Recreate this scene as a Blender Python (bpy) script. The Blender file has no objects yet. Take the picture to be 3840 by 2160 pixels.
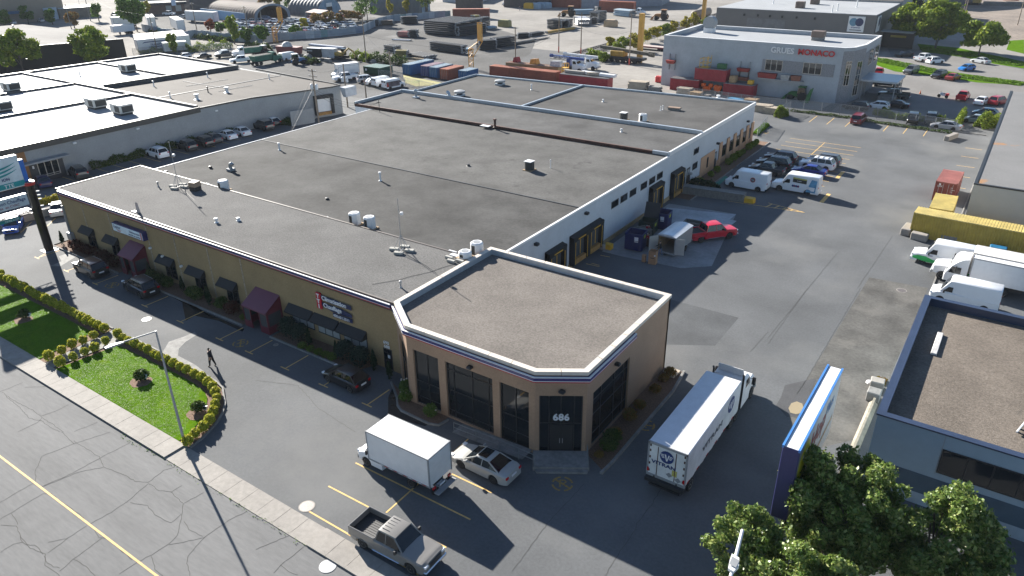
import bpy, math, random
import numpy as np
from mathutils import Vector, Matrix
R = math.radians
# ---------------------------------------------------------------- camera, world, sun, exposure
scn = bpy.context.scene
CAM_H, FPX = 33.0, 2771.2
_pi, _ya, _ro = R(26.344), R(34.833), R(-.8305)
_f = Vector((-math.sin(_ya)*math.cos(_pi), math.cos(_ya)*math.cos(_pi), -math.sin(_pi)))
_r0 = Vector((math.cos(_ya), math.sin(_ya), 0)); _u0 = _r0.cross(_f)
_r = _r0*math.cos(_ro)+_u0*math.sin(_ro); _u = -_r0*math.sin(_ro)+_u0*math.cos(_ro)
cam = bpy.data.cameras.new('camera'); cam.sensor_width = 36.0; cam.lens = FPX/3840*36
cam.clip_start = .5; cam.clip_end = 3000
co = bpy.data.objects.new('camera', cam); scn.collection.objects.link(co)
m = Matrix((( _r.x,_u.x,-_f.x,0),(_r.y,_u.y,-_f.y,0),(_r.z,_u.z,-_f.z,CAM_H),(0,0,0,1)))
co.matrix_world = m; scn.camera = co
SUN_EL, SHADOW_AZ = 24.3, -20.5          # shadows run toward this bearing (degrees from +x)
w = bpy.data.worlds.new('World'); scn.world = w; w.use_nodes = True
nt = w.node_tree; bg = nt.nodes['Background']; sky = nt.nodes.new('ShaderNodeTexSky'); sky.sky_type = 'NISHITA'
sky.sun_disc = False; sky.sun_elevation = R(SUN_EL)
_sd = Vector((-math.cos(R(SHADOW_AZ)), -math.sin(R(SHADOW_AZ)), math.tan(R(SUN_EL)))).normalized()   # towards the sun
sky.sun_rotation = math.atan2(_sd.x, _sd.y); sky.air_density = 1.0; sky.dust_density = .3; sky.ozone_density = 3.0
nt.links.new(sky.outputs[0], bg.inputs[0]); bg.inputs[1].default_value = .05
sl = bpy.data.lights.new('sun', 'SUN'); sl.energy = 5.0; sl.angle = R(.5); sl.color = (1, .95, .87)
so = bpy.data.objects.new('sun', sl); scn.collection.objects.link(so); so.location = (0, 0, 80)
so.rotation_euler = _sd.to_track_quat('Z', 'Y').to_euler()
vs = scn.view_settings; vs.view_transform = 'Standard'; vs.look = 'None'; vs.gamma = 1; vs.use_curve_mapping = False
vs.exposure = 1.6
# ---------------------------------------------------------------- measuring helpers (photo point -> place on the ground)
def G(px, py, z=0.0):
    d = _f*FPX + _r*(px-1920) - _u*(py-1080); t = (z-CAM_H)/d.z
    return Vector((d.x*t, d.y*t, z))
def K(k, x, y, z=0.0): return G((k % 4)*960+x/2.6833, (k//4)*540+y/2.6833, z)
def Z(x0, y0, x, y, z=0.0, s=4.6): return G(x0+x/s, y0+y/s, z)
# ---------------------------------------------------------------- object helpers
COL = scn.collection
rng = random.Random(7)
def link(o, parent=None):
    COL.objects.link(o)
    if parent is not None: o.parent = parent
    return o
def tag(o, label=None, cat=None, group=None, kind=None):
    if label: o['label'] = label
    if cat: o['category'] = cat
    if group: o['group'] = group
    if kind: o['kind'] = kind
    return o
def thing(name, label, cat, loc=(0, 0, 0), rz=0.0, group=None):
    o = bpy.data.objects.new(name, None); link(o); o.location = Vector(loc); o.rotation_euler = (0, 0, rz); o.empty_display_size = .2
    return tag(o, label, cat, group)
class MB:
    def __init__(s): s.v = []; s.f = []; s.m = []
    def add(s, vs, fs, m=0):
        n = len(s.v); s.v += [tuple(p) for p in vs]
        for f in fs: s.f.append(tuple(i+n for i in f)); s.m.append(m)
        return s
    def box(s, x0, x1, y0, y1, z0, z1, m=0):
        return s.add([(x0,y0,z0),(x1,y0,z0),(x1,y1,z0),(x0,y1,z0),(x0,y0,z1),(x1,y0,z1),(x1,y1,z1),(x0,y1,z1)],
            [(3,2,1,0),(4,5,6,7),(0,1,5,4),(1,2,6,5),(2,3,7,6),(3,0,4,7)], m)
    def bbox(s, x0, x1, y0, y1, z0, z1, b=.05, m=0):        # box with chamfered edges
        P = []
        for z, i in ((z0,b),(z0+b,0),(z1-b,0),(z1,b)):
            P.append([(x0+i+(b if not i else 0),y0+i,z),(x1-i-(b if not i else 0),y0+i,z),(x1-i,y0+i+(b if not i else 0),z),(x1-i,y1-i-(b if not i else 0),z),
                (x1-i-(b if not i else 0),y1-i,z),(x0+i+(b if not i else 0),y1-i,z),(x0+i,y1-i-(b if not i else 0),z),(x0+i,y0+i+(b if not i else 0),z)])
        return s.loft(P, m=m)
    def quad(s, a, b, c, d, m=0): return s.add([a,b,c,d], [(0,1,2,3)], m)
    def poly(s, pts, z=None, m=0):
        if z is not None: pts = [(p[0],p[1],z) for p in pts]
        a = sum(pts[i][0]*pts[(i+1)%len(pts)][1]-pts[(i+1)%len(pts)][0]*pts[i][1] for i in range(len(pts)))
        if a < 0: pts = pts[::-1]
        return s.add(pts, [tuple(range(len(pts)))], m)
    def prism(s, pts, z0, z1, m=0, mt=None, bottom=True):
        a = sum(pts[i][0]*pts[(i+1)%len(pts)][1]-pts[(i+1)%len(pts)][0]*pts[i][1] for i in range(len(pts)))
        if a < 0: pts = pts[::-1]
        n = len(pts); v = [(p[0],p[1],z0) for p in pts]+[(p[0],p[1],z1) for p in pts]
        s.add(v, [(i,(i+1)%n,n+(i+1)%n,n+i) for i in range(n)]+([tuple(range(n-1,-1,-1))] if bottom else []), m)
        s.add([(p[0],p[1],z1) for p in pts], [tuple(range(n))], m if mt is None else mt); return s
    def loft(s, rings, m=0, cap=True, closed=True):
        n = len(rings[0]); base = [p for r in rings for p in r]; fs = []
        for i in range(len(rings)-1):
            for j in range(n if closed else n-1):
                k = (j+1) % n; fs.append((i*n+j, i*n+k, (i+1)*n+k, (i+1)*n+j))
        if cap: fs.append(tuple(range(n-1,-1,-1))); fs.append(tuple(range((len(rings)-1)*n, len(rings)*n)))
        return s.add(base, fs, m)
    def tube(s, pts, r, n=6, m=0, r2=None):
        pts = [Vector(p) for p in pts]; rings = []
        for i, p in enumerate(pts):
            d = (pts[min(i+1,len(pts)-1)]-pts[max(i-1,0)]).normalized()
            a = d.orthogonal().normalized() if abs(d.z) < .99 else Vector((1,0,0)); a = (a-d*a.dot(d)).normalized()
            if i and rings_a.dot(a) < 0: pass
            if i: a = (rings_a-d*rings_a.dot(d)).normalized()
            rings_a = a; b = d.cross(a); rr = r if r2 is None else r+(r2-r)*i/(len(pts)-1)
            rings.append([tuple(p+(a*math.cos(2*math.pi*k/n)+b*math.sin(2*math.pi*k/n))*rr) for k in range(n)])
        return s.loft(rings, m)
    def lathe(s, prof, c=(0,0,0), axis='z', n=16, m=0):
        rings = []
        for r, h in prof:
            ring = []
            for k in range(n):
                a = 2*math.pi*k/n; x, y = r*math.cos(a), r*math.sin(a)
                ring.append((c[0]+x,c[1]+y,c[2]+h) if axis == 'z' else ((c[0]+x,c[1]-h,c[2]+y) if axis == 'y' else (c[0]+h,c[1]+x,c[2]+y)))
            rings.append(ring)
        return s.loft(rings, m)
    def ribbon(s, pts, w, z, m=0):
        pts = [Vector((p[0],p[1])) for p in pts]; L = []
        for i, p in enumerate(pts):
            d = (pts[min(i+1,len(pts)-1)]-pts[max(i-1,0)]); d = d.normalized() if d.length > 1e-6 else Vector((1,0)); nn = Vector((-d.y,d.x))*w/2
            L.append((p+nn, p-nn))
        for i in range(len(L)-1):
            a, b = L[i]; c, d = L[i+1]; s.add([(b.x,b.y,z),(d.x,d.y,z),(c.x,c.y,z),(a.x,a.y,z)], [(0,1,2,3)], m)
        return s
    def build(s, name, mats, parent=None, off=None, smooth=None):
        me = bpy.data.meshes.new(name); o3 = Vector(off) if off is not None else Vector((0,0,0))
        me.from_pydata([(p[0]-o3.x,p[1]-o3.y,p[2]-o3.z) for p in s.v], [], s.f)
        mats = mats if isinstance(mats, (list, tuple)) else [mats]
        for q in mats: me.materials.append(q)
        if len(mats) > 1: me.polygons.foreach_set('material_index', s.m)
        if smooth:
            me.polygons.foreach_set('use_smooth', [True]*len(me.polygons)); me.set_sharp_from_angle(angle=R(smooth))
        me.update(); return link(bpy.data.objects.new(name, me), parent)
def arc(cx, cy, r, a0, a1, n): return [(cx+r*math.cos(R(a0+(a1-a0)*i/n)), cy+r*math.sin(R(a0+(a1-a0)*i/n))) for i in range(n+1)]
def copy_tree(o, parent=None):
    c = o.copy(); link(c, parent)
    for ch in list(o.children): copy_tree(ch, c)
    return c
def setcol(o, name, col):
    for ch in o.children:
        if ch.name.split('.')[0] == name: ch.color = (*col, 1)
# ---------------------------------------------------------------- materials
MATS = {}
def mat(name, col, rough=.6, var=.15, scale=1.0, metal=0.0, spec=.5, bump=0.0, bscale=None, var2=0.0, scale2=.15, objcol=False, coat=0.0, tint=None, stretch=None):
    if name in MATS: return MATS[name]
    M = bpy.data.materials.new(name); M.use_nodes = True; t = M.node_tree; N = t.nodes; L = t.links
    b = N['Principled BSDF']; b.inputs['Roughness'].default_value = rough; b.inputs['Metallic'].default_value = metal
    b.inputs['Specular IOR Level'].default_value = spec; b.inputs['Coat Weight'].default_value = coat; b.inputs['Coat Roughness'].default_value = .06
    gp = N.new('ShaderNodeNewGeometry') if not objcol else N.new('ShaderNodeTexCoord'); pos = gp.outputs['Position' if not objcol else 'Object']
    if stretch:
        mp = N.new('ShaderNodeMapping'); mp.inputs['Scale'].default_value = stretch; L.new(pos, mp.inputs[0]); pos = mp.outputs[0]
    def noise(sc, det=5):
        n = N.new('ShaderNodeTexNoise'); n.inputs['Scale'].default_value = sc; n.inputs['Detail'].default_value = det; n.inputs['Roughness'].default_value = .6
        L.new(pos, n.inputs['Vector']); return n.outputs['Fac']
    if objcol:
        oi = N.new('ShaderNodeObjectInfo'); c = oi.outputs['Color']
    else:
        rgb = N.new('ShaderNodeRGB'); rgb.outputs[0].default_value = (*col, 1); c = rgb.outputs[0]
    def modulate(c, fac, amt):
        mr = N.new('ShaderNodeMapRange'); mr.inputs[1].default_value = .3; mr.inputs[2].default_value = .7
        mr.inputs[3].default_value = 1-amt; mr.inputs[4].default_value = 1+amt; L.new(fac, mr.inputs[0])
        x = N.new('ShaderNodeMix'); x.data_type = 'RGBA'; x.blend_type = 'MULTIPLY'; x.inputs[0].default_value = 1
        L.new(c, x.inputs[6]); L.new(mr.outputs[0], x.inputs[7]); return x.outputs[2]
    if var: c = modulate(c, noise(scale), var)
    if var2: c = modulate(c, noise(scale2, 4), var2)
    if tint:
        tc, tsc, lo, hi = tint; n = noise(tsc, 6); mr = N.new('ShaderNodeMapRange'); mr.inputs[1].default_value = lo; mr.inputs[2].default_value = hi; L.new(n, mr.inputs[0])
        x = N.new('ShaderNodeMix'); x.data_type = 'RGBA'; L.new(mr.outputs[0], x.inputs[0]); L.new(c, x.inputs[6]); x.inputs[7].default_value = (*tc, 1); c = x.outputs[2]
    L.new(c, b.inputs['Base Color'])
    if bump:
        bn = N.new('ShaderNodeBump'); bn.inputs['Strength'].default_value = bump; bn.inputs['Distance'].default_value = .05
        L.new(noise(bscale or 8), bn.inputs['Height']); L.new(bn.outputs[0], b.inputs['Normal'])
    MATS[name] = M; return M
def leafmat(name, cols, rough=.5, trans=.25, spec=.08):
    if name in MATS: return MATS[name]
    M = bpy.data.materials.new(name); M.use_nodes = True; t = M.node_tree; N = t.nodes; L = t.links
    b = N['Principled BSDF']; b.inputs['Roughness'].default_value = rough; b.inputs['Specular IOR Level'].default_value = spec
    g = N.new('ShaderNodeNewGeometry'); cr = N.new('ShaderNodeValToRGB'); e = cr.color_ramp.elements
    for i, c in enumerate(cols):
        q = e[i] if i < 2 else e.new(1)
        q.position = i/(len(cols)-1); q.color = (*c, 1)
    L.new(g.outputs['Random Per Island'], cr.inputs[0]); L.new(cr.outputs[0], b.inputs['Base Color'])
    tr = N.new('ShaderNodeBsdfTranslucent'); L.new(cr.outputs[0], tr.inputs[0]); mx = N.new('ShaderNodeMixShader'); mx.inputs[0].default_value = trans
    L.new(b.outputs[0], mx.inputs[1]); L.new(tr.outputs[0], mx.inputs[2]); L.new(mx.outputs[0], N['Material Output'].inputs[0])
    MATS[name] = M; return M
def linkmat(name, col=(.35,.36,.36), cell=14.0, width=.16):      # chain-link netting: thin diagonal wires, open between
    if name in MATS: return MATS[name]
    M = bpy.data.materials.new(name); M.use_nodes = True; t = M.node_tree; N = t.nodes; L = t.links
    b = N['Principled BSDF']; b.inputs['Base Color'].default_value = (*col, 1); b.inputs['Roughness'].default_value = .5; b.inputs['Metallic'].default_value = .3
    g = N.new('ShaderNodeNewGeometry'); sp = N.new('ShaderNodeSeparateXYZ'); L.new(g.outputs['Position'], sp.inputs[0])
    def mth(op, a, c):
        q = N.new('ShaderNodeMath'); q.operation = op
        for i, v in enumerate((a, c)):
            if v is None: continue
            if isinstance(v, (int, float)): q.inputs[i].default_value = v
            else: L.new(v, q.inputs[i])
        return q.outputs[0]
    h = mth('ADD', sp.outputs[0], sp.outputs[1])
    outs = []
    for sg in (1, -1):
        a = mth('MULTIPLY', mth('ADD', h, mth('MULTIPLY', sp.outputs[2], sg)), cell); outs.append(mth('LESS_THAN', mth('FRACT', a, None), width))
    al = mth('MAXIMUM', outs[0], outs[1]); tr = N.new('ShaderNodeBsdfTransparent'); mx = N.new('ShaderNodeMixShader')
    L.new(al, mx.inputs[0]); L.new(tr.outputs[0], mx.inputs[1]); L.new(b.outputs[0], mx.inputs[2]); L.new(mx.outputs[0], N['Material Output'].inputs[0])
    MATS[name] = M; return M
def glassmat(name, col=(.01,.014,.018), rough=.03, spec=.6):
    return mat(name, col, rough, var=0, spec=spec)
asph = mat('lot_asphalt', (.110,.114,.118), .85, var=.11, scale=5, var2=.2, scale2=.11, bump=.25, bscale=30, tint=((.175,.175,.17), .07, .5, .8), spec=.18)
roadm = mat('road_surface', (.155,.155,.154), .85, var=.1, scale=4, var2=.14, scale2=.3, bump=.15, bscale=25, stretch=(.25,1.3,1), spec=.18)
concr = mat('concrete', (.26,.24,.215), .85, var=.12, scale=3, var2=.12, scale2=.4, bump=.1)
concd = mat('weathered_concrete', (.2,.195,.185), .85, var=.2, scale=3, var2=.2, scale2=.5, bump=.2)
gravel = mat('roof_gravel', (.128,.125,.121), .95, var=.3, scale=7, var2=.16, scale2=.22, bump=.7, bscale=9, spec=.15)
gravel2 = mat('roof_felt', (.066,.065,.063), .9, var=.16, scale=4, var2=.38, scale2=.16, bump=.35, bscale=9, tint=((.035,.035,.035), .3, .6, .8), spec=.12)
brick_y = mat('yellow_brick', (.30,.215,.11), .85, var=.13, scale=9, var2=.12, scale2=.35, bump=.2, bscale=20)
brick_b = mat('brown_brick', (.33,.215,.14), .85, var=.13, scale=10, var2=.1, scale2=.4, bump=.2, bscale=20)
brown = mat('brown_fascia', (.075,.056,.045), .5, var=.06, scale=2)
paleblk = mat('painted_block', (.50,.53,.56), .7, var=.05, scale=4, var2=.07, scale2=.3)
peach = mat('peach_brick', (.52,.30,.17), .8, var=.08, scale=8)
white = mat('white_paint', (.70,.70,.70), .45, var=.05, scale=2, var2=.04, scale2=.4)
cream = mat('cream_cap', (.56,.50,.43), .6, var=.08, scale=2)
navy = mat('navy_trim', (.02,.022,.13), .3, var=.05)
redt = mat('red_trim', (.36,.01,.03), .4, var=.05)
black = mat('black_canvas', (.012,.013,.015), .7, var=.2, scale=6)
dark = mat('dark_metal', (.02,.021,.023), .45, var=.1)
maroon = mat('maroon_metal', (.12,.012,.028), .5, var=.06)
maroonroof = mat('maroon_canvas', (.15,.04,.07), .55, var=.06)
steel = mat('galvanised_steel', (.30,.31,.32), .5, var=.12, scale=5, metal=.2)
greym = mat('grey_metal', (.25,.26,.27), .5, var=.1)
yellow = mat('yellow_line_paint', (.60,.33,.06), .7, var=.22, scale=4)
yellowp = mat('yellow_paint', (.65,.36,.02), .5, var=.12, scale=3)
glass = glassmat('window_glass')
glassl = mat('blind_behind_glass', (.33,.36,.37), .08, var=.05, scale=2)
wood = mat('raw_wood', (.33,.22,.12), .8, var=.25, scale=4)
woodpole = mat('weathered_pole', (.22,.175,.135), .85, var=.2, scale=3)
blueflash = mat('flashing', (.42,.46,.50), .35, var=.12, scale=2, metal=.35)
rust = mat('rusted_flashing', (.075,.03,.02), .7, var=.4, scale=1.5)
rubber = mat('rubber', (.014,.014,.015), .8, var=.1)
paint = mat('car_paint', (1,1,1), .28, var=.02, scale=2, objcol=True, coat=.6)
paintm = mat('painted_steel', (1,1,1), .5, var=.1, scale=1.2, objcol=True)
carglass = glassmat('car_glass', (.008,.011,.014), .02, .7)
rimm = mat('alloy_rim', (.42,.43,.45), .3, var=.05, metal=.7)
lampw = mat('headlamp_lens', (.75,.77,.8), .1, var=0)
lampr = mat('tail_lamp_lens', (.45,.008,.012), .15, var=0)
plate = mat('plate_white', (.7,.7,.72), .4, var=.05)
plast = mat('black_plastic', (.02,.02,.022), .55, var=.1)
mulch = mat('mulch_bed', (.16,.095,.06), .95, var=.45, scale=12, bump=.5, bscale=14)
lawnm = mat('lawn_grass', (.075,.155,.008), .9, var=.28, scale=5, var2=.2, scale2=.5, bump=.6, bscale=20, spec=.0, tint=((.125,.20,.012), .8, .5, .8))
def text(body, size, m, parent, o, xd, ud, ext=.02, bold=0.0, align='LEFT', off=None, name='lettering', shear=0, sx=1.0, spacing=1.0):
    c = bpy.data.curves.new(name, 'FONT'); c.body = body; c.size = size; c.extrude = ext; c.offset = bold*size; c.align_x = align; c.shear = shear; c.resolution_u = 3; c.space_character = spacing
    t = bpy.data.objects.new(name, c); COL.objects.link(t); dg = bpy.context.evaluated_depsgraph_get(); me = bpy.data.meshes.new_from_object(t.evaluated_get(dg))
    bpy.data.objects.remove(t); me.name = name; xd = Vector(xd).normalized(); ud = Vector(ud).normalized(); n = xd.cross(ud)
    me.transform(Matrix(((xd.x*sx,ud.x,n.x,o[0]),(xd.y*sx,ud.y,n.y,o[1]),(xd.z*sx,ud.z,n.z,o[2]),(0,0,0,1))))
    if off is not None: me.transform(Matrix.Translation(-Vector(off)))
    me.materials.clear(); me.materials.append(m); return link(bpy.data.objects.new(name, me), parent)
# ================================================================ GROUND (setting)
def sheet(name, pts, z, m, kind='structure'):
    o = MB().poly([tuple(p)[:2] for p in pts], z).build(name, m); o['kind'] = kind; return o
dust = mat('yard_ground', (.25,.235,.215), .95, var=.1, scale=.6, var2=.2, scale2=.05, tint=((.19,.18,.165), .03, .5, .8), spec=.1)
dirt = mat('dark_gravel', (.105,.103,.10), .95, var=.25, scale=2, var2=.25, scale2=.07, tint=((.22,.215,.21), .06, .58, .75), bump=.3, spec=.1)
sheet('ground', [(-1500,-300),(900,-300),(900,1500),(-1500,1500)], -.03, dust)
sheet('gravel_yard', [G(*p) for p in [(930,195),(1060,300),(1300,330),(1500,345),(1700,330),(1800,285),(1930,240),(1990,200),(2010,150),(1850,105),(1720,60),(1480,55),(1280,115),(1000,160)]], -.016, dirt)
sheet('crane_yard', [(-170,112),(-92,112),(-92,186),(-190,190)], -.022, mat('crane_yard_gravel', (.125,.125,.125), .95, spec=.1, var=.25, scale=3, var2=.2, scale2=.1))
sheet('scrapyard_ground', [G(*p) for p in [(540,40),(560,100),(920,165),(1330,110),(1560,45),(1500,-40),(900,-40)]], -.02, dirt)
sheet('parking_lot', [(-300,19.7),(60,19.7),(60,200),(-27,235),(-32,150),(-92,135),(-92,112),(-118,112),(-160,112),(-160,60),(-300,60)], 0, asph)
sheet('front_lot', [(-30,150),(40,150),(40,205),(-30,222)], .004, mat('pale_asphalt', (.19,.182,.172), .9, spec=.15, var=.1, scale=3, var2=.15, scale2=.1))
road = sheet('road', [(-400,-40),(200,-40),(200,19.62),(-400,19.62)], .001, roadm)
# worn lighter apron, patched asphalt, slab
patch = mat('dark_asphalt_patch', (.062,.062,.064), .7, var=.15, scale=6, var2=.2, scale2=.3)
sheet('asphalt_patch', [(-36.3,43.5),(-36.3,61),(-17,61),(-17,55)], .003, mat('fresh_asphalt', (.085,.089,.093), .85, spec=.18, var=.14, scale=6, var2=.2, scale2=.3))
sheet('right_strip', [G(*p) for p in [(3260,1040),(3020,1430),(2960,1560),(2990,1700),(3240,1640),(3480,1080)]], .003, mat('stained_asphalt', (.10,.097,.09), .85, var=.18, scale=4, var2=.3, scale2=.35, tint=((.17,.16,.145), .25, .52, .8), spec=.18))
sheet('bin_pad', [K(6,*p) for p in [(905,1080),(1580,600),(2255,705),(2010,1230),(1700,1250),(1100,1130)]], .006, mat('slab_concrete', (.22,.225,.23), .8, var=.12, scale=3, var2=.25, scale2=.3))
sheet('pale_pad', [K(6,*p) for p in [(1560,640),(2255,710),(2190,760),(2260,775),(2130,880),(1440,790)]], .010, mat('pale_slab', (.36,.38,.40), .75, var=.12, scale=2, var2=.25, scale2=.3))
sheet('green_stall', [K(6,*p) for p in [(1990,298),(2178,330),(2040,452),(1870,375)]], .006, mat('green_stall_paint', (.03,.20,.15), .8, var=.2, scale=3))
for i, pts in enumerate([[(985,1195),(1020,1165),(1110,1165),(1120,1195),(1090,1230),(1010,1220)], ]):
    pass
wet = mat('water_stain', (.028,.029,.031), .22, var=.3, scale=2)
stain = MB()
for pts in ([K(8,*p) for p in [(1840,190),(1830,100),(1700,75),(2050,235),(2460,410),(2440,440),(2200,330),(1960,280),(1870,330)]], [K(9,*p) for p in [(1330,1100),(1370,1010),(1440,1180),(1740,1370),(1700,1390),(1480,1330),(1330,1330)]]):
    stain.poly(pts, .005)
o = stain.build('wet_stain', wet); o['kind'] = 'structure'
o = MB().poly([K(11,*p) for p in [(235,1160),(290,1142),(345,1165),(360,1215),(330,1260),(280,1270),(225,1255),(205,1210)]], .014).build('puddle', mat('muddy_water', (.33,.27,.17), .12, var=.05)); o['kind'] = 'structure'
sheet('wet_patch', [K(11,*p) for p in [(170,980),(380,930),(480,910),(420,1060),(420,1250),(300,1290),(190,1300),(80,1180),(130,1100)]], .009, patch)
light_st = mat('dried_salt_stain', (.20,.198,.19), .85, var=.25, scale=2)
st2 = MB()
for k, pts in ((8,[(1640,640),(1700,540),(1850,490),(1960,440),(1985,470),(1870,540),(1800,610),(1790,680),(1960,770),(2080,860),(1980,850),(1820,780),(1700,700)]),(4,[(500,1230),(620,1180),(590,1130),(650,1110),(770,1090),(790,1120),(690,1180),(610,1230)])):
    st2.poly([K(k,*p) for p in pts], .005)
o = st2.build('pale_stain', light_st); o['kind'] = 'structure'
# ---- sidewalk: slabs with open joints, kerb dropping at the driveway
sw = MB(); x = -200.0; i = 0
swr = random.Random(3)
while x < 30:
    drop = 0 if x < -44.6 else 1
    ht = .13 if x < -44 else (.03 if x < -30 else .11)
    sw.box(x+.012, x+1.588, 19.88, 21.26, -.05, ht+swr.uniform(-.004,.004)); sw.box(x+.006, x+1.594, 19.64, 19.875, -.05, ht+.004)
    x += 1.6
o = sw.build('sidewalk', concr); o['kind'] = 'structure'
sheet('sidewalk_joint_bed', [(-200,19.64),(30,19.64),(30,21.26),(-200,21.26)], .006, patch)
# ---- road cracks traced as thin dark strips, centre line
ck = MB()
def crack(k, pts, w=.032):
    P = [K(k,*p) for p in pts]; out = []
    for a, b in zip(P, P[1:]):
        n = max(2, int((b-a).length/.25))
        for j in range(n): q = a.lerp(b, j/n); out.append((q.x+rng.uniform(-.04,.04), q.y+rng.uniform(-.04,.04)))
    out.append((P[-1].x, P[-1].y)); ck.ribbon(out, w, .009)
for pts in [[(0,710),(330,520),(420,550),(700,430),(1000,265),(1050,240),(1310,105)],[(0,880),(430,625),(510,620),(800,830),(920,940),(1000,1060),(1100,1080),(1330,1290)],[(740,120),(430,240),(360,370),(355,500)],[(740,120),(620,0)],[(740,120),(1110,0)],
    [(740,90),(870,170),(1000,250),(1040,350),(1240,430),(1360,495),(1490,510),(1640,390),(1760,350)],[(420,555),(790,405),(1040,355)],[(880,940),(1120,810),(1310,680),(1490,520)],[(880,940),(680,1070),(480,1220)],[(0,940),(170,945),(220,1100),(300,1170),(460,1230),(460,1340),(600,1449)],[(120,820),(180,930)],
    [(0,1215),(130,1130),(230,1110)],[(480,1110),(680,1075)],[(1020,1070),(740,1280),(600,1400)],[(740,1280),(870,1350),(960,1449)],[(1380,1310),(1200,1430)],[(1380,1310),(1520,1240),(1700,1130),(1780,1040),(1830,870),(1840,720),(2050,610)],[(1500,520),(1600,590),(1720,605),(1840,715)],[(1720,605),(1830,540)],
    [(1700,1130),(1850,1110),(2060,1060),(2300,890),(2480,800)],[(1310,710),(1480,740),(1580,850),(1720,915),(1820,830)],[(1850,900),(1900,980),(2040,1050)],[(2060,1060),(1910,1220),(1880,1290),(1910,1449)],[(1530,1250),(1560,1380),(1640,1449)],[(440,1250),(480,1320),(540,1360),(600,1370)],[(210,1050),(260,1130),(380,1150),(430,1230)]]:
    crack(12, pts)
for pts in [[(0,1045),(230,950)],[(20,1050),(170,1150),(330,1230),(420,1300),(540,1380),(640,1449)],[(410,1290),(580,1230),(690,1175)],[(180,1449),(380,1350),(420,1310)],[(740,1449),(980,1350)],[(60,1090),(200,1200),(290,1310),(420,1340),(500,1400),(600,1449)],[(250,1000),(480,990),(570,940)]]: crack(8, pts)
for pts in [[(0,1180),(200,1100),(330,1040),(480,990)],[(180,1420),(250,1340),(340,1270),(480,1155)],[(250,1340),(330,1400),(420,1440)]]: crack(13, pts)
o = ck.build('road_cracks', mat('crack_dark', (.06,.058,.055), .9, var=.2)); o['kind'] = 'structure'
# long seams and hairline cracks across the lots
ck = MB()
for k, pts in [(11,[(930,0),(380,930),(290,1070)]),(11,[(400,0),(0,560)]),(10,[(2576,440),(2400,640)]),(14,[(1500,570),(1400,740),(1260,920),(1240,980),(990,1350),(940,1449)]),(14,[(720,530),(350,930),(0,1400)]),(7,[(1250,930),(900,1449)]),(7,[(700,1090),(0,1449+500)]),(9,[(0,930),(420,980),(640,1220),(1000,1449)])]: crack(k, pts, .035)
o = ck.build('lot_seams', mat('seam_dark', (.075,.074,.072), .9, var=.2)); o['kind'] = 'structure'
wpt = mat('worn_yellow_line', (.62,.40,.13), .75, var=.2, scale=3)
ln = MB()
def bar(x0, y0, x1, y1, w=.11, z=.009): ln.ribbon([(x0,y0),(x1,y1)], w, z)
ln.ribbon([(-300,13.36),(60,13.36)], .13, .012)
bar(-31.8,26.66,-22.0,26.76); bar(-31.6,24.0,-21.8,24.15); bar(-26.75,24.3,-26.95,33); bar(-25.6,29.42,-22.3,29.43); bar(-31,29.4,-29,29.4); bar(-31.5,21.7,-21.8,21.7)
for x in (-50,-45.35,-40.75,-35.95,-54.1,-60,-65.8,-74.8,-80.6,-86.95): bar(x,34.5,x,32.05); bar(x-.55,32,x+.5,32)
for y in (49,51.5,54.05,56.5,59.05,61.5,64,66.45,69,71.5,74,76.5,79): bar(-115,y,-109.5,y,.09)
for y in (126.55,124,121.5,118.85,116.3,113.8,111.3,108.8,106.3,103.8): bar(-31,y,-19.9,y)
bar(-25.45,126.8,-25.45,101)
for x in (-31.25,-28.2,-25.1,-18.9,-15.8,-12.7): bar(x,139.3,x,144.9)
for y in (135.1,129.6,124,118.4,112.8): bar(-6.1,y,-3.8,y)
P = [K(7,*p) for p in [(0,592),(370,690),(0,640),(-400,575)]]; bar(P[0].x,P[0].y,P[1].x,P[1].y); bar(P[1].x,P[1].y,P[3].x,P[3].y)
for t in (.12,.32,.52,.7,.85): a = P[0].lerp(P[1],t); b = P[3].lerp(P[1],.25+.75*t); bar(a.x,a.y,a.x-.35,b.y,.16)
bar(-18.6,101,-18.6,97,.5); bar(-19.3,112,-19.3,108.5,.5)
for a, b in (((745,1205),(880,1235)),((800,1200),(880,1222)),((890,1120),(985,1138))): p, q = K(6,*a), K(6,*b); bar(p.x,p.y,q.x,q.y)
for a, b in (((320,785),(210,890)),((560,745),(470,830)),((460,1100),(390,1140))): p, q = K(4,*a), K(4,*b); bar(p.x,p.y,q.x,q.y)
o = ln.build('painted_lines', wpt); o['kind'] = 'structure'
# crossed-out P pavement marks
pm = MB()
def pmark(c, s=1.0, rz=0):
    ca, sa = math.cos(R(rz)), math.sin(R(rz))
    T = lambda x, y: (c.x+(x*ca-y*sa)*s, c.y+(x*sa+y*ca)*s)
    for a0 in (10,100,190,280): pm.ribbon([T(x,y) for x, y in arc(0,0,.62,a0,a0+68,8)], .13*s, .011)
    pm.ribbon([T(-.5,.42),T(.5,-.42)], .14*s, .012); pm.ribbon([T(-.15,-.3),T(-.15,.35)], .11*s, .0115)
    pm.ribbon([T(-.15,.33),T(.12,.33),T(.24,.2),T(.12,.06),T(-.1,.04)], .1*s, .0125)
pmark(K(14,507,522), 1.05, 30); pmark(K(10,1345,1380), 1.0, 60); pmark(K(8,2420,557), 1.0); pmark(K(4,1128,1422), 1.0); pmark(Z(2700,420,770,360), 1.0); pmark(Z(2700,420,545,605), 1.0)
o = pm.build('no_parking_marks', mat('ochre_paint', (.30,.19,.05), .8, var=.35, scale=6)); o['kind'] = 'structure'
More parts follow.
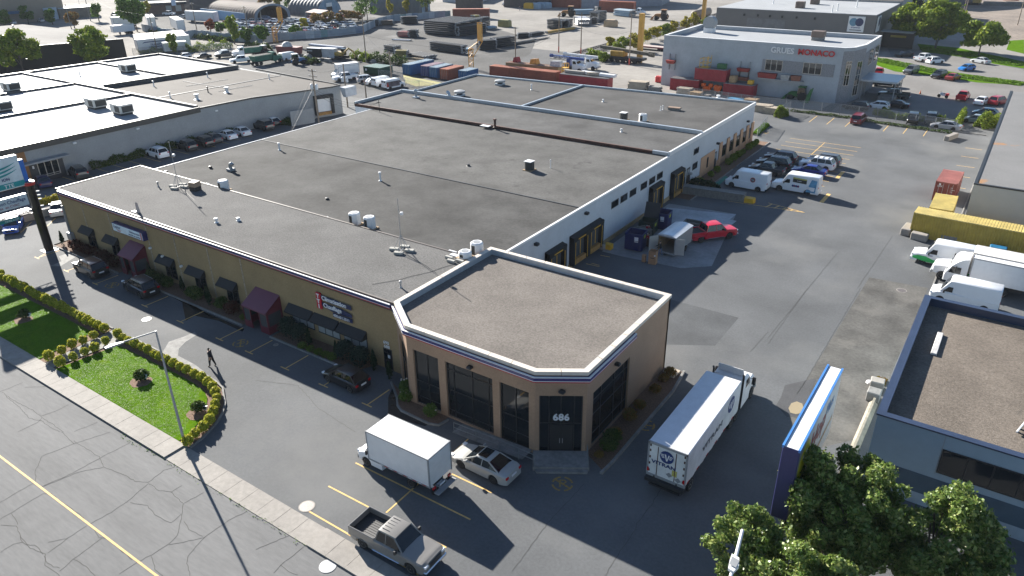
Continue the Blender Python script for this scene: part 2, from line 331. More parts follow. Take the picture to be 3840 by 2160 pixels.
# ---- planted islands and kerbs
isl = [(-63.9,27.62),(-200,27.62),(-200,21.28),(-63.2,21.28)]
tip = [(-60.9,27.66),(-52.5,27.6),(-50.2,27.55),(-48.6,27.45),(-47.2,27.15),(-46.2,26.6),(-45.2,26.0),(-44.4,25.2),(-43.75,24.3),(-43.25,23.2),(-42.9,22.2),(-42.75,21.28)]
isl2 = tip+[(-61.5,21.28)]
sheet('mulch_strip', isl, .05, mulch); sheet('mulch_border', isl2, .05, mulch)
sheet('lawn', [(-64.9,26.35),(-200,26.35),(-200,21.29),(-64.1,21.29)], .10, lawnm)
sheet('lawn_panel', [(-60.6,26.35),(-52.5,26.45),(-49.8,26.4),(-48.1,26.2),(-47.0,25.75),(-46.1,25.05),(-45.3,24.3),(-44.8,23.5),(-44.3,22.5),(-44.0,21.29),(-61.3,21.29)], .10, lawnm)
sheet('garden_path', [(-63.75,27.64),(-61.05,27.68),(-61.75,21.29),(-63.05,21.29)], .085, concd)
kb = MB()
def kerb(pts, w=.16, h=.15):
    P = [Vector(p) for p in pts]; rings = []
    for i, p in enumerate(P):
        d = (P[min(i+1,len(P)-1)]-P[max(i-1,0)]).normalized(); n = Vector((-d.y,d.x))*w/2
        rings.append([(p.x-n.x,p.y-n.y,-.02),(p.x+n.x,p.y+n.y,-.02),(p.x+n.x*.85,p.y+n.y*.85,h),(p.x-n.x*.85,p.y-n.y*.85,h)])
    kb.loft(rings)
kerb([(-200,27.74),(-63.9,27.74)]); kerb([(p[0]+.05,p[1]+.12 if i < 5 else p[1]+.03) for i, p in enumerate(tip)])
kerb([(-89.2,38.6),(-89.0,34.75),(-75.2,34.72)]); kerb([(-72,34.72),(-54.5,34.72)]); kerb([(-50.6,34.72),(-40.4,34.72)])
kerb([(-36.5,35.3),(-35.5,34.6),(-34.7,34.0),(-33.9,33.2),(-33.2,32.85),(-30.4,32.75),(-29.7,33.0),(-29.5,33.9)])
kerb([(-17.3,34.9),(-17.2,36.2),(-17.2,46.5),(-17.6,49.6)], .22, .17)
kerb([(-33.0,104.5),(-33.0,88.5)]); kerb([(-33.0,122),(-33.0,106)]); kerb([(-34.5,147.3),(-4,145)], .2); kerb([(-3.05,150),(-3.2,68)], .16, .12); kerb([(-113.2,80),(-114.6,66),(-115.1,52.8)], .2)
o = kb.build('kerbs', concd); o['kind'] = 'structure'
sheet('front_bed', [(-88.9,36.68),(-88.9,34.8),(-75.2,34.8),(-75.2,36.68)], .06, mulch); sheet('middle_bed', [(-72,36.68),(-72,34.8),(-54.5,34.8),(-54.5,36.68)], .06, mulch)
sheet('right_bed', [(-50.5,36.68),(-50.5,34.8),(-40.2,34.8),(-39.2,36.68)], .06, mulch); sheet('corner_bed', [(-36.6,35.4),(-33.9,33.3),(-33.2,32.95),(-30.4,32.85),(-29.8,33.1),(-29.7,34.2),(-33.4,34.2)], .06, mulch)
sheet('side_bed', [(-19.15,36.2),(-17.3,35.2),(-17.3,46.5),(-17.7,49.5),(-19.15,49.3)], .06, mulch); sheet('dock_bed', [(-35.5,88.7),(-33.1,88.7),(-33.1,122),(-35.5,122)], .05, mulch)
sheet('hedge_bed', [(-115.4,52.8),(-115.1,52.8),(-114.6,66),(-113.2,80),(-115.4,80)], .05, mulch)
for nm, pts in (('grass_verge', [K(3,*p) for p in [(1100,575),(1250,620),(1700,700),(2000,745),(2576,830),(2576,860),(2100,830),(1900,800),(1700,770),(1280,720),(1090,655)]]),
    ('grass_bank', [K(3,*p) for p in [(1500,440),(1550,520),(2000,580),(2260,640),(2576,690),(2576,620),(2200,540),(1900,480)]]), ('sunny_grass', [K(3,*p) for p in [(2430,410),(2400,500),(2576,540),(2576,400)]]),
    ('weedy_plot', [Z(1220,160,*p) for p in [(1340,560),(2000,690),(1880,735),(1560,755),(1380,690)]])):
    sheet(nm, pts, .02, lawnm if nm != 'weedy_plot' else mat('dry_weeds', (.30,.27,.10), .95, var=.3, scale=3, tint=((.16,.20,.05), .3, .5, .7)))
sheet('side_drive', [K(3,*p) for p in [(1200,480),(1500,500),(2000,590),(2576,700),(2576,830),(1950,730),(1250,590)]], .01, MATS['pale_asphalt'])
# ================================================================ MAIN BUILDING
MBD = thing('commercial_building', 'long low yellow brick building with dark gravel roofs and tan corner block', 'building', (-60,78,0))
LB0 = MBD.location
def bp(mb, name, m, smooth=None): return mb.build(name, m, MBD, LB0, smooth)
w_ = MB(); w_.prism([(-88.3,36.7),(-36.6,36.7),(-36.6,46.9),(-88.3,46.9)], -.05, 6.45)
bp(w_, 'brick_wall', brick_y)
fq = MB()
for xx in (-83.6,-78.2,-71.1,-66.3,-60.9,-55.9): fq.box(xx-.09, xx+.09, 36.675, 36.699, .1, 5.7)
bp(fq, 'repointed_joint', mat('repointed_brick', (.33,.27,.2), .9, var=.5, scale=6))
f_ = MB(); f_.box(-88.42,-36.62, 36.55,36.68, 5.82,6.62); f_.box(-88.45,-88.32, 36.68,47.0, 5.95,6.62); f_.box(-88.4,-36.9,46.8,47.0,6.46,6.6)
bp(f_, 'fascia', brown)
t_ = MB(); t_.box(-87.6,-36.9, 36.33,36.55, 6.19,6.46,0); t_.box(-87.6,-36.9,36.3,36.42,6.46,6.52,1); t_.box(-87.6,-36.9,36.32,36.55,6.10,6.186,2); t_.box(-87.6,-36.9,36.31,36.325,6.2,6.235,1)
bp(t_, 'striped_trim', [navy, white, redt])
bp(MB().prism([(-88.32,36.68),(-36.7,36.68),(-36.7,46.8),(-88.32,46.8)], 6.46, 6.55), 'front_roof', gravel)
bw = MB(); bw.prism([(-87.0,46.9),(-35.6,46.9),(-35.6,86.2),(-87,86.2)], -.05, 6.0); bw.prism([(-91,86.2),(-91,97.9),(-35.6,97.9),(-35.6,86.2)], -.05, 6.2); bw.prism([(-89,97.9),(-35.6,97.9),(-35.6,120.2),(-89,117)], -.05, 6.2)
bp(bw, 'block_wall', paleblk)
bp(MB().prism([(-87,47.0),(-35.8,47.0),(-35.8,64),(-87,64)], 6.0, 6.1), 'middle_roof', gravel2)
bp(MB().prism([(-87,64.06),(-35.8,64.06),(-35.8,86.35),(-87,86.35)], 6.0, 6.13), 'middle_roof', mat('roof_felt_light', (.098,.096,.092), .9, var=.15, scale=4, var2=.25, scale2=.22, bump=.35, bscale=9, tint=((.045,.044,.044), .45, .62, .8), spec=.12))
sm = MB(); sm.box(-87,-35.8,63.94,64.07,6.1,6.16); bp(sm, 'roof_seam', dark)
felt3 = mat('roof_felt_grey', (.088,.087,.086), .9, spec=.12, var=.14, scale=4, var2=.32, scale2=.16, bump=.25, bscale=12, tint=((.19,.42,.5), .12, .735, .755))
bp(MB().prism([(-90.9,86.5),(-35.8,86.5),(-35.8,97.6),(-90.9,97.3)], 6.2, 6.42), 'rear_roof', felt3)
bp(MB().prism([(-88.9,98.2),(-66.5,98.3),(-66.3,118.3),(-88.9,116.6)], 6.2, 6.42), 'rear_roof', mat('roof_felt_brown', (.080,.078,.076), .9, spec=.12, var=.14, scale=4, var2=.28, scale2=.15, bump=.25))
bp(MB().prism([(-66.1,98.3),(-35.8,98.4),(-35.8,119.9),(-65.9,118.3)], 6.2, 6.42), 'rear_roof', mat('roof_felt_brown', (0,0,0)))
st = MB(); st.box(-91,-37.8,86.2,86.5,6.1,6.56); st.box(-50.5,-45,86.19,86.2,6.14,6.4)
bp(st, 'rusted_step', rust); st = MB(); st.box(-37.8,-35.7,86.2,86.5,6.1,6.62); bp(st, 'step_flashing', blueflash)
pw = MB(); xx = -90.9
while xx < -36:
    x1 = min(xx+3.4,-35.7); pw.box(xx,x1-.02,97.45,97.86,6.4,6.92+rng.uniform(-.015,.015)); xx += 3.4
pw.box(-66.35,-66.02,97.9,118.2,6.4,6.72); pw.box(-91.1,-90.85,86.2,97.86,6.2,6.85); pw.box(-89.05,-88.85,97.9,116.8,6.2,6.75)
pw.prism([(-89.05,116.6),(-35.6,119.95),(-35.6,120.3),(-89.05,117)], 6.2, 6.7); bp(pw, 'parapet_flashing', blueflash)
cp = MB(); cp.box(-35.72,-35.48,49.3,86.4,5.98,6.2); cp.box(-35.72,-35.48,86.4,120.25,6.15,6.68); cp.box(-91.12,-91.0,86.2,97.9,6.1,6.86); cp.box(-87.1,-86.95,47,86.2,5.95,6.16)
bp(cp, 'edge_cap', white)
pe = MB(); pe.box(-35.58,-35.52,98.0,103.4,.1,3.0); xx = 104.2
for yy in (105.6,108.7,111.7,114.7,117.6,119.9): pe.box(-35.55,-35.42,yy-.55,yy+.55,.1,3.5)
pe.box(-35.57,-35.5,104.5,120.2,.1,1.0); bp(pe, 'peach_panel', peach)
bp(MB().box(-35.57,-35.5,61.5,98,.02,.55), 'wall_base', mat('tan_base', (.36,.26,.14), .8, var=.15))
def wnd(y0, y1, z0, z1, nm='window', x=-35.6):
    q = MB().box(x-.1,x+.03,y0,y1,z0,z1).build('window', dark, MBD, LB0); g = MB().box(x+.03,x+.036,y0+.1,y1-.1,z0+.1,z1-.1).build('pane', glass, q, LB0); g.location = (0,0,0)
for y0 in (70.95,73.2,75.55,78.5,80.85,83.1): wnd(y0, y0+1.75, 3.8, 4.65)
wnd(95,96.8,4.1,4.95); wnd(95,96.8,1.95,2.9)
for y0 in (106.2,109.3,112.3,115.3,118.1): wnd(y0,y0+1.9,1.05,2.75,x=-35.55)
wnd(100.3,100.8,1.0,2.5,x=-35.5)
def door(y0, y1, z1, x=-35.6, z0=.02):
    q = MB().box(x-.05,x+.05,y0,y1,z0,z1).build('door', dark, MBD, LB0); MB().box(x+.05,x+.056,y0+.15,y1-.15,z1-1.0,z1-.2).build('pane', glassl, q, LB0)
door(91.6,92.7,2.75); door(93.05,94.15,2.75); door(103.2,104.3,2.5)
def dock(y0, y1, z0, z1):
    d = .55; x = -35.58
    q = MB(); q.box(x,x+d,y0,y0+.45,z0,z1); q.box(x,x+d,y1-.45,y1,z0,z1)
    q.add([(x,y0,z1-.55),(x+d,y0,z1-.55),(x+d+.05,y0,z1-.1),(x,y0,z1+.12),(x,y1,z1-.55),(x+d,y1,z1-.55),(x+d+.05,y1,z1-.1),(x,y1,z1+.12)], [(0,1,2,3),(7,6,5,4),(0,4,5,1),(1,5,6,2),(2,6,7,3),(3,7,4,0)])
    dk = q.build('loading_dock', black, MBD, LB0)
    s = MB(); s.box(x+d,x+d+.02,y0+.36,y0+.44,z0+.1,z1-.6); s.box(x+d,x+d+.02,y1-.44,y1-.36,z0+.1,z1-.6); s.box(x+.36,x+.4,(y0+y1)/2-.04,(y0+y1)/2+.04,z0+.9,z1-.7)
    s.box(x+d+.05,x+d+.06,y0+.9,y1-.9,z1-.42,z1-.3); s.build('yellow_stripe', yellowp, dk, LB0)
    MB().box(x,x+.12,y0+.45,y1-.45,z0+.5,z1-.5).build('dock_door', mat('dock_door_grey', (.06,.065,.07), .6), dk, LB0)
    MB().box(x,x+.5,y0+.55,y1-.55,z0+.05,z0+.55).build('bumper_plate', mat('worn_plywood', (.38,.2,.06), .8, var=.3, scale=3), dk, LB0)
    return dk
dock(56.9,60.3,.5,3.55); dock(61.7,65.05,.4,3.6); dock(65.05,68.3,.4,3.6); dock(81,84.5,.05,3.45); dock(87.5,91,.15,3.55)
text('3', .6, mat('number_white', (.7,.7,.7), .5), MBD, (-35.4,57.6,1.6), (0,1,0), (0,0,1), .01, .01, off=LB0, name='dock_number')
for yy, zz in ((64.9,5.45),(55.1,5.4),(103.9,3.9),(117,4.4)):
    MB().bbox(-35.6,-35.15,yy-.22,yy+.22,zz-.3,zz,.05).build('wall_lamp', dark, MBD, LB0)
# ---- front awnings, windows, vestibules, numbers
def awning(x0, x1, zt=2.9, zb=2.2, d=.66):
    y = 36.68
    q = MB(); q.add([(x0,y,zt),(x1,y,zt),(x1,y-d,zb+.12),(x0,y-d,zb+.12),(x0,y-d,zb),(x1,y-d,zb),(x0,y,zb),(x1,y,zb)], [(0,3,2,1),(3,4,5,2),(0,6,4,3),(1,2,5,7)])
    return q.build('awning', black, MBD, LB0)
def fwin(x0, x1, z0, z1, n=2, y=36.7, blind=True):
    q = MB(); q.box(x0,x1,y-.04,y+.05,z0,z1); f = q.build('window', dark, MBD, LB0); dx = (x1-x0)/n
    for i in range(n): MB().box(x0+i*dx+.06,x0+(i+1)*dx-.06,y-.05,y-.045,z0+.12,z1-.08).build('pane', glassl if blind else glass, f, LB0)
for x0, x1 in ((-84.85,-82.3),(-79.85,-77.35),(-69.75,-67.05),(-64.7,-62.05),(-59.65,-57.05)):
    awning(x0, x1); fwin(x0+.7, x1-.08, .55, 2.5, 2, blind=False)
for x0, x1 in ((-49.8,-46.65),(-46.5,-43.45),(-43.3,-40.2)):
    awning(x0, x1); fwin(x0+.3, x1-.05, 1.0, 2.3, 3)
fwin(-38.45,-37.5,.02,1.98,1,blind=False)
def vestibule(x0, x1, y0, side_glass=True):
    v = MB(); v.add([(x0,36.68,3.3),(x1,36.68,3.3),(x1,y0-.12,2.2),(x0,y0-.12,2.2),(x0,y0-.12,2.08),(x1,y0-.12,2.08),(x0,36.68,2.6),(x1,36.68,2.6)], [(0,3,2,1),(3,4,5,2),(4,6,7,5)])
    r = v.build('vestibule', maroonroof, MBD, LB0)
    q = MB()
    for sx in (x0,x1-.08):
        q.add([(sx,y0,.02),(sx+.08,y0,.02),(sx+.08,36.68,.02),(sx,36.68,.02),(sx,y0,.75),(sx+.08,y0,.75),(sx+.08,36.68,.75),(sx,36.68,.75)], [(0,1,5,4),(1,2,6,5),(3,0,4,7),(4,5,6,7)])
        q.add([(sx,y0,1.95),(sx+.08,y0,1.95),(sx+.08,36.68,1.95),(sx,36.68,1.95),(sx,y0,2.15),(sx+.08,y0,2.15),(sx+.08,36.68,3.2),(sx,36.68,3.2)], [(0,1,5,4),(1,2,6,5),(3,0,4,7),(0,3,2,1)])
        for yy in (y0,36.5): q.box(sx,sx+.1,yy,yy+.16,.02,2.15)
    a, b = x0+(x1-x0)*.28, x0+(x1-x0)*.66
    for xa, xb in ((x0,a),(b,x1)): q.box(xa,xb,y0,y0+.06,.02,.7); q.box(xa,xb,y0,y0+.06,1.95,2.1)
    for xx in (x0,a,b,x1-.1): q.box(xx,xx+.1,y0-.01,y0+.09,.02,2.15)
    q.box(a,b,y0,y0+.08,2.0,2.12); q.build('wall_panel', maroon, r, LB0)
    g = MB()
    for xa, xb in ((x0+.1,a),(b+.1,x1-.1)): g.box(xa,xb,y0+.03,y0+.04,.7,1.95)
    for sx in (x0+.03,x1-.05): g.box(sx,sx+.02,y0+.16,36.5,.75,1.95)
    g.build('glazing', mat('tinted_glazing', (.07,.075,.08), .06, var=0), r, LB0)
    MB().box(x0+.1,x1-.1,36.45,36.6,.02,2.0).build('inner_door', dark, r, LB0)
vestibule(-74.9,-72.15,35.1); vestibule(-54.25,-50.9,34.95)
nw = mat('number_white', (.7,.7,.7), .5)
text('690', .42, nw, MBD, (-38.35,36.66,2.42), (1,0,0), (0,0,1), .015, .015, off=LB0, name='street_number'); text('688', .42, nw, MBD, (-38.3,36.66,2.05), (1,0,0), (0,0,1), .015, .015, off=LB0, name='street_number')
MB().box(-37.95,-37.7,36.63,36.64,1.15,1.45).build('door_notice', plate, MBD, LB0)
q = MB(); q.box(-88.15,-87.95,36.5,36.7,1.4,4.6); q.bbox(-88.2,-87.3,36.2,36.69,.5,1.4,.06); q.build('electric_meter', steel, MBD, LB0)
for xx, zz in ((-71.0,3.2),(-69.0,2.75),(-65.9,2.4)): MB().bbox(xx,xx+.22,36.4,36.68,zz,zz+.2,.03).build('wall_camera', white, MBD, LB0)
# ---- tan corner block
A = Vector((-36.6,36.6)); B_ = Vector((-33.4,34.25)); C_ = Vector((-22.1,34.25)); D_ = Vector((-19.2,36.1)); E_ = Vector((-19.2,49.35)); F_ = Vector((-36.6,49.35))
core = MB(); core.prism([(-36.4,37),(-33.3,34.75),(-22.2,34.75),(-19.75,36.35),(-19.75,49.2),(-36.4,49.2)], -.05, 5.85); bp(core, 'interior_core', mat('dim_interior', (.035,.033,.03), .9, var=.3, scale=.8))
cw = MB()
def wallseg(P, Q, holes, z1=6.47, t=.28):        # vertical brick wall P->Q with full openings (s0, s1, zb, zt)
    d = (Q-P); L = d.length; d = d/L; n = Vector((-d.y, d.x))
    def blk(s0, s1, z0, zt):
        a, b = P+d*s0, P+d*s1; c, e = b+n*t, a+n*t
        cw.prism([tuple(a),tuple(b),tuple(c),tuple(e)], z0, zt)
    s = 0
    for s0, s1, zb, zt in holes:
        blk(s, s0, -.05, z1); blk(s0, s1, zt, z1)
        if zb > 0: blk(s0, s1, -.05, zb)
        s = s1
    blk(s, L, -.05, z1)
def glz(P, Q, s0, s1, zb, zt, vx, hz, inset=.2):
    d = (Q-P).normalized(); n = Vector((-d.y,d.x)); a, b = P+d*s0+n*inset, P+d*s1+n*inset
    f = MB()
    def member(p, q, z0, z1, th=.05): c, e = q+n*th, p+n*th; f.prism([tuple(p-n*th),tuple(q-n*th),tuple(c),tuple(e)], z0, z1)
    for s in [s0]+list(vx)+[s1-.07]: p = P+d*s+n*inset; member(p, p+d*.07, zb, zt)
    hs = [zb]+list(hz)+[zt-.07]
    ss = [s0]+list(vx)+[s1-.07]
    for z in hs:
        for u0, u1 in zip(ss, ss[1:]): member(P+d*(u0+.07)+n*inset, P+d*u1+n*inset, z, z+.07, .045)
    fr = f.build('window', dark, MBD, LB0)
    MB().quad((a.x,a.y,zb),(b.x,b.y,zb),(b.x,b.y,zt),(a.x,a.y,zt)).build('pane', glass, fr, LB0)
H1 = [(.55,2.95,.12,4.88),(3.6,7.8,.12,4.88),(8.4,10.8,.02,4.88)]
wallseg(B_, C_, H1); wallseg(A, B_, [(.75,3.3,.02,4.4)]); wallseg(C_, D_, [(.28,3.2,.02,4.84)]); wallseg(D_, E_, [(.9,6.4,.02,4.58)]); wallseg(F_, A, []); wallseg(E_, F_, [])
bp(cw, 'tan_wall', brick_b)
glz(B_, C_, *H1[0], [1.75], [2.1,.7]); glz(B_, C_, *H1[1], [4.2,5.85,7.3], [.6,2.4,4.15]); glz(B_, C_, *H1[2], [9.6], [1.0,2.3])
glz(A, B_, .75,3.3,.02,4.4, [2.0], [2.2]); glz(D_, E_, .9,6.4,.02,4.58, [2.3,4.3,5.7], [.9,2.5,3.7])
glz(C_, D_, .28,3.2,.02,4.84, [.9,1.72,2.6], [2.45])
dch = (D_-C_).normalized(); nch = Vector((dch.y,-dch.x))
p0 = C_+dch*1.19+nch*.02
text('686', .72, mat('white_letter', (.75,.76,.78), .4), MBD, (p0.x,p0.y,2.88), (dch.x,dch.y,0), (0,0,1), .03, .02, off=LB0, name='street_number', sx=1.05)
for s in (1.0,1.8):
    a = C_+dch*s+nch*-.12; b = C_+dch*(s+.76)+nch*-.12
    dd = MB().prism([tuple(a),tuple(b),tuple(b-nch*.05),tuple(a-nch*.05)], .04, 2.4).build('door', dark, MBD, LB0); h = a.lerp(b,.9 if s < 1.5 else .1)+nch*.05
    MB().box(h.x-.02,h.x+.02,h.y-.02,h.y+.02,.9,1.3).build('handle', steel, dd, LB0)
for pos in (((B_+(C_-B_)*.53),(0,-1)),((C_+dch*1.77),(nch.x,nch.y)),((D_+Vector((0,4.0))),(1,0))):
    p, n = Vector(pos[0]), Vector(pos[1]); c = p+n*.18; MB().bbox(c.x-.22,c.x+.22,c.y-.2,c.y+.2,5.15,5.4,.08).build('wall_lamp', dark, MBD, LB0)
def off_poly(pts, d):
    out = []; n = len(pts)
    for i in range(n):
        a, b, c = Vector(pts[i-1]), Vector(pts[i]), Vector(pts[(i+1)%n]); d1 = (b-a).normalized(); d2 = (c-b).normalized(); n1 = Vector((d1.y,-d1.x)); n2 = Vector((d2.y,-d2.x)); bis = (n1+n2).normalized(); out.append(b+bis*(d/bis.dot(n1)))
    return out
PL = [A,B_,C_,D_,E_,F_]
capo, capi = off_poly(PL, .05), off_poly(PL, -.36)
cap = MB(); inn = MB()
for i in range(6):
    a, b, c, e = capo[i], capo[(i+1)%6], capi[(i+1)%6], capi[i]; L = (b-a).length; n = max(1, round(L/1.9))
    for j in range(n):
        g = .022/ L; t0, t1 = j/n+(g if j else 0), (j+1)/n-(g if j < n-1 else 0)
        cap.prism([tuple(a.lerp(b,t0)),tuple(a.lerp(b,t1)),tuple(e.lerp(c,t1)),tuple(e.lerp(c,t0))], 6.48, 6.75)
    ai, bi = capi[i], capi[(i+1)%6]; ci, di = off_poly(PL,-.40)[(i+1)%6], off_poly(PL,-.40)[i]
    inn.prism([tuple(ai),tuple(bi),tuple(ci),tuple(di)], 5.8, 6.72)
bp(cap, 'parapet_cap', cream); bp(inn, 'parapet_lining', blueflash)
bp(MB().prism([tuple(p) for p in off_poly(PL,-.40)], 5.8, 6.25), 'corner_roof', mat('corner_gravel', (.165,.148,.132), .95, spec=.15, var=.28, scale=7, var2=.16, scale2=.3, bump=.7, bscale=16))
tr = MB(); tp = [A+Vector((.1,-.1)),B_,C_,D_,D_+Vector((0,6.9))]
def strip(o0, o1, z0, z1, m):
    for i in range(4):
        P0, P1 = off_poly(PL,o0), off_poly(PL,o1)
        a0, b0, a1, b1 = P0[i], (P0[i+1] if i < 3 else P0[3]+Vector((0,6.9))), P1[i], (P1[i+1] if i < 3 else P1[3]+Vector((0,6.9)))
        tr.prism([tuple(a1),tuple(b1),tuple(b0),tuple(a0)], z0, z1, m)
strip(0,.26,6.1,6.38,0); strip(.13,.27,6.382,6.42,1); strip(.0,.24,6.0,6.098,2); strip(.262,.27,6.105,6.15,1)
bp(tr, 'striped_trim', [navy, white, redt])
# entrance slab, steps, ramp, rails
s_ = MB(); e1 = [C_+nch*.0-dch*.1, D_+dch*.4, D_+dch*.4+nch*2.0, C_+nch*2.0-dch*.1]
s_.prism([tuple(C_-dch*.15),tuple(D_+dch*.2),tuple(D_+dch*.2+nch*1.75),tuple(C_-dch*.15+nch*1.75)], -.02, .3)
s_.prism([tuple(C_-dch*.0+nch*1.75),tuple(D_+dch*.1+nch*1.75),tuple(D_+dch*.05+nch*2.05),tuple(C_+dch*.1+nch*2.05)], -.02, .15)
s_.add([(-28.4,34.2,.01),(-22.3,34.2,.29),(-22.3,32.95,.29),(-28.4,32.95,.01)], [(3,2,1,0)])
bp(s_, 'entrance_steps', concd)
rl = MB()
def rail(P, h=.95):
    for z in (h, h*.55): rl.tube([(p[0],p[1],p[2]+z) for p in P], .025)
    for p in P: rl.tube([p,(p[0],p[1],p[2]+h)], .025)
e2 = C_+nch*1.7; rail([(-28.2,32.95,.02),(-26.2,32.95,.1),(-24.2,32.95,.2),(-22.5,32.85,.29),(e2.x,e2.y,.3)])
e3, e4 = D_+dch*.1+nch*.5, D_+dch*.1+nch*1.7; rail([(e3.x,e3.y,.3),(e4.x,e4.y,.3)])
bp(rl, 'handrail', mat('rail_grey', (.16,.17,.17), .5))
# ================================================================ VEHICLES
def interp(tab, x):
    if x >= tab[0][0]: return tab[0][1]
    for (a, va), (b, vb) in zip(tab, tab[1:]):
        if x >= b: t = (a-x)/(a-b) if a != b else 0; t = t*t*(3-2*t) if abs(va-vb) < .25 else t; return va+(vb-va)*t
    return tab[-1][1]
def body_loft(L, W, zg, top, wx, rw, wid=None, arch=.07, crown=.02):
    hl = L/2; xs = {hl-.001, hl-.05, hl-.15, -hl+.001, -hl+.05, -hl+.15}
    for i in range(1, 24): xs.add(round(hl-L*i/24, 3))
    ra = rw+arch
    for w0 in wx:
        for k in range(-6, 7): xs.add(w0+ra*math.sin(math.pi/2*k/6)*.999)
        xs.add(w0+ra+.004); xs.add(w0-ra-.004)
    for a, _ in top: xs.add(a)
    rings = []
    for x in sorted(xs, reverse=True):
        if abs(x) > hl: continue
        zt = interp(top, x); e = (hl-abs(x)); wf = 1-.16*max(0, 1-e/.45)**2; wf *= interp(wid, x) if wid else 1
        w = W/2*wf; zb = zg+.06*max(0,1-e/.3)
        for w0 in wx:
            if abs(x-w0) < ra: zb = max(zb, rw+math.sqrt(ra*ra-(x-w0)**2)-.02)
        zs = zt-.09; zb2 = min(zb, zs-.05); zm = max(zb2+.03, zb2+(zs-zb2)*.55)
        half = [(w*.9,zb2),(w*.985,zb2+.02),(w,zm),(w*.985,zs),(w*.90,zt-.015),(w*.5,zt+crown)]
        rings.append([(x,y,z) for y, z in half]+[(x,-y,z) for y, z in half[::-1]])
    return rings
def greenhouse(gh, W, gl, pn, pil=.05):
    # gh: belt front x, roof front x, roof rear x, belt rear x, belt z, roof z, belt half width, roof half width
    a, b, c, d, zb, zr, wb, wr = gh; zr2 = zr-.05
    g = MB(); V = []
    for s in (1,-1): V += [(a,s*wb,zb),(b,s*wr,zr2),(c,s*wr,zr2),(d,s*wb,zb)]
    g.add(V, [(0,1,2,3),(7,6,5,4),(0,4,5,1),(2,6,7,3),(1,5,6,2)])
    r = MB(); rr = []
    for x, k in ((b+.06,.0),(b-.1,.03),((b+c)/2,.045),(c+.1,.03),(c-.04,0)):
        rr.append([(x,wr+.015,zr2-.015),(x,wr-.02,zr-.02+k*.5),(x,wr*.5,zr+k),(x,-wr*.5,zr+k),(x,-wr+.02,zr-.02+k*.5),(x,-wr-.015,zr2-.015)])
    r.loft(rr)
    for s in (1,-1):
        for (x0,x1) in ((a,b),(d,c)): r.tube([(x0,s*(wb+.004),zb-.02),(x1,s*(wr+.004),zr2)], pil, 4)
        for t in pn:
            xb = a+(d-a)*t; xt = b+(c-b)*((t-(b-a)/(d-a))/max(.05,((c-a)/(d-a)-(b-a)/(d-a)))) if True else 0
            xt = max(min(xt, b), c); r.tube([(xb,s*(wb+.006),zb-.02),(xt,s*(wr+.006),zr2)], .035, 4)
    return g, r
def wheel_mesh(rw, w=.2, rim=True):
    t = MB().lathe([(rw*.62,-w/2),(rw*.93,-w/2),(rw,-w/2+.03),(rw,w/2-.03),(rw*.93,w/2),(rw*.62,w/2)], axis='y', n=18)
    r = MB(); r.lathe([(0,-w/2+.03),(rw*.63,-w/2+.02),(rw*.66,-w/2-.004),(rw*.58,-w/2+.015),(rw*.25,-w/2+.02),(.0,-w/2-.006)], axis='y', n=18)
    for k in range(5):
        a = 2*math.pi*k/5; q = []
        for da, rr in ((-.22,.3),(.22,.3),(.33,.54),(-.33,.54)): q.append((rw*rr*math.cos(a+da), w/2-.012, rw*rr*math.sin(a+da)))
        r.add(q, [(0,1,2,3)], 1)
    return t, r
PROTO = {}
def part(root_list, name, mb, mats, parent=None, loc=None, smooth=35, rotz=0): root_list.append((name, mb, mats, parent, loc, smooth, rotz))
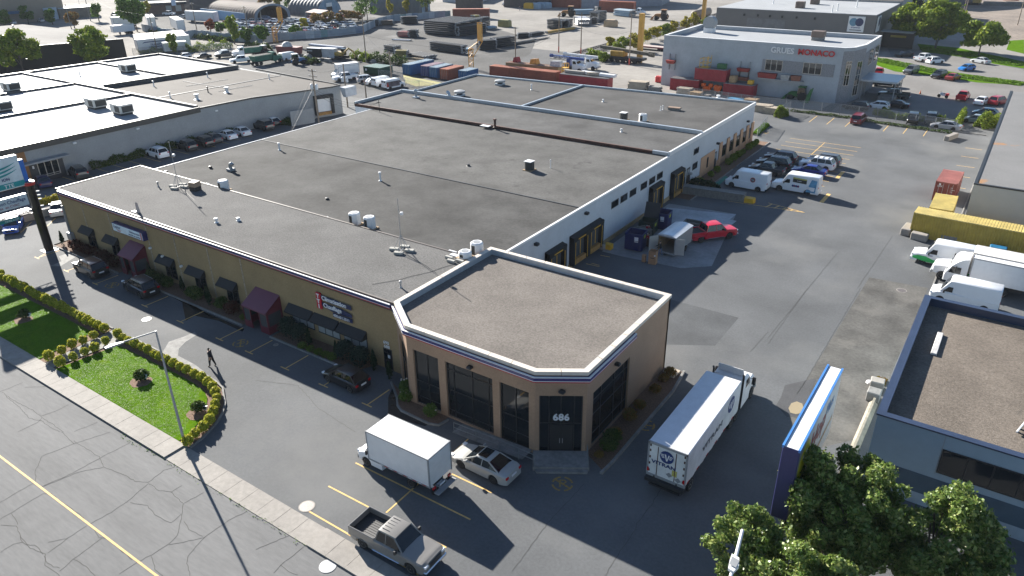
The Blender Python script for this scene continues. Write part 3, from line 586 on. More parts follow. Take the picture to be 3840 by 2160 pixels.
def proto(kind):
    if kind in PROTO: return PROTO[kind]
    P = []; S = SPECS[kind]; L, W, H = S['dim']; rw = S.get('rw', .33); wx = S['wx']; zg = S.get('zg', .22); hl = L/2
    b = MB().loft(body_loft(L, W, zg, S['top'], wx, rw, S.get('wid')))
    part(P, 'body', b, [paint])
    if 'gh' in S:
        g, r = greenhouse(S['gh'], W, 0, S['pn'], S.get('pil', .05)); part(P, 'windows', g, [carglass], smooth=None); part(P, 'roof', r, [paint])
    if 'shell' in S:                                  # panel van body: painted shell with windows set on it
        a, bb, c, d, zb, zr, wb, wr = S['shell']; m = MB(); rr = []
        for x, z, ww in ((a,zb,wb*.94),(a-.02,zb+.02,wb*.95),(bb,zr-.06,wr*.97),(bb-.25,zr,wr),((bb+c)/2,zr+.02,wr),(c+.1,zr,wr),(c,zr-.05,wr*.98),(d,zb,wb)):
            if z <= zb+.03: rr.append([(x,ww,zb-.1),(x,ww,z),(x,ww*.5,z),(x,-ww*.5,z),(x,-ww,z),(x,-ww,zb-.1)])
            else: rr.append([(x,wb*(.95 if x > 0 else 1),zb-.1),(x,ww,z-.1),(x,ww*.86,z),(x,-ww*.86,z),(x,-ww,z-.1),(x,-wb*(.95 if x > 0 else 1),zb-.1)])
        m.loft(rr); part(P, 'cargo_shell', m, [paint])
        wsb = .05; g = MB(); dz = zr-.12-zb
        g.add([(a+.015,wb*.84,zb+.06),(a+.015,-wb*.84,zb+.06),(bb+.09,-wr*.82,zr-.16),(bb+.09,wr*.82,zr-.16)], [(0,1,2,3)]); part(P, 'windshield', g, [carglass], smooth=None)
        for s in (1,-1):
            g = MB(); xw0, xw1 = a-.28, a-.28-S.get('winl', .95); zt = zb+S.get('winh', .55)
            y0 = s*(wb*.965+.02); y1 = s*(wb*.965+(wr-wb)*.5+.035)
            q = [(xw0,y0,zb+.05),(xw1,y0,zb+.05),(xw1,y1,zt),(xw0-.38,y1,zt)]; g.add(q, [(0,1,2,3)] if s < 0 else [(3,2,1,0)])
            part(P, 'side_window', g, [carglass], smooth=None)
        for s in (1,-1):
            if S.get('reargl'): g = MB().add([(c-.03,s*.08,zb+.25),(c-.03,s*(wr-.12),zb+.25),(c-.03,s*(wr-.15),zr-.25),(c-.03,s*.08,zr-.25)], [(0,1,2,3)]); part(P, 'rear_window', g, [carglass], smooth=None)
        q = MB().box(hl-.35,hl+.03,-W/2*.86,W/2*.86,zg,zg+.32).box(-hl-.04,-hl+.15,-W/2*.93,W/2*.93,zg,zg+.25); part(P, 'bumper', q, [plast if S.get('dark_bumper', 1) else paint])
    if 'bed' in S:
        x0, x1, zf, zt = S['bed']; w2 = W/2*.97; q = MB()
        q.bbox(x1,x0,w2-.09,w2,zf-.25,zt,.03); q.bbox(x1,x0,-w2,-w2+.09,zf-.25,zt,.03); q.bbox(x1-.02,x1+.06,-w2+.06,w2-.06,zf-.2,zt-.02,.02); q.bbox(x0-.06,x0+.02,-w2+.09,w2-.09,zf-.2,zt,.02)
        part(P, 'bed', q, [paint]); f = MB().box(x1+.06,x0-.06,-w2+.09,w2-.09,zf,zf+.03)
        for k in range(9): f.box(x1+.1,x0-.1,-w2+.16+k*.165,-w2+.2+k*.165,zf+.03,zf+.05)
        part(P, 'bed_liner', f, [plast], smooth=None)
    t, r = wheel_mesh(rw, S.get('ww', .22)); yw = W/2-S.get('ww', .22)/2-.015
    for x in wx:
        for s in (1,-1): part(P, 'wheel', t, [rubber], None, (x, s*yw, rw), 40, 0 if s > 0 else math.pi); part(P, 'rim', r, [S.get('rim', rimm), plast], len(P)-1, None, 40)
    zh, zt2 = S.get('lamps', (.66,.8))
    for s in (1,-1):
        hb = MB().bbox(hl-.30,hl-.015,s*W/2*.60 if s > 0 else -W/2*.90,W/2*.90 if s > 0 else -W/2*.60,zh-.07,zh+.07,.02); part(P, 'headlight', hb, [lampw])
        tb = MB().bbox(-hl-.008,-hl+.10,s*W/2*.62 if s > 0 else -W/2*.90,W/2*.90 if s > 0 else -W/2*.62,zt2-.09,zt2+.09,.02); part(P, 'tail_light', tb, [lampr])
        mx = S.get('mirror', (S.get('gh') or S.get('shell'))[0]-.35); mz = (S.get('gh') or S.get('shell'))[4]+.08; ms = S.get('msz', 1)
        mb = MB().bbox(mx-.07,mx+.07,s*(W/2-.03) if s > 0 else -(W/2+.2),W/2+.2 if s > 0 else -(W/2-.03),mz-.08*ms,mz+.09*ms,.025); part(P, 'mirror', mb, [S.get('mm', paint)])
    part(P, 'licence_plate', MB().box(-hl-.02,-hl+.02,-.26,.26,S.get('pz',.72)-.07,S.get('pz',.72)+.07), [plate], smooth=None)
    gr = MB().box(hl-.12,hl+.006,-W*.26,W*.26,S.get('gz',(.42,.62))[0],S.get('gz',(.42,.62))[1]); part(P, 'grille', gr, [plast], smooth=None)
    for fn in S.get('extra', []): fn(P, S)
    # turn into shared meshes
    out = []
    for name, mb, mats, par, loc, smooth, rz in P:
        me = bpy.data.meshes.new(kind+'_'+name); me.from_pydata(mb.v, [], mb.f)
        for q in mats: me.materials.append(q)
        if len(mats) > 1: me.polygons.foreach_set('material_index', mb.m)
        if smooth: me.polygons.foreach_set('use_smooth', [True]*len(me.polygons)); me.set_sharp_from_angle(angle=R(smooth))
        me.update(); out.append((name, me, par, loc, rz))
    PROTO[kind] = out; return out
FAR_SKIP = {1: ('mirror','rim','licence_plate','grille','headlight','bed_liner'), 2: ('mirror','rim','licence_plate','grille','headlight','tail_light','bumper','side_window','rear_window','bed_liner')}
def vehicle(kind, p, hd, col, name, label, cat, group=None, lod=0, z=0.0, cols=None):
    root = thing(name, label, cat, (p[0], p[1], z), R(hd), group); made = []
    for pname, me, par, loc, rz in proto(kind):
        if lod and pname in FAR_SKIP[lod]: made.append(None); continue
        o = bpy.data.objects.new(pname, me); link(o, made[par] if par is not None and made[par] else root)
        if loc: o.location = loc
        o.rotation_euler = (0, 0, rz); o.color = (*((cols or {}).get(pname, col)), 1); made.append(o)
    return root
def near(px_pt, hd, W):      # from a point on the ground midway between the two visible wheels to the vehicle's middle
    ca, sa = math.cos(R(hd)), math.sin(R(hd)); n = Vector((-sa, ca)); p = Vector(px_pt[:2])
    if n.dot(p) < 0: n = -n
    return p+n*(W/2-.1)
def rails(P, S):
    a, b, c, d, zb, zr, wb, wr = S['gh']
    for s in (1,-1): part(P, 'roof_rail', MB().tube([(b-.15,s*(wr-.06),zr+.01),(b-.3,s*(wr-.06),zr+.06),(c+.3,s*(wr-.06),zr+.06),(c+.1,s*(wr-.06),zr+.01)], .022, 4), [steel])
def rack(P, S):
    a, b, c, d, zb, zr, wb, wr = S['gh']; q = MB()
    for x in (b-.4,(b+c)/2,c+.4): q.box(x-.05,x+.05,-wr,wr,zr+.05,zr+.1)
    part(P, 'roof_rack', q, [steel])
def sunroof(P, S):
    a, b, c, d, zb, zr, wb, wr = S['gh']; part(P, 'sunroof', MB().add([(b-.05,wr*.8,zr+.04),(b-.05,-wr*.8,zr+.04),(b-.75,-wr*.8,zr+.056),(b-.75,wr*.8,zr+.056)], [(0,3,2,1)]), [carglass], smooth=None)
chrome = mat('chrome', (.65,.66,.68), .12, var=0, metal=1)
def pickup_front(P, S):
    L, W, H = S['dim']; hl = L/2
    part(P, 'bumper', MB().bbox(hl-.2,hl+.06,-W/2*.95,W/2*.95,.42,.64,.05).bbox(-hl-.06,-hl+.1,-W/2*.93,W/2*.93,.45,.62,.04), [chrome])
    for s in (1,-1): part(P, 'running_board', MB().tube([(1.05,s*(W/2+.02),.42),(-.95,s*(W/2+.02),.42)], .05, 5), [chrome])
def roofribs(P, S):
    a, b, c, d, zb, zr, wb, wr = S['gh']; q = MB()
    for k in range(5): q.box(c+.08,c+.6,-.48+k*.24,-.45+k*.24,zr+.02,zr+.058)
    part(P, 'roof_rib', q, [paint])
def boxvan(P, S):
    x0, x1, w, z0, z1 = S['box']; q = MB().bbox(x1,x0,-w,w,z0,z1,.04); part(P, 'cargo_box', q, [white])
    f = MB()
    for s in (1,-1):
        f.box(x1-.03,x0+.02,s*w-.03,s*w+.03,z1-.07,z1+.012); f.box(x1-.03,x0+.02,s*w-.03,s*w+.025,z0-.06,z0+.04); f.box(x1-.03,x1+.06,s*w-.05,s*w+.03,z0,z1); f.box(x0-.04,x0+.02,s*w-.03,s*w+.028,z0,z1)
    f.box(x1-.03,x1+.05,-w,w,z1-.08,z1+.01); part(P, 'box_frame', f, [greym])
    d = MB().box(x1-.02,x1+.02,-w+.07,w-.07,z0+.1,z1-.18)
    for k in range(5): d.box(x1-.026,x1-.02,-w+.07,w-.07,z0+.1+k*(z1-z0-.3)/5,z0+.12+k*(z1-z0-.3)/5)
    part(P, 'roller_door', d, [mat('door_off_white', (.62,.63,.62), .5, var=.06, scale=2)])
    rf = MB()
    for s in (1,-1):
        n = 10
        for k in range(n): rf.box(x1+.3+k*(x0-x1-1.2)/n,x1+.3+(k+.7)*(x0-x1-1.2)/n,s*(w+.026),s*(w+.032),z0-.02,z0+.03,k % 2)
    part(P, 'reflector_strip', rf, [lampr, white]); part(P, 'chassis', MB().box(x1+.2,x0+.6,-.45,.45,.5,z0), [dark])
    part(P, 'rear_step', MB().bbox(x1-.55,x1-.15,-w*.85,w*.85,.42,.5,.02).box(x1-.2,x1+.3,-.4,-.3,.45,.6).box(x1-.2,x1+.3,.3,.4,.45,.6), [greym])
PW = dict(pn=(.48,))
SPECS = {
 'sedan': dict(dim=(4.75,1.82,1.45), wx=(1.38,-1.33), top=[(2.38,.60),(2.25,.70),(1.2,.90),(.95,.96),(-1.45,1.0),(-1.9,1.0),(-2.3,.93),(-2.38,.72)], gh=(1.08,.28,-.95,-1.75,.94,1.45,.80,.60), **PW),
 'coupe_sedan': dict(dim=(4.8,1.86,1.42), wx=(1.38,-1.33), top=[(2.4,.58),(2.25,.68),(1.2,.88),(.95,.93),(-1.45,.99),(-1.95,1.0),(-2.33,.93),(-2.4,.70)], gh=(1.12,.22,-.80,-1.85,.93,1.42,.82,.60), extra=[sunroof], rim=mat('dark_rim', (.06,.06,.065), .35), **PW),
 'hatch': dict(dim=(4.1,1.72,1.48), wx=(1.27,-1.28), top=[(2.05,.60),(1.92,.72),(1.1,.92),(.9,.97),(-1.5,1.02),(-1.95,.98),(-2.05,.70)], gh=(1.08,.25,-1.3,-1.92,.95,1.48,.78,.60), **PW),
 'suv': dict(dim=(4.65,1.86,1.68), rw=.36, wx=(1.38,-1.33), zg=.26, top=[(2.32,.70),(2.2,.86),(1.15,1.04),(.95,1.08),(-1.9,1.10),(-2.25,1.08),(-2.32,.78)], gh=(1.1,.38,-1.75,-2.18,1.06,1.68,.83,.66), pn=(.36,.68), lamps=(.84,.98), extra=[rails], gz=(.5,.8)),
 'suv_rack': dict(dim=(4.9,1.92,1.76), rw=.38, wx=(1.45,-1.42), zg=.28, top=[(2.45,.74),(2.3,.92),(1.2,1.10),(1.0,1.14),(-2.0,1.16),(-2.38,1.14),(-2.45,.8)], gh=(1.15,.42,-1.85,-2.28,1.12,1.76,.86,.70), pn=(.36,.68), lamps=(.9,1.02), extra=[rails, rack], gz=(.5,.85)),
 'minivan': dict(dim=(4.75,1.94,1.72), wx=(1.45,-1.42), zg=.24, top=[(2.37,.66),(2.2,.84),(1.5,.98),(1.3,1.0),(-2.0,1.04),(-2.32,1.02),(-2.37,.75)], gh=(1.45,.65,-1.95,-2.26,1.0,1.72,.87,.70), pn=(.38,.68), lamps=(.78,1.05)),
 'jeep': dict(dim=(4.3,1.85,1.80), rw=.40, wx=(1.25,-1.25), zg=.35, top=[(2.15,1.05),(2.0,1.08),(.7,1.12),(.6,1.14),(-2.1,1.14),(-2.15,1.1)], gh=(.55,.35,-2.0,-2.1,1.12,1.8,.80,.74), pn=(.4,.7), lamps=(.9,.95), pil=.07, gz=(.6,1.0)),
 'pickup': dict(dim=(5.85,2.0,1.86), rw=.39, wx=(1.84,-1.80), zg=.34, top=[(2.92,.86),(2.82,1.02),(2.6,1.08),(1.35,1.16),(1.15,1.18),(-.75,1.20),(-.83,1.2),(-.84,.80),(-2.92,.80)], gh=(1.25,.58,-.58,-.80,1.16,1.86,.88,.70), pn=(.62,), bed=(-.84,-2.86,.82,1.26), lamps=(.92,1.0), mm=plast, msz=1.5, pz=.62, extra=[pickup_front, roofribs], gz=(.68,.98)),
 'crewcab': dict(dim=(5.9,2.0,1.9), rw=.40, wx=(1.85,-1.80), zg=.36, top=[(2.95,.9),(2.85,1.06),(2.6,1.12),(1.5,1.2),(1.3,1.22),(-1.15,1.22),(-1.2,1.2),(-1.21,.86),(-2.95,.86)], gh=(1.42,.78,-.9,-1.16,1.2,1.9,.88,.70), pn=(.50,), bed=(-1.21,-2.9,1.12,1.28), lamps=(.95,1.02), mm=plast, msz=1.4, pz=.62, extra=[pickup_front], gz=(.68,1.0), rim=mat('dark_rim', (.06,.06,.065), .35)),
 'smallpick': dict(dim=(4.97,1.9,1.69), rw=.37, wx=(1.5,-1.45), zg=.28, top=[(2.48,.74),(2.35,.9),(1.3,1.06),(1.05,1.09),(-1.0,1.1),(-1.1,1.1),(-1.11,.85),(-2.48,.85)], gh=(1.15,.4,-.75,-1.1,1.07,1.69,.84,.66), pn=(.5,), bed=(-1.11,-2.44,1.02,1.12), lamps=(.9,1.0), extra=[rails]),
 'van': dict(dim=(5.7,2.05,2.5), rw=.36, wx=(1.9,-1.75), zg=.24, top=[(2.85,.85),(2.75,1.0),(2.2,1.2),(1.95,1.28),(-2.75,1.3),(-2.85,1.25)], shell=(2.05,1.35,-2.80,-2.83,1.28,2.5,.99,.90), lamps=(.95,1.25), winl=.75, msz=1.7, mm=plast, pz=.9, ww=.24),
 'nosevan': dict(dim=(6.1,2.03,2.55), rw=.38, wx=(1.95,-1.70), zg=.28, top=[(3.05,.85),(2.92,1.06),(2.4,1.16),(1.85,1.22),(1.6,1.26),(-2.95,1.28),(-3.05,1.2)], shell=(1.75,1.1,-2.98,-3.03,1.25,2.55,.98,.88), lamps=(.95,1.2), winl=.8, msz=1.6, mm=plast, pz=.9, ww=.24, dark_bumper=0),
 'lowvan': dict(dim=(5.5,2.0,2.1), rw=.36, wx=(1.7,-1.6), zg=.24, top=[(2.75,.8),(2.6,.98),(2.0,1.1),(1.7,1.15),(-2.65,1.2),(-2.75,1.15)], shell=(1.8,1.15,-2.68,-2.73,1.15,2.1,.97,.86), lamps=(.85,1.1), winl=.85, msz=1.4, reargl=1, pz=.85),
 'boxtruck': dict(dim=(6.7,2.0,2.4), rw=.36, wx=(2.45,-1.5), zg=.28, top=[(3.35,.85),(3.22,1.0),(2.7,1.2),(2.45,1.28),(1.1,1.3),(1.0,1.28),(.95,.62),(-2.2,.60),(-2.6,.58),(-3.3,.5)], shell=(2.55,1.85,1.02,1.0,1.28,2.42,.96,.86), wid=[(3.4,1),(1.0,1),(.98,.5),(-3.4,.5)], box=(2.05,-3.25,1.10,.95,3.2), lamps=(.95,.7), winl=.9, msz=2, mm=plast, pz=.6, extra=[boxvan], ww=.24),
}
# ---- near vehicles
DK = (.012,.013,.016); WH = (.78,.79,.80); SI = (.42,.44,.46); GR = (.10,.105,.11)
v = vehicle('pickup', near(K(13,1318,1290), 2, 2.0), 2, (.20,.188,.172), 'pickup_truck', 'grey extended cab pickup truck with an empty black bed parked nearest the sidewalk', 'pickup truck')
v = vehicle('boxtruck', near((-28.45,26.95), 180, 2.0), 180.5, WH, 'box_truck', 'white box truck with plain white cargo box parked beside the silver sedan', 'truck')
v = vehicle('coupe_sedan', near(K(13,2230,440), 179, 1.86), 179, (.36,.36,.345), 'parked_car', 'silver sedan with black sunroof parked below the entrance ramp', 'car', 'cars parked in front of the building')
v = vehicle('hatch', near(K(9,842,1000), 178, 1.72), 178, DK, 'parked_car', 'black hatchback parked beside the corner flower bed', 'car', 'cars parked in front of the building')
v = vehicle('suv', near(K(8,1352,68), 176, 1.86), 176, DK, 'parked_car', 'black compact suv parked between the two maroon vestibules', 'car', 'cars parked in front of the building')
v = vehicle('suv', near(K(4,850,1325), 178, 1.86), 178, (.02,.021,.022), 'parked_car', 'dark station wagon with bright roof rails parked by the far maroon vestibule', 'car', 'cars parked in front of the building', cols={'roof': (.05,.015,.02)})
v = vehicle('hatch', K(4,85,900)+Vector((-.6,1.0,0)), -35, (.01,.06,.33), 'parked_car', 'bright blue car facing the street at the left edge of the photo', 'car')
v = vehicle('sedan', G(222,818)+Vector((-2.1,1.1,0)), 150, SI, 'parked_car', 'silver sedan nosed to the low wall, half hidden by the building corner', 'car')
v = vehicle('sedan', K(4,440,415), 166, (.012,.02,.09), 'parked_car', 'navy blue sedan parked below the big framed window', 'car', 'cars along the side hedge', 1)
v = vehicle('suv', K(4,800,325), 168, (.05,.055,.055), 'parked_car', 'dark grey suv parked at the near end of the hedge', 'car', 'cars along the side hedge', 1)
v = vehicle('suv', K(4,1590,128), 176, WH, 'parked_car', 'white compact suv alone in the middle of the hedge row', 'car', 'cars along the side hedge', 1)
for kind, pt, c, lab in (('suv',K(4,1890,55),(.03,.033,.036),'charcoal crossover next along from the white suv by the hedge'),('suv',K(4,2060,15),DK,'black suv third from the white suv by the hedge'),('hatch',K(0,2150,1425),(.06,.065,.07),'dark grey hatchback right before the two white sedans by the hedge'),
    ('sedan',K(0,2290,1390),WH,'white sedan with silver trim beside the grey hatchback'),('sedan',K(0,2430,1355),(.70,.71,.72),'white sedan parked second, next to the black explorer style suv'),('suv_rack',K(1,80,1300),(.022,.024,.026),'large black suv parked near the end of the hedge'),('hatch',K(1,160,1255),(.015,.017,.02),'small black car with a white roof at the end of the hedge')):
    lab = lab.replace('black explorer style suv', 'large black suv')
    vehicle(kind, pt, 172, c, 'parked_car', lab, 'car', 'cars along the side hedge', 1, cols={'roof': WH} if 'white roof' in lab else None)
# right parking lot
def rlv(kind, mid, c, lab, cat='car', hd=179, W=1.86, lod=0, **k): return vehicle(kind, near(Z(2700,420,*mid), hd, W), hd, c, 'parked_car' if cat == 'car' else cat.replace(' ','_'), lab, cat, 'vehicles in the right parking lot', lod, **k)
va = rlv('van', (425,1340), WH, 'white high roof van with a round red logo on its side', 'van', 179, 2.05)
vb = rlv('nosevan', (1265,1400), WH, 'white long nose van with blue photo graphics on its rear side', 'van', 178.5, 2.03)
rlv('smallpick', (765,1085), (.055,.06,.065), 'dark grey small pickup parked right behind the white high roof van', 'pickup truck', 178, 1.9)
rlv('suv_rack', (890,985), (.012,.015,.02), 'black suv with roof rack crossbars between the pickup and the dark red crossover', W=1.92)
rlv('suv', (1010,880), (.05,.012,.016), 'dark red crossover farthest in the left row of the lot')
rlv('sedan', (1500,1105), (.008,.02,.20), 'royal blue sedan parked behind the graphics van')
rlv('suv_rack', (1640,1000), WH, 'white suv parked between the blue sedan and the grey crossover', W=1.92)
rlv('suv', (1760,930), (.06,.068,.08), 'slate grey crossover farthest in the right row of the lot')
vehicle('minivan', K(3,905,1235), 88, (.16,.012,.015), 'minivan', 'dark red minivan backed at the rear curb of the lot', 'minivan', None, 0)
# livery on the vans
def disc(name, m, root, c, n, r, th=.012, seg=20, up=(0,0,1), sx=1.0):
    n = Vector(n).normalized(); u = Vector(up); u = (u-n*u.dot(n)).normalized(); a = u.cross(n); P = []
    for k in range(seg): t = 2*math.pi*k/seg; P.append(Vector(c)+(a*math.cos(t)*sx+u*math.sin(t))*r)
    return MB().loft([[tuple(p) for p in P],[tuple(p+n*th) for p in P]]).build(name, m, root)
redlogo = mat('logo_red', (.45,.03,.02), .5); bluelogo = mat('logo_blue', (.015,.04,.16), .5); greylogo = mat('logo_grey', (.10,.11,.12), .5); teal = mat('logo_teal', (.01,.28,.30), .45); greenl = mat('logo_green', (.03,.42,.10), .5); skyb = mat('graphic_blue', (.10,.30,.48), .45, var=.3, scale=2); limeg = mat('graphic_lime', (.45,.42,.10), .5)
disc('logo', redlogo, va, (-.95,1.0,1.55), (0,1,.05), .34); disc('logo_centre', greylogo, va, (-.95,1.014,1.55), (0,1,.05), .26)
text('TEAM', .16, white, va, (-.72,1.045,1.5), (-1,0,0), (0,-.05,1), .003, .01)
y = 1.0
MB().quad((-1.5,y+.02,.5),(-2.75,y+.02,.5),(-2.8,y-.05,2.15),(-2.1,y-.05,2.2)).build('side_graphic', skyb, vb); MB().quad((.3,y,1.55),(-1.5,y,1.5),(-1.5,y-.04,2.1),(.3,y-.04,2.15)).build('side_graphic', mat('graphic_black', (.02,.02,.02), .5), vb)
MB().quad((.28,y-.02,2.0),(-1.5,y-.02,1.98),(-1.5,y-.035,2.15),(.28,y-.035,2.2)).build('side_graphic', limeg, vb)
for i, x in enumerate((.2,0,-.25,-.5)): disc('side_graphic', (mat('logo_plum', (.16,.02,.08), .5) if i % 2 else bluelogo), vb, (x,y+.035,1.05), (0,1,0), .15)
text('Artabel', .2, white, vb, (-.25,y+.02,1.72), (-1,0,0), (0,-.05,1), .003, .01)
disc('side_graphic', white, vb, (-1.75,y+.05,1.1), (0,1,0), .22)
# right edge trucks
def rt(kind, p, c, lab, cat, hd=178.5, W=2.03): return vehicle(kind, p, hd, c, cat.replace(' ','_'), lab, cat, 'white delivery vehicles by the yellow container', 0)
t1 = rt('nosevan', near(Z(3280,860,445,335,s=2.6), 178, 2.03)+Vector((1.95,0)), WH, 'white long nose van with a green wave along its side', 'delivery van')
g = MB().add([(2.85,1.04,.75),(2.4,1.04,.95),(1.6,1.045,.95),(.9,1.045,.7),(-1,1.045,.95),(-3,1.04,1.0),(-3,1.04,.35),(-1.2,1.045,.35),(1.3,1.045,.35),(2.85,1.02,.55)], [(0,1,2,8,9),(2,3,8),(3,4,7,8),(4,5,6,7)]); g.build('green_wave', greenl, t1)
text('publi', .2, bluelogo, t1, (1.4,1.05,1.05), (-1,0,0), (0,0,1), .003, .01)
def bigtruck(p, hd, lab, cab, boxd, logo, grp):
    r = thing('delivery_truck', lab, 'truck', (p[0],p[1],0), R(hd), grp); x0, x1, w, z0, z1 = boxd
    if cab == 'conv':
        rings = []
        for x, z0_, z1_, ww in ((3.9,.75,1.25,.75),(3.8,.6,1.45,.85),(3.2,.6,1.6,.92),(2.55,.6,1.7,1.0),(2.5,.6,1.72,1.05),(2.0,.6,2.6,1.08),(1.7,.6,2.75,1.05),(.95,.6,2.75,1.05),(.9,.6,2.7,1.05)):
            rings.append([(x,ww,z0_),(x,ww,z1_-.15),(x,ww*.8,z1_),(x,-ww*.8,z1_),(x,-ww,z1_-.15),(x,-ww,z0_)])
        c = MB().loft(rings).build('cab', white, r, smooth=30)
        MB().bbox(3.85,4.05,-1.0,1.0,.5,.85,.05).build('bumper', steel, r); wx = (2.95,-1.9); rr = .46
        MB().quad((2.5,.9,1.78),(2.5,-.9,1.78),(2.03,-.88,2.48),(2.03,.88,2.48)).build('windshield', carglass, c)
        for s in (1,-1): MB().quad(*([(2.3,s*1.085,1.75),(1.15,s*1.075,1.75),(1.15,s*1.065,2.45),(1.95,s*1.075,2.45)][::s])).build('side_window', carglass, c)
    else:
        rings = []
        for x, z0_, z1_, ww in ((3.3,.55,1.2,.95),(3.2,.55,1.5,1.02),(2.75,.55,2.35,1.04),(2.4,.55,2.75,1.0),(1.9,.55,3.1,.95),(1.4,.55,3.25,.95),(1.35,.55,3.2,.95)):
            rings.append([(x,ww,z0_),(x,ww,z1_-.2),(x,ww*.8,z1_),(x,-ww*.8,z1_),(x,-ww,z1_-.2),(x,-ww,z0_)])
        c = MB().loft(rings).build('cab', white, r, smooth=30); wx = (2.4,-1.9); rr = .42
        MB().quad((3.2,.88,1.52),(3.2,-.88,1.52),(2.79,-.85,2.25),(2.79,.85,2.25)).build('windshield', carglass, c)
        for s in (1,-1): MB().quad(*([(2.95,s*1.055,1.45),(1.9,s*1.03,1.45),(1.9,s*1.01,2.1),(2.7,s*1.045,2.1)][::s])).build('side_window', carglass, c)
    b = MB().bbox(x1,x0,-w,w,z0,z1,.04).build('cargo_box', white, r); fr = MB()
    for s in (1,-1): fr.box(x1,x0,s*w-.03,s*w+.02,z1-.1,z1+.02); fr.box(x0-.05,x0+.02,s*w-.03,s*w+.02,z0,z1)
    fr.build('box_frame', cream if cab == 'conv' else steel, b); MB().box(x1+.3,3.0,-.5,.5,.55,z0).build('chassis', dark, r)
    t, rm = wheel_mesh(rr,.28)
    for x in wx:
        for s in (1,-1): q = t.build('wheel', rubber, r, smooth=40); q.location = (x,s*.93,rr); q.rotation_euler = (0,0,0 if s > 0 else math.pi); rm.build('rim', [rimm,plast], q, smooth=40)
    for s in (1,-1): MB().bbox(2.3,2.4,s*1.15-.12,s*1.15+.12,1.7,2.25,.03).build('mirror', plast, r)
    if logo:
        disc('logo_ring', teal, b, (-1.0,w+.01,2.5), (0,1,0), .5); disc('logo_ring', white, b, (-1.0,w+.023,2.5), (0,1,0), .47); text('D', .6, bluelogo, b, (-.85,w+.04,2.3), (-1,0,0), (0,0,1), .004, .01)
        disc('logo_leaf', greenl, b, (-1.6,w+.03,2.35), (0,1,0), .16, sx=1.5); MB().quad((x0,w+.03,z0),(x1,w+.03,z0),(x1,w+.03,z0+.5),(x0,w+.03,z0+.25)).build('green_wave', greenl, b)
        for k, s in ((.9,.3),(.2,.3)): disc('logo_mark', bluelogo, b, (x0-.9+k*.8,w+.03,z1-.35), (0,1,0), .1)
        disc('logo_mark', mat('logo_plum', (.16,.02,.08), .5), b, (x0-.5,w+.03,z0+1.2), (0,1,0), .3)
    return r
gq = 'white delivery vehicles by the yellow container'
bigtruck(near(Z(3280,860,640,490,s=2.6), 180, 2.1)+Vector((2.95,0)), 178.5, 'white conventional cab box truck with a green and teal logo', 'conv', (.75,-5.6,1.2,1.05,3.55), True, gq)
bigtruck(Vector((6.55,74.3)) if False else G(3640,1085)[:2] and Vector(G(3655,1098)[:2])+Vector((.3,1.3)), 178.5, 'white cab over box truck with roof fairing and plain box', 'coe', (1.1,-3.7,1.2,1.15,3.45), False, gq)
rt('van', Vector(G(3590,1140)[:2])+Vector((.4,.2)), WH, 'white high roof van parked against the blue edged roof', 'delivery van')
# semi truck with trailer
sem = thing('semi_trailer', 'white freight trailer lettered on its rear doors and long side', 'trailer', (-13.05,40.2,0), 0)
x0, x1, y0, y1 = -14.33+13.05, -11.72+13.05, 35.4-40.2, 45.1-40.2
trw = mat('trailer_white', (.66,.67,.66), .45, var=.08, scale=1.5, var2=.12, scale2=.6)
b = MB().bbox(x0,x1,y0,y1,1.25,3.75,.03).build('cargo_box', trw, sem)
MB().box(x0+.05,x1-.05,y0+.05,y1-.05,3.75,3.762).build('roof_skin', mat('roof_skin_grey', (.62,.63,.64), .4, var=.06, scale=2), b)
fr = MB()
for x in (x0,x1-.08): fr.box(x-.02,x+.1,y0-.03,y0+.05,1.2,3.77)
fr.box(x0,x1,y0-.03,y0+.05,3.6,3.78); fr.box(x0,x1,y0-.04,y0+.05,1.12,1.3); fr.build('door_frame', steel, b)
dr = MB(); dr.box(x0+.12,-.02,y0-.02,y0+.02,1.32,3.6); dr.box(.02,x1-.12,y0-.02,y0+.02,1.32,3.6); dr.build('rear_doors', trw, b)
lr = MB()
for x in (-.6,.6): lr.tube([(x,y0-.04,1.35),(x,y0-.04,3.55)], .025, 5)
lr.build('lock_rods', rust, b)
rs = MB()
for x in (x0+.14,x1-.2): 
    for z in (1.55,2.1,2.6,3.1,3.5): rs.box(x-.02,x+.08,y0-.026,y0-.02,z-.09,z+.09)
rs.build('hinge_rust', rust, b)
lx = MB()
for s in (x0+.1,x1-.1): lx.box(s-.06,s+.06,y0-.05,y0-.03,1.45,1.75)
lx.build('tail_light', lampr, b)
def emblem(root, c, n, r):
    disc('emblem', bluelogo, root, c, n, r); n = Vector(n); a = Vector((0,0,1)).cross(n).normalized(); c = Vector(c)+n*.014
    q = MB(); P = lambda x, z: tuple(c+a*x*r+Vector((0,0,z*r)))
    q.add([P(-.35,.45),P(-.12,.45),P(.05,-.35),P(.22,.45),P(.4,.45),P(.12,-.62),P(-.05,-.62)], [(0,1,2,6),(2,3,4,5,6)][:1]+[(2,5,6),(2,3,4,5)])
    for k in range(3): q.add([P(-.95+.1*k,.35-.22*k),P(-.45+.06*k,.35-.22*k),P(-.42+.06*k,.22-.22*k),P(-.9+.1*k,.22-.22*k)], [(0,1,2,3)]); q.add([P(.45-.04*k,.35-.22*k),P(.9-.1*k,.35-.22*k),P(.86-.1*k,.22-.22*k),P(.42-.04*k,.22-.22*k)], [(0,1,2,3)])
    q.build('emblem_wing', white, root)
emblem(b, (0.0,y0-.045,3.0), (0,-1,0), .46); text('VITRAN', .36, bluelogo, b, (-.98,y0-.05,2.22), (1,0,0), (0,0,1), .006, .03, sx=1.25, spacing=1.05)
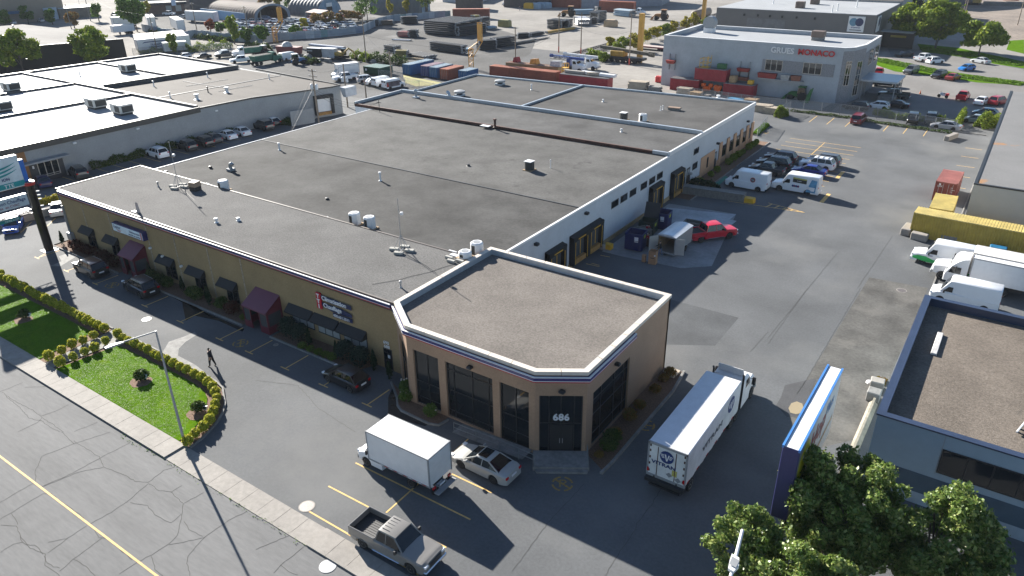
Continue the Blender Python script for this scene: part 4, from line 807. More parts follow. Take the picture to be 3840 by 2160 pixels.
for xx, zz in ((.25,1.72),(.85,1.55)): MB().add([(xx-.22,y0-.04,zz),(xx,y0-.04,zz-.2),(xx+.22,y0-.04,zz),(xx,y0-.04,zz+.2)], [(0,1,2,3)]).build('placard', greym, b)
MB().box(.42,.75,y0-.045,y0-.04,1.75,2.2).build('warning_sticker', mat('sticker_yellow', (.5,.45,.12), .5, var=.3, scale=12), b)
emblem(b, (x1+.012,y1-1.9,2.9), (1,0,0), .62); text('VITRAN', .55, greylogo, b, (x1+.02,y0+2.6,2.2), (0,1,0), (0,0,1), .006, .03, sx=1.75, spacing=1.1)
dl = MB()
for k in range(12): dl.box(x1+.003,x1+.012,y0+.3+k*.8,y0+.7+k*.8,1.26,1.36,k % 2)
dl.build('reflector_strip', [lampr, white], b)
MB().box(-.5,.5,y0+.4,y1-.3,.95,1.25).build('chassis', dark, sem)
MB().box(x0+.25,x1-.25,y0-.1,y0+.05,.45,.6).box(x0+.5,x0+.6,y0-.05,y0+.1,.5,1.25).box(x1-.6,x1-.5,y0-.05,y0+.1,.5,1.25).box(x0+.02,x1-.02,y0-.3,y0+.3,.85,1.1).build('underride_guard', dark, sem)
t, rm = wheel_mesh(.5,.3)
for yy in (36.7-40.2,):
    for s in (1,-1): q = t.build('wheel', rubber, sem, smooth=40); q.location = (s*1.12,yy,.5); q.rotation_euler = (0,0,R(-90) if s > 0 else R(90)); rm.build('rim', [white, greym], q, smooth=40)
for s in (1,-1): MB().box(s*.9-.06,s*.9+.06,y1-2.7,y1-2.55,.1,1.25).build('landing_leg', steel, sem)
tk = thing('semi_tractor', 'white semi tractor with a roof visor and tall black exhaust stack', 'truck', (-13.05,46.6,0), R(90))
rings = []
for x, z0_, z1_, ww in ((3.3,.6,1.3,.8),(3.2,.5,1.65,.95),(2.3,.5,1.85,1.05),(1.7,.5,1.95,1.1),(1.6,.5,2.0,1.15),(1.15,.5,2.85,1.15),(.85,.5,3.0,1.15),(-.1,.5,3.0,1.15),(-.15,.5,2.95,1.15)):
    rings.append([(x,ww,z0_),(x,ww,z1_-.15),(x,ww*.85,z1_),(x,-ww*.85,z1_),(x,-ww,z1_-.15),(x,-ww,z0_)])
cb = MB().loft(rings).build('cab', white, tk, smooth=30)
MB().quad((1.62,.98,2.05),(1.62,-.98,2.05),(1.17,-.95,2.75),(1.17,.95,2.75)).build('windshield', carglass, cb)
for s in (1,-1): MB().quad(*([(1.35,s*1.16,2.0),(.4,s*1.16,2.0),(.4,s*1.15,2.7),(1.1,s*1.15,2.7)][::s])).build('side_window', carglass, cb)
vz = MB(); vz.loft([[(.35,-.98,3.0),(.35,.98,3.0),(.28,.98,3.02),(.28,-.98,3.02)],[(.05,-.92,3.72),(.05,.92,3.72),(-.02,.92,3.74),(-.02,-.92,3.74)]]); vz.build('roof_visor', white, tk)
for s in (1,-1):
    MB().tube([(-.35,s*1.12,.6),(-.35,s*1.12,3.4),(-.48,s*1.12,3.6)], .08, 8).build('exhaust_stack', dark, tk, smooth=40); MB().bbox(1.35,1.5,s*1.42-.14,s*1.42+.14,1.85,2.5,.04).tube([(1.3,s*1.15,2.4),(1.4,s*1.4,2.4)],.02,4).build('mirror', plast, tk)
    MB().bbox(-.1,1.1,s*.95-.18,s*.95+.18,.4,.75,.05).build('fuel_tank', steel, tk); MB().bbox(2.95,3.3,s*.62-.22,s*.62+.22,1.0,1.25,.04).build('headlight', lampw, tk)
MB().bbox(3.15,3.4,-1.15,1.15,.45,.8,.06).build('bumper', steel, tk); MB().box(-2.6,-.1,-.42,.42,.7,.95).build('chassis', dark, tk)
for x in (2.35,-1.1,-2.2):
    for s in (1,-1): q = t.build('wheel', rubber, tk, smooth=40); q.location = (x,s*1.02,.5); q.rotation_euler = (0,0,0 if s > 0 else math.pi); rm.build('rim', [rimm, plast], q, smooth=40)
# red pickup with open cargo trailer in the loading bay
vehicle('crewcab', near(K(6,2040,975), 51.7, 2.0), 51.7, (.50,.008,.025), 'pickup_truck', 'bright red crew cab pickup hitched to the silver cargo trailer', 'pickup truck')
pa = K(6,1630,1150); hd = 88.4
ct = thing('cargo_trailer', 'silver enclosed cargo trailer with both rear doors open', 'trailer', (pa.x,pa.y,0), R(hd))
sil = mat('trailer_aluminium', (.48,.48,.46), .35, var=.06, scale=2, metal=.5); L, w, z0, z1 = 4.5, 2.07, .42, 2.35
sh = MB(); sh.box(0,L,w-.04,w,z0,z1); sh.box(0,L,0,.04,z0,z1); sh.box(L-.04,L,.04,w-.04,z0,z1); sh.box(0,L,.04,w-.04,z0,z0+.06)
b = sh.build('side_wall', sil, ct); rf = MB(); rr = []
for x in (-.06,L+.06): rr.append([(x,-.05,z1),(x,w*.25,z1+.14),(x,w*.5,z1+.2),(x,w*.75,z1+.14),(x,w+.05,z1)])
rf.loft(rr); rf.build('roof', mat('white_roof_skin', (.62,.64,.66), .3, metal=.3), ct); MB().box(.02,L-.06,w-.055,w-.045,z0+.06,z1-.05).build('plywood_lining', wood, ct)
fm = MB(); fm.box(-.05,.03,-.03,.08,z0-.05,z1); fm.box(-.05,.03,w-.08,w+.03,z0-.05,z1); fm.box(-.05,.03,.08,w-.08,z1-.12,z1); fm.box(-.08,.03,.0,w,z0-.1,z0); fm.build('door_frame', steel, ct)
for s, a in ((0,-28),(1,35)):
    yy = 0 if s == 0 else w; d = Vector((-math.cos(R(a)) if s == 0 else -math.cos(R(a)), -math.sin(R(a)) if s == 0 else math.sin(R(a)), 0))
    if s == 0: d = Vector((math.cos(R(68)),-math.sin(R(68)),0))
    p = Vector((-.05,yy,0)); q = p+d*1.02; n = Vector((-d.y,d.x,0))*.04
    MB().prism([tuple(p)[:2],tuple(q)[:2],tuple(q+n)[:2],tuple(p+n)[:2]], z0, z1-.1).build('open_door', sil, ct)
t3, rm3 = wheel_mesh(.33,.2)
for x in (1.75,2.55):
    for s in (0,1): q = t3.build('wheel', rubber, ct, smooth=40); q.location = (x,-.12 if s == 0 else w+.12,.33); q.rotation_euler = (0,0,math.pi if s == 0 else 0); rm3.build('rim', [rimm,plast], q, smooth=40)
for s in (0,1): MB().loft([[(x,(-.24 if s == 0 else w),z),(x,(0 if s == 0 else w+.24),z),(x,(0 if s == 0 else w+.24),z+.03),(x,(-.24 if s == 0 else w),z+.03)] for x, z in ((1.25,.5),(1.45,.75),(2.85,.75),(3.05,.5))]).build('fender', sil, ct)
MB().tube([(L,w/2,.45),(L+1.1,w/2,.5)], .06, 6).build('hitch_bar', dark, ct)
# ================================================================ VEGETATION
LG = [(.055,.105,.018),(.085,.15,.025),(.12,.19,.035)]
lf_green = leafmat('leaf_green', [(.05,.10,.015),(.09,.17,.025),(.15,.24,.04)]); lf_maple = leafmat('leaf_maple', [(.06,.11,.02),(.11,.18,.035),(.19,.26,.06),(.30,.32,.10)], .4, .3, .4)
lf_lime = leafmat('leaf_golden', [(.20,.25,.02),(.40,.42,.04),(.60,.52,.08)]); lf_dark = leafmat('leaf_dark', [(.010,.028,.012),(.02,.045,.02),(.035,.06,.03)])
lf_red = leafmat('leaf_red', [(.30,.06,.03),(.35,.10,.05),(.20,.09,.03)]); lf_yel = leafmat('leaf_yellow', [(.25,.22,.02),(.45,.36,.03),(.14,.18,.03)]); lf_purple = leafmat('leaf_barberry', [(.06,.012,.014),(.10,.03,.02),(.05,.03,.015)])
lf_autumn = leafmat('leaf_autumn', [(.22,.09,.03),(.16,.14,.03),(.28,.14,.05),(.10,.11,.03)]); lf_hedge = leafmat('leaf_hedge', [(.03,.065,.015),(.06,.10,.022),(.10,.13,.03)]); lf_olive = leafmat('leaf_olive', [(.08,.14,.015),(.16,.22,.025),(.27,.31,.035)])
lf_grass = leafmat('grass_blade', [(.06,.14,.006),(.10,.20,.01),(.15,.25,.015)]); lf_straw = leafmat('dry_stem', [(.20,.17,.07),(.30,.25,.12),(.12,.12,.04)])
lf_spruce = leafmat('leaf_spruce', [(.02,.04,.03),(.035,.06,.045),(.05,.08,.055)]); barkm = mat('bark', (.10,.085,.07), .9, var=.3, scale=4)
def leaf_object(name, C, N, size, m, parent=None, seed=0, flat=.75, aspect=.62):
    # C: n x 3 leaf positions, N: n x 3 outward direction; each leaf is a separate small four-sided blade
    rs = np.random.RandomState(seed); n = len(C)
    d = N*flat+rs.normal(size=(n,3))*(1-flat*.5); d /= np.linalg.norm(d,axis=1)[:,None]+1e-9
    a = np.cross(d, rs.normal(size=(n,3))); a /= np.linalg.norm(a,axis=1)[:,None]+1e-9; b = np.cross(d,a)
    s = size*(.6+.8*rs.rand(n,1)); a = a*s; b = b*s*aspect
    V = np.stack([C-a, C+b*.9-a*.1, C+a, C-b*.9-a*.1], 1).reshape(-1,3).astype(np.float32)
    me = bpy.data.meshes.new(name); me.vertices.add(4*n); me.vertices.foreach_set('co', V.ravel()); me.loops.add(4*n); me.loops.foreach_set('vertex_index', np.arange(4*n,dtype=np.int32))
    me.polygons.add(n); me.polygons.foreach_set('loop_start', np.arange(0,4*n,4,dtype=np.int32)); me.polygons.foreach_set('loop_total', np.full(n,4,np.int32)); me.materials.append(m); me.update(); me.validate()
    return link(bpy.data.objects.new(name, me), parent)
def clumps(rs, blobs, n, shell=.55):
    # blobs: (x,y,z,rx,ry,rz); leaves sit mostly in the outer shell of every clump
    w = np.array([b[3]*b[4]+b[4]*b[5]+b[3]*b[5] for b in blobs]); k = rs.choice(len(blobs), n, p=w/w.sum()); B = np.array(blobs)[k]
    d = rs.normal(size=(n,3)); d /= np.linalg.norm(d,axis=1)[:,None]; r = shell+(1-shell)*rs.rand(n,1)**.7; r *= 1+.12*rs.normal(size=(n,1))
    return B[:,:3]+d*r*B[:,3:], d
def crown_blobs(rs, h, rx, ry, rz, n, cs=.42, lean=(0,0)):
    out = []
    for i in range(n):
        while True:
            p = rs.uniform(-1,1,3)
            if p@p < 1: break
        if p@p < .25: p = p/np.sqrt(p@p)*.6
        s = cs*(.7+.6*rs.rand()); out.append((p[0]*rx+lean[0]*p[2],p[1]*ry,h+p[2]*rz,rx*s,ry*s,rz*s*.85))
    return out
def tree(p, H, rx, rz, m, label, name='tree', seed=1, n=5000, size=.28, ntr=1, hz=None, ry=None, blobs=26, cs=.42, group=None, cat='tree', limb=7, tr=.22):
    rs = np.random.RandomState(seed); t = thing(name, label, cat, (p[0],p[1],0), 0, group); h = hz or H-rz; ry = ry or rx
    bl = crown_blobs(rs, h, rx*.75, ry*.75, rz*.78, blobs, cs); C, N = clumps(rs, bl, n); C[:,2] = np.maximum(C[:,2],.25); leaf_object('crown', C, N, size, m, t, seed)
    tk = MB(); tops = []
    for k in range(ntr):
        x0, y0 = (rs.normal(0,.35,2) if ntr > 1 else (0,0)); q = [(x0,y0,-.05),(x0*1.4+rs.normal(0,.1),y0*1.4,h*.35),(x0*2+rs.normal(0,.25),y0*2,h*.75),(x0*2.6,y0*2.6,h+rz*.3)]; tk.tube(q, tr/(1 if ntr == 1 else 1.6), 7, r2=.05); tops.append(q)
    tk.build('trunk', barkm, t, smooth=50); lm = MB()
    for k in range(limb):
        q = tops[k % ntr]; b = bl[rs.randint(len(bl))]; s = Vector(q[1]).lerp(Vector(q[2]), rs.rand()); e = Vector(b[:3]); mid = s.lerp(e,.5)+Vector((0,0,.25)); lm.tube([s,mid,e], tr*.45, 5, r2=.02)
    if limb: lm.build('limbs', barkm, t, smooth=50)
    return t
def bush_mesh(name, rx, rz, m, n, size, seed, lumps=14):
    rs = np.random.RandomState(seed); t = bpy.data.objects.new('tmp', None); bl = [(0,0,rz*.55,rx*.8,rx*.8,rz*.5)]
    for i in range(lumps): a = rs.rand()*6.283; e = rs.rand()*1.3; bl.append((math.cos(a)*math.cos(e)*rx*.55,math.sin(a)*math.cos(e)*rx*.55,rz*.5+math.sin(e)*rz*.35,rx*.42,rx*.42,rz*.3))
    C, N = clumps(rs, bl, n, .75); C[:,2] = np.maximum(C[:,2],.04); o = leaf_object(name, C, N, size, m, None, seed, .65); bpy.data.objects.remove(t); return o
def place(o, name, pts, label, cat, group, scale=(.85,1.15), z=0.05, seed=0, labels=None):
    rs = random.Random(seed); o.name = name; first = True
    for i, p in enumerate(pts):
        c = o if first else o.copy()
        if not first: link(c)
        first = False; c.location = (p[0],p[1],z); c.rotation_euler = (0,0,rs.uniform(0,6.28)); s = rs.uniform(*scale); c.scale = (s*rs.uniform(.93,1.07),s,s*rs.uniform(.92,1.08))
        tag(c, labels[i] if labels else label, cat, group)
# golden globe shrubs along the lawn
gb = bush_mesh('golden_shrub', .43, .78, lf_lime, 1700, .075, 5)
row = [K(8,*p,.35) for p in [(300,35),(335,60),(380,85),(437,107),(470,130),(530,157),(575,180),(620,197),(675,225),(725,252),(775,280),(830,312),(885,342),(940,367),(990,388),(1050,417)]]
row0 = [K(4,*p,.35) for p in [(10,1310),(15,1345),(75,1365),(125,1390),(150,1415),(200,1430),(245,1445)]]+[Vector((-79.3-1.15*i,27.05,0)) for i in range(0,2)]
row1 = [K(8,*p,.35) for p in [(1185,480),(1240,510),(1295,540),(1360,572),(1425,600),(1485,632),(1550,672),(1610,702),(1680,732),(1750,770),(1810,802),(1885,837),(1960,877),(2035,912),(2095,957),(2140,1000),(2170,1052),(2180,1112),(2170,1187),(2150,1252),(2110,1337),(2050,1407)]]+[K(12,*p,.35) for p in [(1965,25),(1890,100)]]
cross = [K(8,*p,.35) for p in [(940,482),(840,532),(730,577),(625,637),(495,702)]]; cross2 = [K(8,*p,.35) for p in [(1060,542),(955,607),(850,647),(740,702),(610,762)]]
place(gb, 'golden_shrub', row+row0+row1+cross+cross2, None, 'shrub', 'golden shrubs edging the lawn', (.85,1.12), labels=['round golden shrub in the long row behind the left lawn']*(len(row)+len(row0))+['round golden shrub in the curving row around the right lawn']*len(row1)+['round golden shrub on the left side of the garden path']*5+['round golden shrub on the right side of the garden path']*5)
jun = bush_mesh('juniper', .62, .75, lf_hedge, 900, .10, 8)
jp = [K(8,1430,925,.2),K(8,2010,1240,.2),K(8,250,300,.2)]
place(jun, 'juniper_shrub', [(p.x-.25,p.y+.1) for p in jp], None, 'shrub', 'dark junipers on the lawns', z=.1, labels=['dark spiky juniper beside the floodlight in the middle of the right lawn','dark juniper by the floodlight near the rounded tip of the lawn','dark juniper on the shaded left lawn'])
md = MB()
for p in jp: md.poly([(p.x+math.cos(a*.5)*rng.uniform(.85,1.05),p.y-.15+math.sin(a*.5)*rng.uniform(.7,.9)) for a in range(12)], .115)
o = md.build('mulch_ring', mulch); o['kind'] = 'structure'
for i, (p, lab) in enumerate(zip([K(8,1465,880,.5),K(8,2070,1195,.5),K(8,295,262,.5)], ('white box floodlight beside the middle juniper','white box floodlight near the lawn tip','white box floodlight on the shaded lawn'))):
    t = thing('floodlight', lab, 'floodlight', (p.x,p.y-.1,.1), R(20), 'lawn floodlights'); MB().tube([(0,0,0),(0,0,.3)], .025, 6).build('post', dark, t)
    MB().loft([[(-.2,-.12,.25),(.2,-.12,.25),(.2,.02,.22),(-.2,.02,.22)],[(-.22,-.02,.52),(.22,-.02,.52),(.2,.14,.5),(-.2,.14,.5)]]).build('lamp_housing', white, t); MB().quad((-.17,-.125,.29),(.17,-.125,.29),(.19,-.035,.5),(-.19,-.035,.5)).build('lens', dark, t)
# foundation planting along the front wall
arb = bush_mesh('arborvitae', .30, 1.6, lf_dark, 900, .09, 11)
for c in [arb]: 
    me = c.data; co_ = np.zeros(len(me.vertices)*3, np.float32); me.vertices.foreach_get('co', co_); co_ = co_.reshape(-1,3); f = 1.25-.85*np.clip(co_[:,2]/1.6,0,1); co_[:,0] *= f; co_[:,1] *= f; me.vertices.foreach_set('co', co_.ravel()); me.update()
ap = [(-88.2,35.55),(-71.6,36.2),(-65.3,35.9),(-61.2,35.9),(-60.5,35.6),(-46.3,35.55),(-43.0,35.6),(-38.9,35.9),(-36.9,35.6)]
place(arb, 'arborvitae', ap, None, 'shrub', 'dark conical evergreens along the front wall', (.9,1.1), labels=['slim conical evergreen alone at the far left wall corner','slim conical evergreen right of the far maroon vestibule','slim conical evergreen between the second pair of single awnings','slim conical evergreen under the single awning, left of two','slim conical evergreen under the single awning, right of two','slim conical evergreen left of the golden mounds','slim conical evergreen beside the big dark bush under the triple windows','slim conical evergreen left of the black side door','slim conical evergreen right of the black side door'])
big = bush_mesh('globe', .95, 1.7, lf_spruce, 1800, .09, 13)
place(big, 'globe_shrub', [(-49.3,35.8),(-47.6,35.7),(-42.0,35.7),(-40.2,35.6)], None, 'shrub', 'large rounded dark shrubs by the front wall', (.9,1.08), labels=['large rounded shrub next to the near maroon vestibule','large rounded shrub second from the near maroon vestibule','large rounded shrub below the third black awning','large rounded shrub nearest the parked black hatchback'])
spi = bush_mesh('spirea', .42, .5, leafmat('leaf_spirea', [(.07,.12,.02),(.12,.17,.03),(.18,.20,.04)]), 700, .07, 15)
place(spi, 'low_shrub', [(-46.6,35.0),(-45.6,35.05),(-44.6,35.05),(-43.8,35.05),(-43.0,35.1),(-55.2,35.5)], None, 'shrub', 'low yellow green mounds at the kerb', (.9,1.1), labels=['low yellow green mound in the row of five under the triple awnings']*5+['low yellow green mound left of the near maroon vestibule'])
bar_ = bush_mesh('barberry', .75, .9, lf_purple, 900, .09, 17)
place(bar_, 'barberry_bush', [(-86,35.8),(-84.8,35.7),(-83.6,35.7),(-82.2,35.8),(-79.8,35.7),(-78.4,35.6),(-77,35.5),(-57.2,35.7)], None, 'shrub', 'dull red bushes along the front wall', (.85,1.15), labels=['dull red bush in the bed under the two farthest awnings']*7+['dull red bush in front of the fifth single awning'])
mix = bush_mesh('mixed', .7, 1.0, lf_hedge, 900, .09, 19)
place(mix, 'dark_shrub', [(-70.5,35.8),(-69,35.8),(-67.5,35.7),(-63.4,35.7),(-62.6,35.6),(-58.8,35.8)], None, 'shrub', 'dark shrubs in the middle bed', (.85,1.15), labels=['dark shrub in the shade of the middle bed']*6)
hyd = bush_mesh('hydrangea', .6, .95, leafmat('leaf_hydrangea', [(.05,.10,.02),(.09,.15,.03),(.14,.19,.04)]), 900, .09, 21)
hp = [(-30.9,33.55),(-34.6,35.0),(-33.7,34.0)]
place(hyd, 'hydrangea', hp, None, 'shrub', 'flowering shrubs at the corner bed', (.95,1.05), labels=['green flowering shrub in the rounded tip of the corner bed','flowering shrub tucked against the left end of the corner bed','pinkish flowering shrub in the middle of the corner bed'])
fl = MB()
for (x,y), zz in zip(hp,(.95,1.25,1.0)):
    for k in range(6): a = rng.uniform(0,6.28); r = rng.uniform(.1,.5); fl.lathe([(0,-.05),(.07,-.02),(.075,.03),(.0,.07)], (x+r*math.cos(a),y+r*math.sin(a),zz-r*.4), n=6)
tag(fl.build('hydrangea_blooms', mat('cream_bloom', (.6,.52,.46), .8)), 'pale flower heads on top of the corner bed shrubs', 'flowers')
sb = bush_mesh('side', .6, .75, lf_autumn, 700, .08, 23)
place(sb, 'scrubby_shrub', [(-18.3,48.4),(-18.4,47.4),(-18.3,45.6),(-18.4,43),(-18.4,41.3),(-18.3,38.9),(-18.2,36.3)], None, 'shrub', 'scrubby brown shrubs along the tan side wall', (.6,1.05), labels=['scrubby brownish shrub along the tan side wall']*7)
place(bush_mesh('side2', .75, .9, lf_hedge, 1100, .08, 25), 'scrubby_shrub', [(-18.2,38.2),(-18.1,37.4)], None, 'shrub', 'green shrubs beside the entrance', (.9,1.1), labels=['leafy green shrub low against the side glazing']*2)
dk = bush_mesh('dock', .62, .85, lf_olive, 900, .1, 27)
place(dk, 'clipped_shrub', [(-34.4,y) for y in (95.5,99.5,102,106.5,108.6,111,113.2,115.6,118,119.6)], None, 'shrub', 'clipped shrubs along the peach wall', (.75,1.15), labels=['clipped round shrub along the peach window wall']*10)
# juniper mound on the retaining wall, hedge, fence vines
rs = np.random.RandomState(4)
def veg_strip(name, pts, wdt, ht, m, n, size, label, cat, seed=0, kind=None, zmin=.03, z0=0):
    r = np.random.RandomState(seed); P = [Vector((p[0],p[1])) for p in pts]; L = [(b-a).length for a, b in zip(P,P[1:])]; C = []; tot = sum(L)
    for a, b, l in zip(P,P[1:],L):
        k = max(1,int(n*l/tot)); t = r.rand(k); d = (b-a).normalized(); nn = Vector((-d.y,d.x)); ang = r.rand(k)*math.pi; rr = .7+.3*r.rand(k)**.6
        hv = ht*(.75+.25*np.sin(t*l*1.7+seed)+.12*r.normal(size=k)); o = np.cos(ang)*rr*wdt/2
        C.append(np.stack([a.x+d.x*l*t+nn.x*o, a.y+d.y*l*t+nn.y*o, np.maximum(z0+np.sin(ang)*rr*hv, zmin)],1))
    C = np.concatenate(C); N = np.zeros_like(C); N[:,2] = 1; c0 = C.mean(0); c0[2] = 0; o = leaf_object(name, C-c0, N, size, m, None, seed, .4); o.location = c0
    return tag(o, label, cat, None, kind)
p0, p1 = K(6,1820,420), K(6,2040,455); veg_strip('juniper_mound', [K(6,1800,400),K(6,1900,430),K(6,2050,470)], 2.4, 1.0, lf_dark, 2600, .13, 'broad dark juniper mound at the end of the stone retaining wall', 'shrub', 31)
veg_strip('hedge', [(-115.2,53.3),(-114.9,66),(-113.9,79)], 1.3, 1.25, lf_hedge, 8000, .14, 'clipped dark hedge at the foot of the long grey block wall', 'hedge', 32)
veg_strip('hedge', [K(1,170,1240),K(1,390,1255)], 1.6, 1.2, lf_hedge, 2200, .14, 'short dark hedge by the loading dock of the grey block building', 'hedge', 33)
veg_strip('hedge', [K(4,400,680),K(4,600,630)], 1.4, 1.0, lf_yel, 2200, .13, 'yellow green hedge on top of the low concrete wall', 'hedge', 34, z0=.9)
veg_strip('fence_vine', [K(3,1060,1150),K(3,1300,1200),K(3,1560,1225),K(3,1880,1270)], 1.0, 1.5, lf_olive, 4200, .16, 'yellow green vine draped along the chain link fence', 'vine', 35)
veg_strip('fence_vine', [K(3,1880,1300),K(3,1960,1180)], 1.2, 2.0, lf_olive, 1500, .16, 'leafy vine clump on the corner fence post', 'vine', 36)
veg_strip('fence_vine', [K(3,2110,1290),K(3,2310,1270)], 2.2, 2.6, lf_olive, 3200, .17, 'thick vine mass next to the grey roofed building', 'vine', 37)
veg_strip('fence_vine', [K(3,80,1185),K(3,185,1165)], 1.2, 1.9, lf_olive, 2200, .17, 'yellowing vine hanging over the fence corner beside scrap timber', 'vine', 38)
o = veg_strip('fence_weeds', [K(3,230,1120),K(3,800,1190),K(3,1300,1270),K(3,1850,1345)], .9, .5, lf_hedge, 2600, .12, None, None, 39, 'stuff')
o = veg_strip('gate_grass', [K(2,2440,1360),K(2,2560,1260)], 1.2, .5, lf_grass, 1500, .16, None, None, 40, 'stuff')
o = veg_strip('kerb_weeds', [K(12,1200,25),K(12,1680,310),K(13,200,960),K(13,480,1160)], .35, .08, lf_grass, 160, .05, None, None, 41, 'stuff')
veg_strip('weedy_shrub', [K(11,1090,930),K(11,1190,960)], .9, .5, lf_autumn, 500, .09, 'weedy tuft behind the concrete barrier blocks', 'shrub', 42)
for i, (a, b) in enumerate((((1100,600),(1700,725)),((1700,735),(2576,850)))): veg_strip('long_grass', [K(3,*a),K(3,*b)], 5, .35, lf_grass, 5000, .22, None, None, 43+i, 'stuff')
veg_strip('long_grass', [K(3,1600,490),K(3,2576,660)], 6, .4, lf_grass, 5000, .24, None, None, 46, 'stuff')
rs = np.random.RandomState(9)
def grass_in(name, x0, x1, y0, y1, n, z, inside):
    P = np.stack([rs.uniform(x0,x1,n),rs.uniform(y0,y1,n),np.full(n,z)],1); P = P[[inside(a,b) for a, b in P[:,:2]]]; N = np.zeros_like(P); N[:,2] = 1
    o = leaf_object(name, P, N, .05, lf_grass, None, 3, 3.0, .25); o['kind'] = 'stuff'
grass_in('lawn_blades', -84, -44.3, 21.35, 26.3, 30000, .108, lambda x, y: (x < -64.6-(26.3-y)*-.08 or (x > -60.6 and (x < -50 or (x+50)/5.6+max(0,(y-22.2))/4.6*.75 < .95))))
# trees
tree(Vector((-2.7,34.0,0)), 10.0, 4.3, 4.6, lf_maple, 'big leafy maple in front of the blue panelled wall, nearest the navy box sign', 'maple_tree', 3, 40000, .11, 3, 5.1, 3.4, 150, .17, limb=40, tr=.15)
tree(Vector((1.9,34.6,0)), 9.0, 3.8, 3.9, lf_maple, 'leafy maple at the right of the clump under the blue window wall', 'maple_tree', 5, 26000, .11, 2, 4.8, 3.0, 110, .18, limb=26, tr=.12)
tree(Vector((-6.4,30.2,0)), 6.6, 2.7, 2.9, lf_maple, 'smaller maple at the left of the clump beside the white lamp arm', 'maple_tree', 6, 15000, .11, 2, 3.5, 2.5, 80, .2, limb=12, tr=.1)
tree(Vector((-2.6,27.9,0)), 7.4, 3.7, 3.2, lf_maple, 'lowest maple of the clump at the very bottom edge', 'maple_tree', 7, 24000, .11, 2, 4.3, 2.9, 110, .18, limb=20, tr=.1)
mt = 'tree'
tree(G(95,290)+Vector((0,0,0)), 11.5, 6.2, 4.9, lf_olive, 'broad tree standing in front of the black wall, leftmost of the two', 'broad_tree', 11, 6500, .38, 1, 6.6, 5.2, 34, .34)
tree(G(355,262), 11, 6.3, 4.6, lf_olive, 'broad tree standing in front of the black wall, nearest the white trailers', 'broad_tree', 12, 6500, .38, 1, 6.6, 5.2, 34, .34)
tree(G(515,118), 13.5, 6.0, 6.0, lf_green, 'tall dense dark tree beside the white building at the top left', 'tall_tree', 13, 6000, .45, 1, 7.5, 5.0, 34, .34)
tree(G(372,80), 7.5, 2.6, 3.2, lf_green, 'small dark tree by the pale lamp post at top left', 'small_tree', 14, 1500, .34, 1)
for i, (p, H, rx, m, lab) in enumerate((((20,100),6.5,3.2,lf_green,'round green tree at the extreme upper left edge'),((108,90),7.0,3.2,lf_green,'round green tree second along the tan building'),((198,92),6.2,2.4,lf_green,'round green tree third along the tan building'),((280,105),6,3.2,lf_autumn,'low brownish tree near the pole behind the broad trees'),
    ((557,62),6.5,2.2,lf_yel,'small yellowing tree before the brown walled shop'),((655,202),6.0,1.9,lf_olive,'slim young tree in front of the short white trailer'),((792,122),4.6,1.8,lf_red,'small red leaved tree poking above the scrapyard fence'),((830,130),4.5,2.0,lf_green,'green bush tree beside the red tree on the fence'),
    ((880,165),9,2.4,lf_olive,'tall light green tree at the bend of the scrapyard fence'),((925,160),5,2.4,lf_green,'dark shrubby tree right of the tall light green tree'),((990,165),6,2.8,lf_green,'dark shrubby tree next to the yellow crane mast'),((1045,26),6,2.0,lf_yel,'bright yellow tree between the two arched sheds'),((1090,42),9,3.5,lf_green,'leafy tree against the back of the big arched shed'),
    ((1112,140),4.5,2.2,lf_green,'round green tree against the striped fence'),((1140,112),4.2,1.8,lf_yel,'small yellow tree among the scrapped cars'),((1380,88),12,5.0,lf_green,'tall tree between the second and third arched sheds'),((1465,60),8,1.9,lf_yel,'narrow yellow green tree in front of the third arched shed, left one'),((1528,55),8,1.9,lf_yel,'narrow yellow green tree in front of the third arched shed, right one'),((1605,52),12,5.0,lf_olive,'broad bright green tree at the right end of the third arched shed'),((995,22),6,4,lf_autumn,'mottled autumn tree behind the first arched shed'))):
    tree(G(*p), H, rx, H*.44, m, lab, 'far_tree', 20+i, 1500, .36, 1, H*.56, None, 16, .42, limb=3, group='trees around the far yards')
for i, (x, y) in enumerate(((1195,98),(1225,95),(1255,92),(1285,88),(1318,82),(1345,76))): tree(G(x,y), 4.6, 3.2, 2.2, lf_autumn, 'rusty autumn bush along the top of the striped fence', 'autumn_bush', 60+i, 1300, .3, 1, 2.6, None, 12, .45, limb=0, group='autumn bushes along the fence', cat='shrub')
tree(G(3500,185), 13.5, 9.0, 5.6, lf_olive, 'widest of the spreading trees behind the parked cars', 'spreading_tree', 81, 9000, .42, 2, 8.0, 8, 44, .30, limb=12)
tree(G(3395,175), 12, 6.5, 5.2, lf_olive, 'spreading tree nearest the grey warehouse wall', 'spreading_tree', 82, 5500, .42, 2, 6.6, 6, 30, .33)
tree(G(3668,212), 9.5, 7.0, 4.2, lf_olive, 'spreading tree with a leaning trunk nearest the silver car', 'spreading_tree', 83, 6500, .40, 1, 5.6, 6, 34, .32)
tree(G(3400,105), 12, 6, 5.4, lf_dark, 'dark tree deep behind the others by the warehouse', 'spreading_tree', 84, 3500, .45, 1, 6.2, 6, 26, .36)
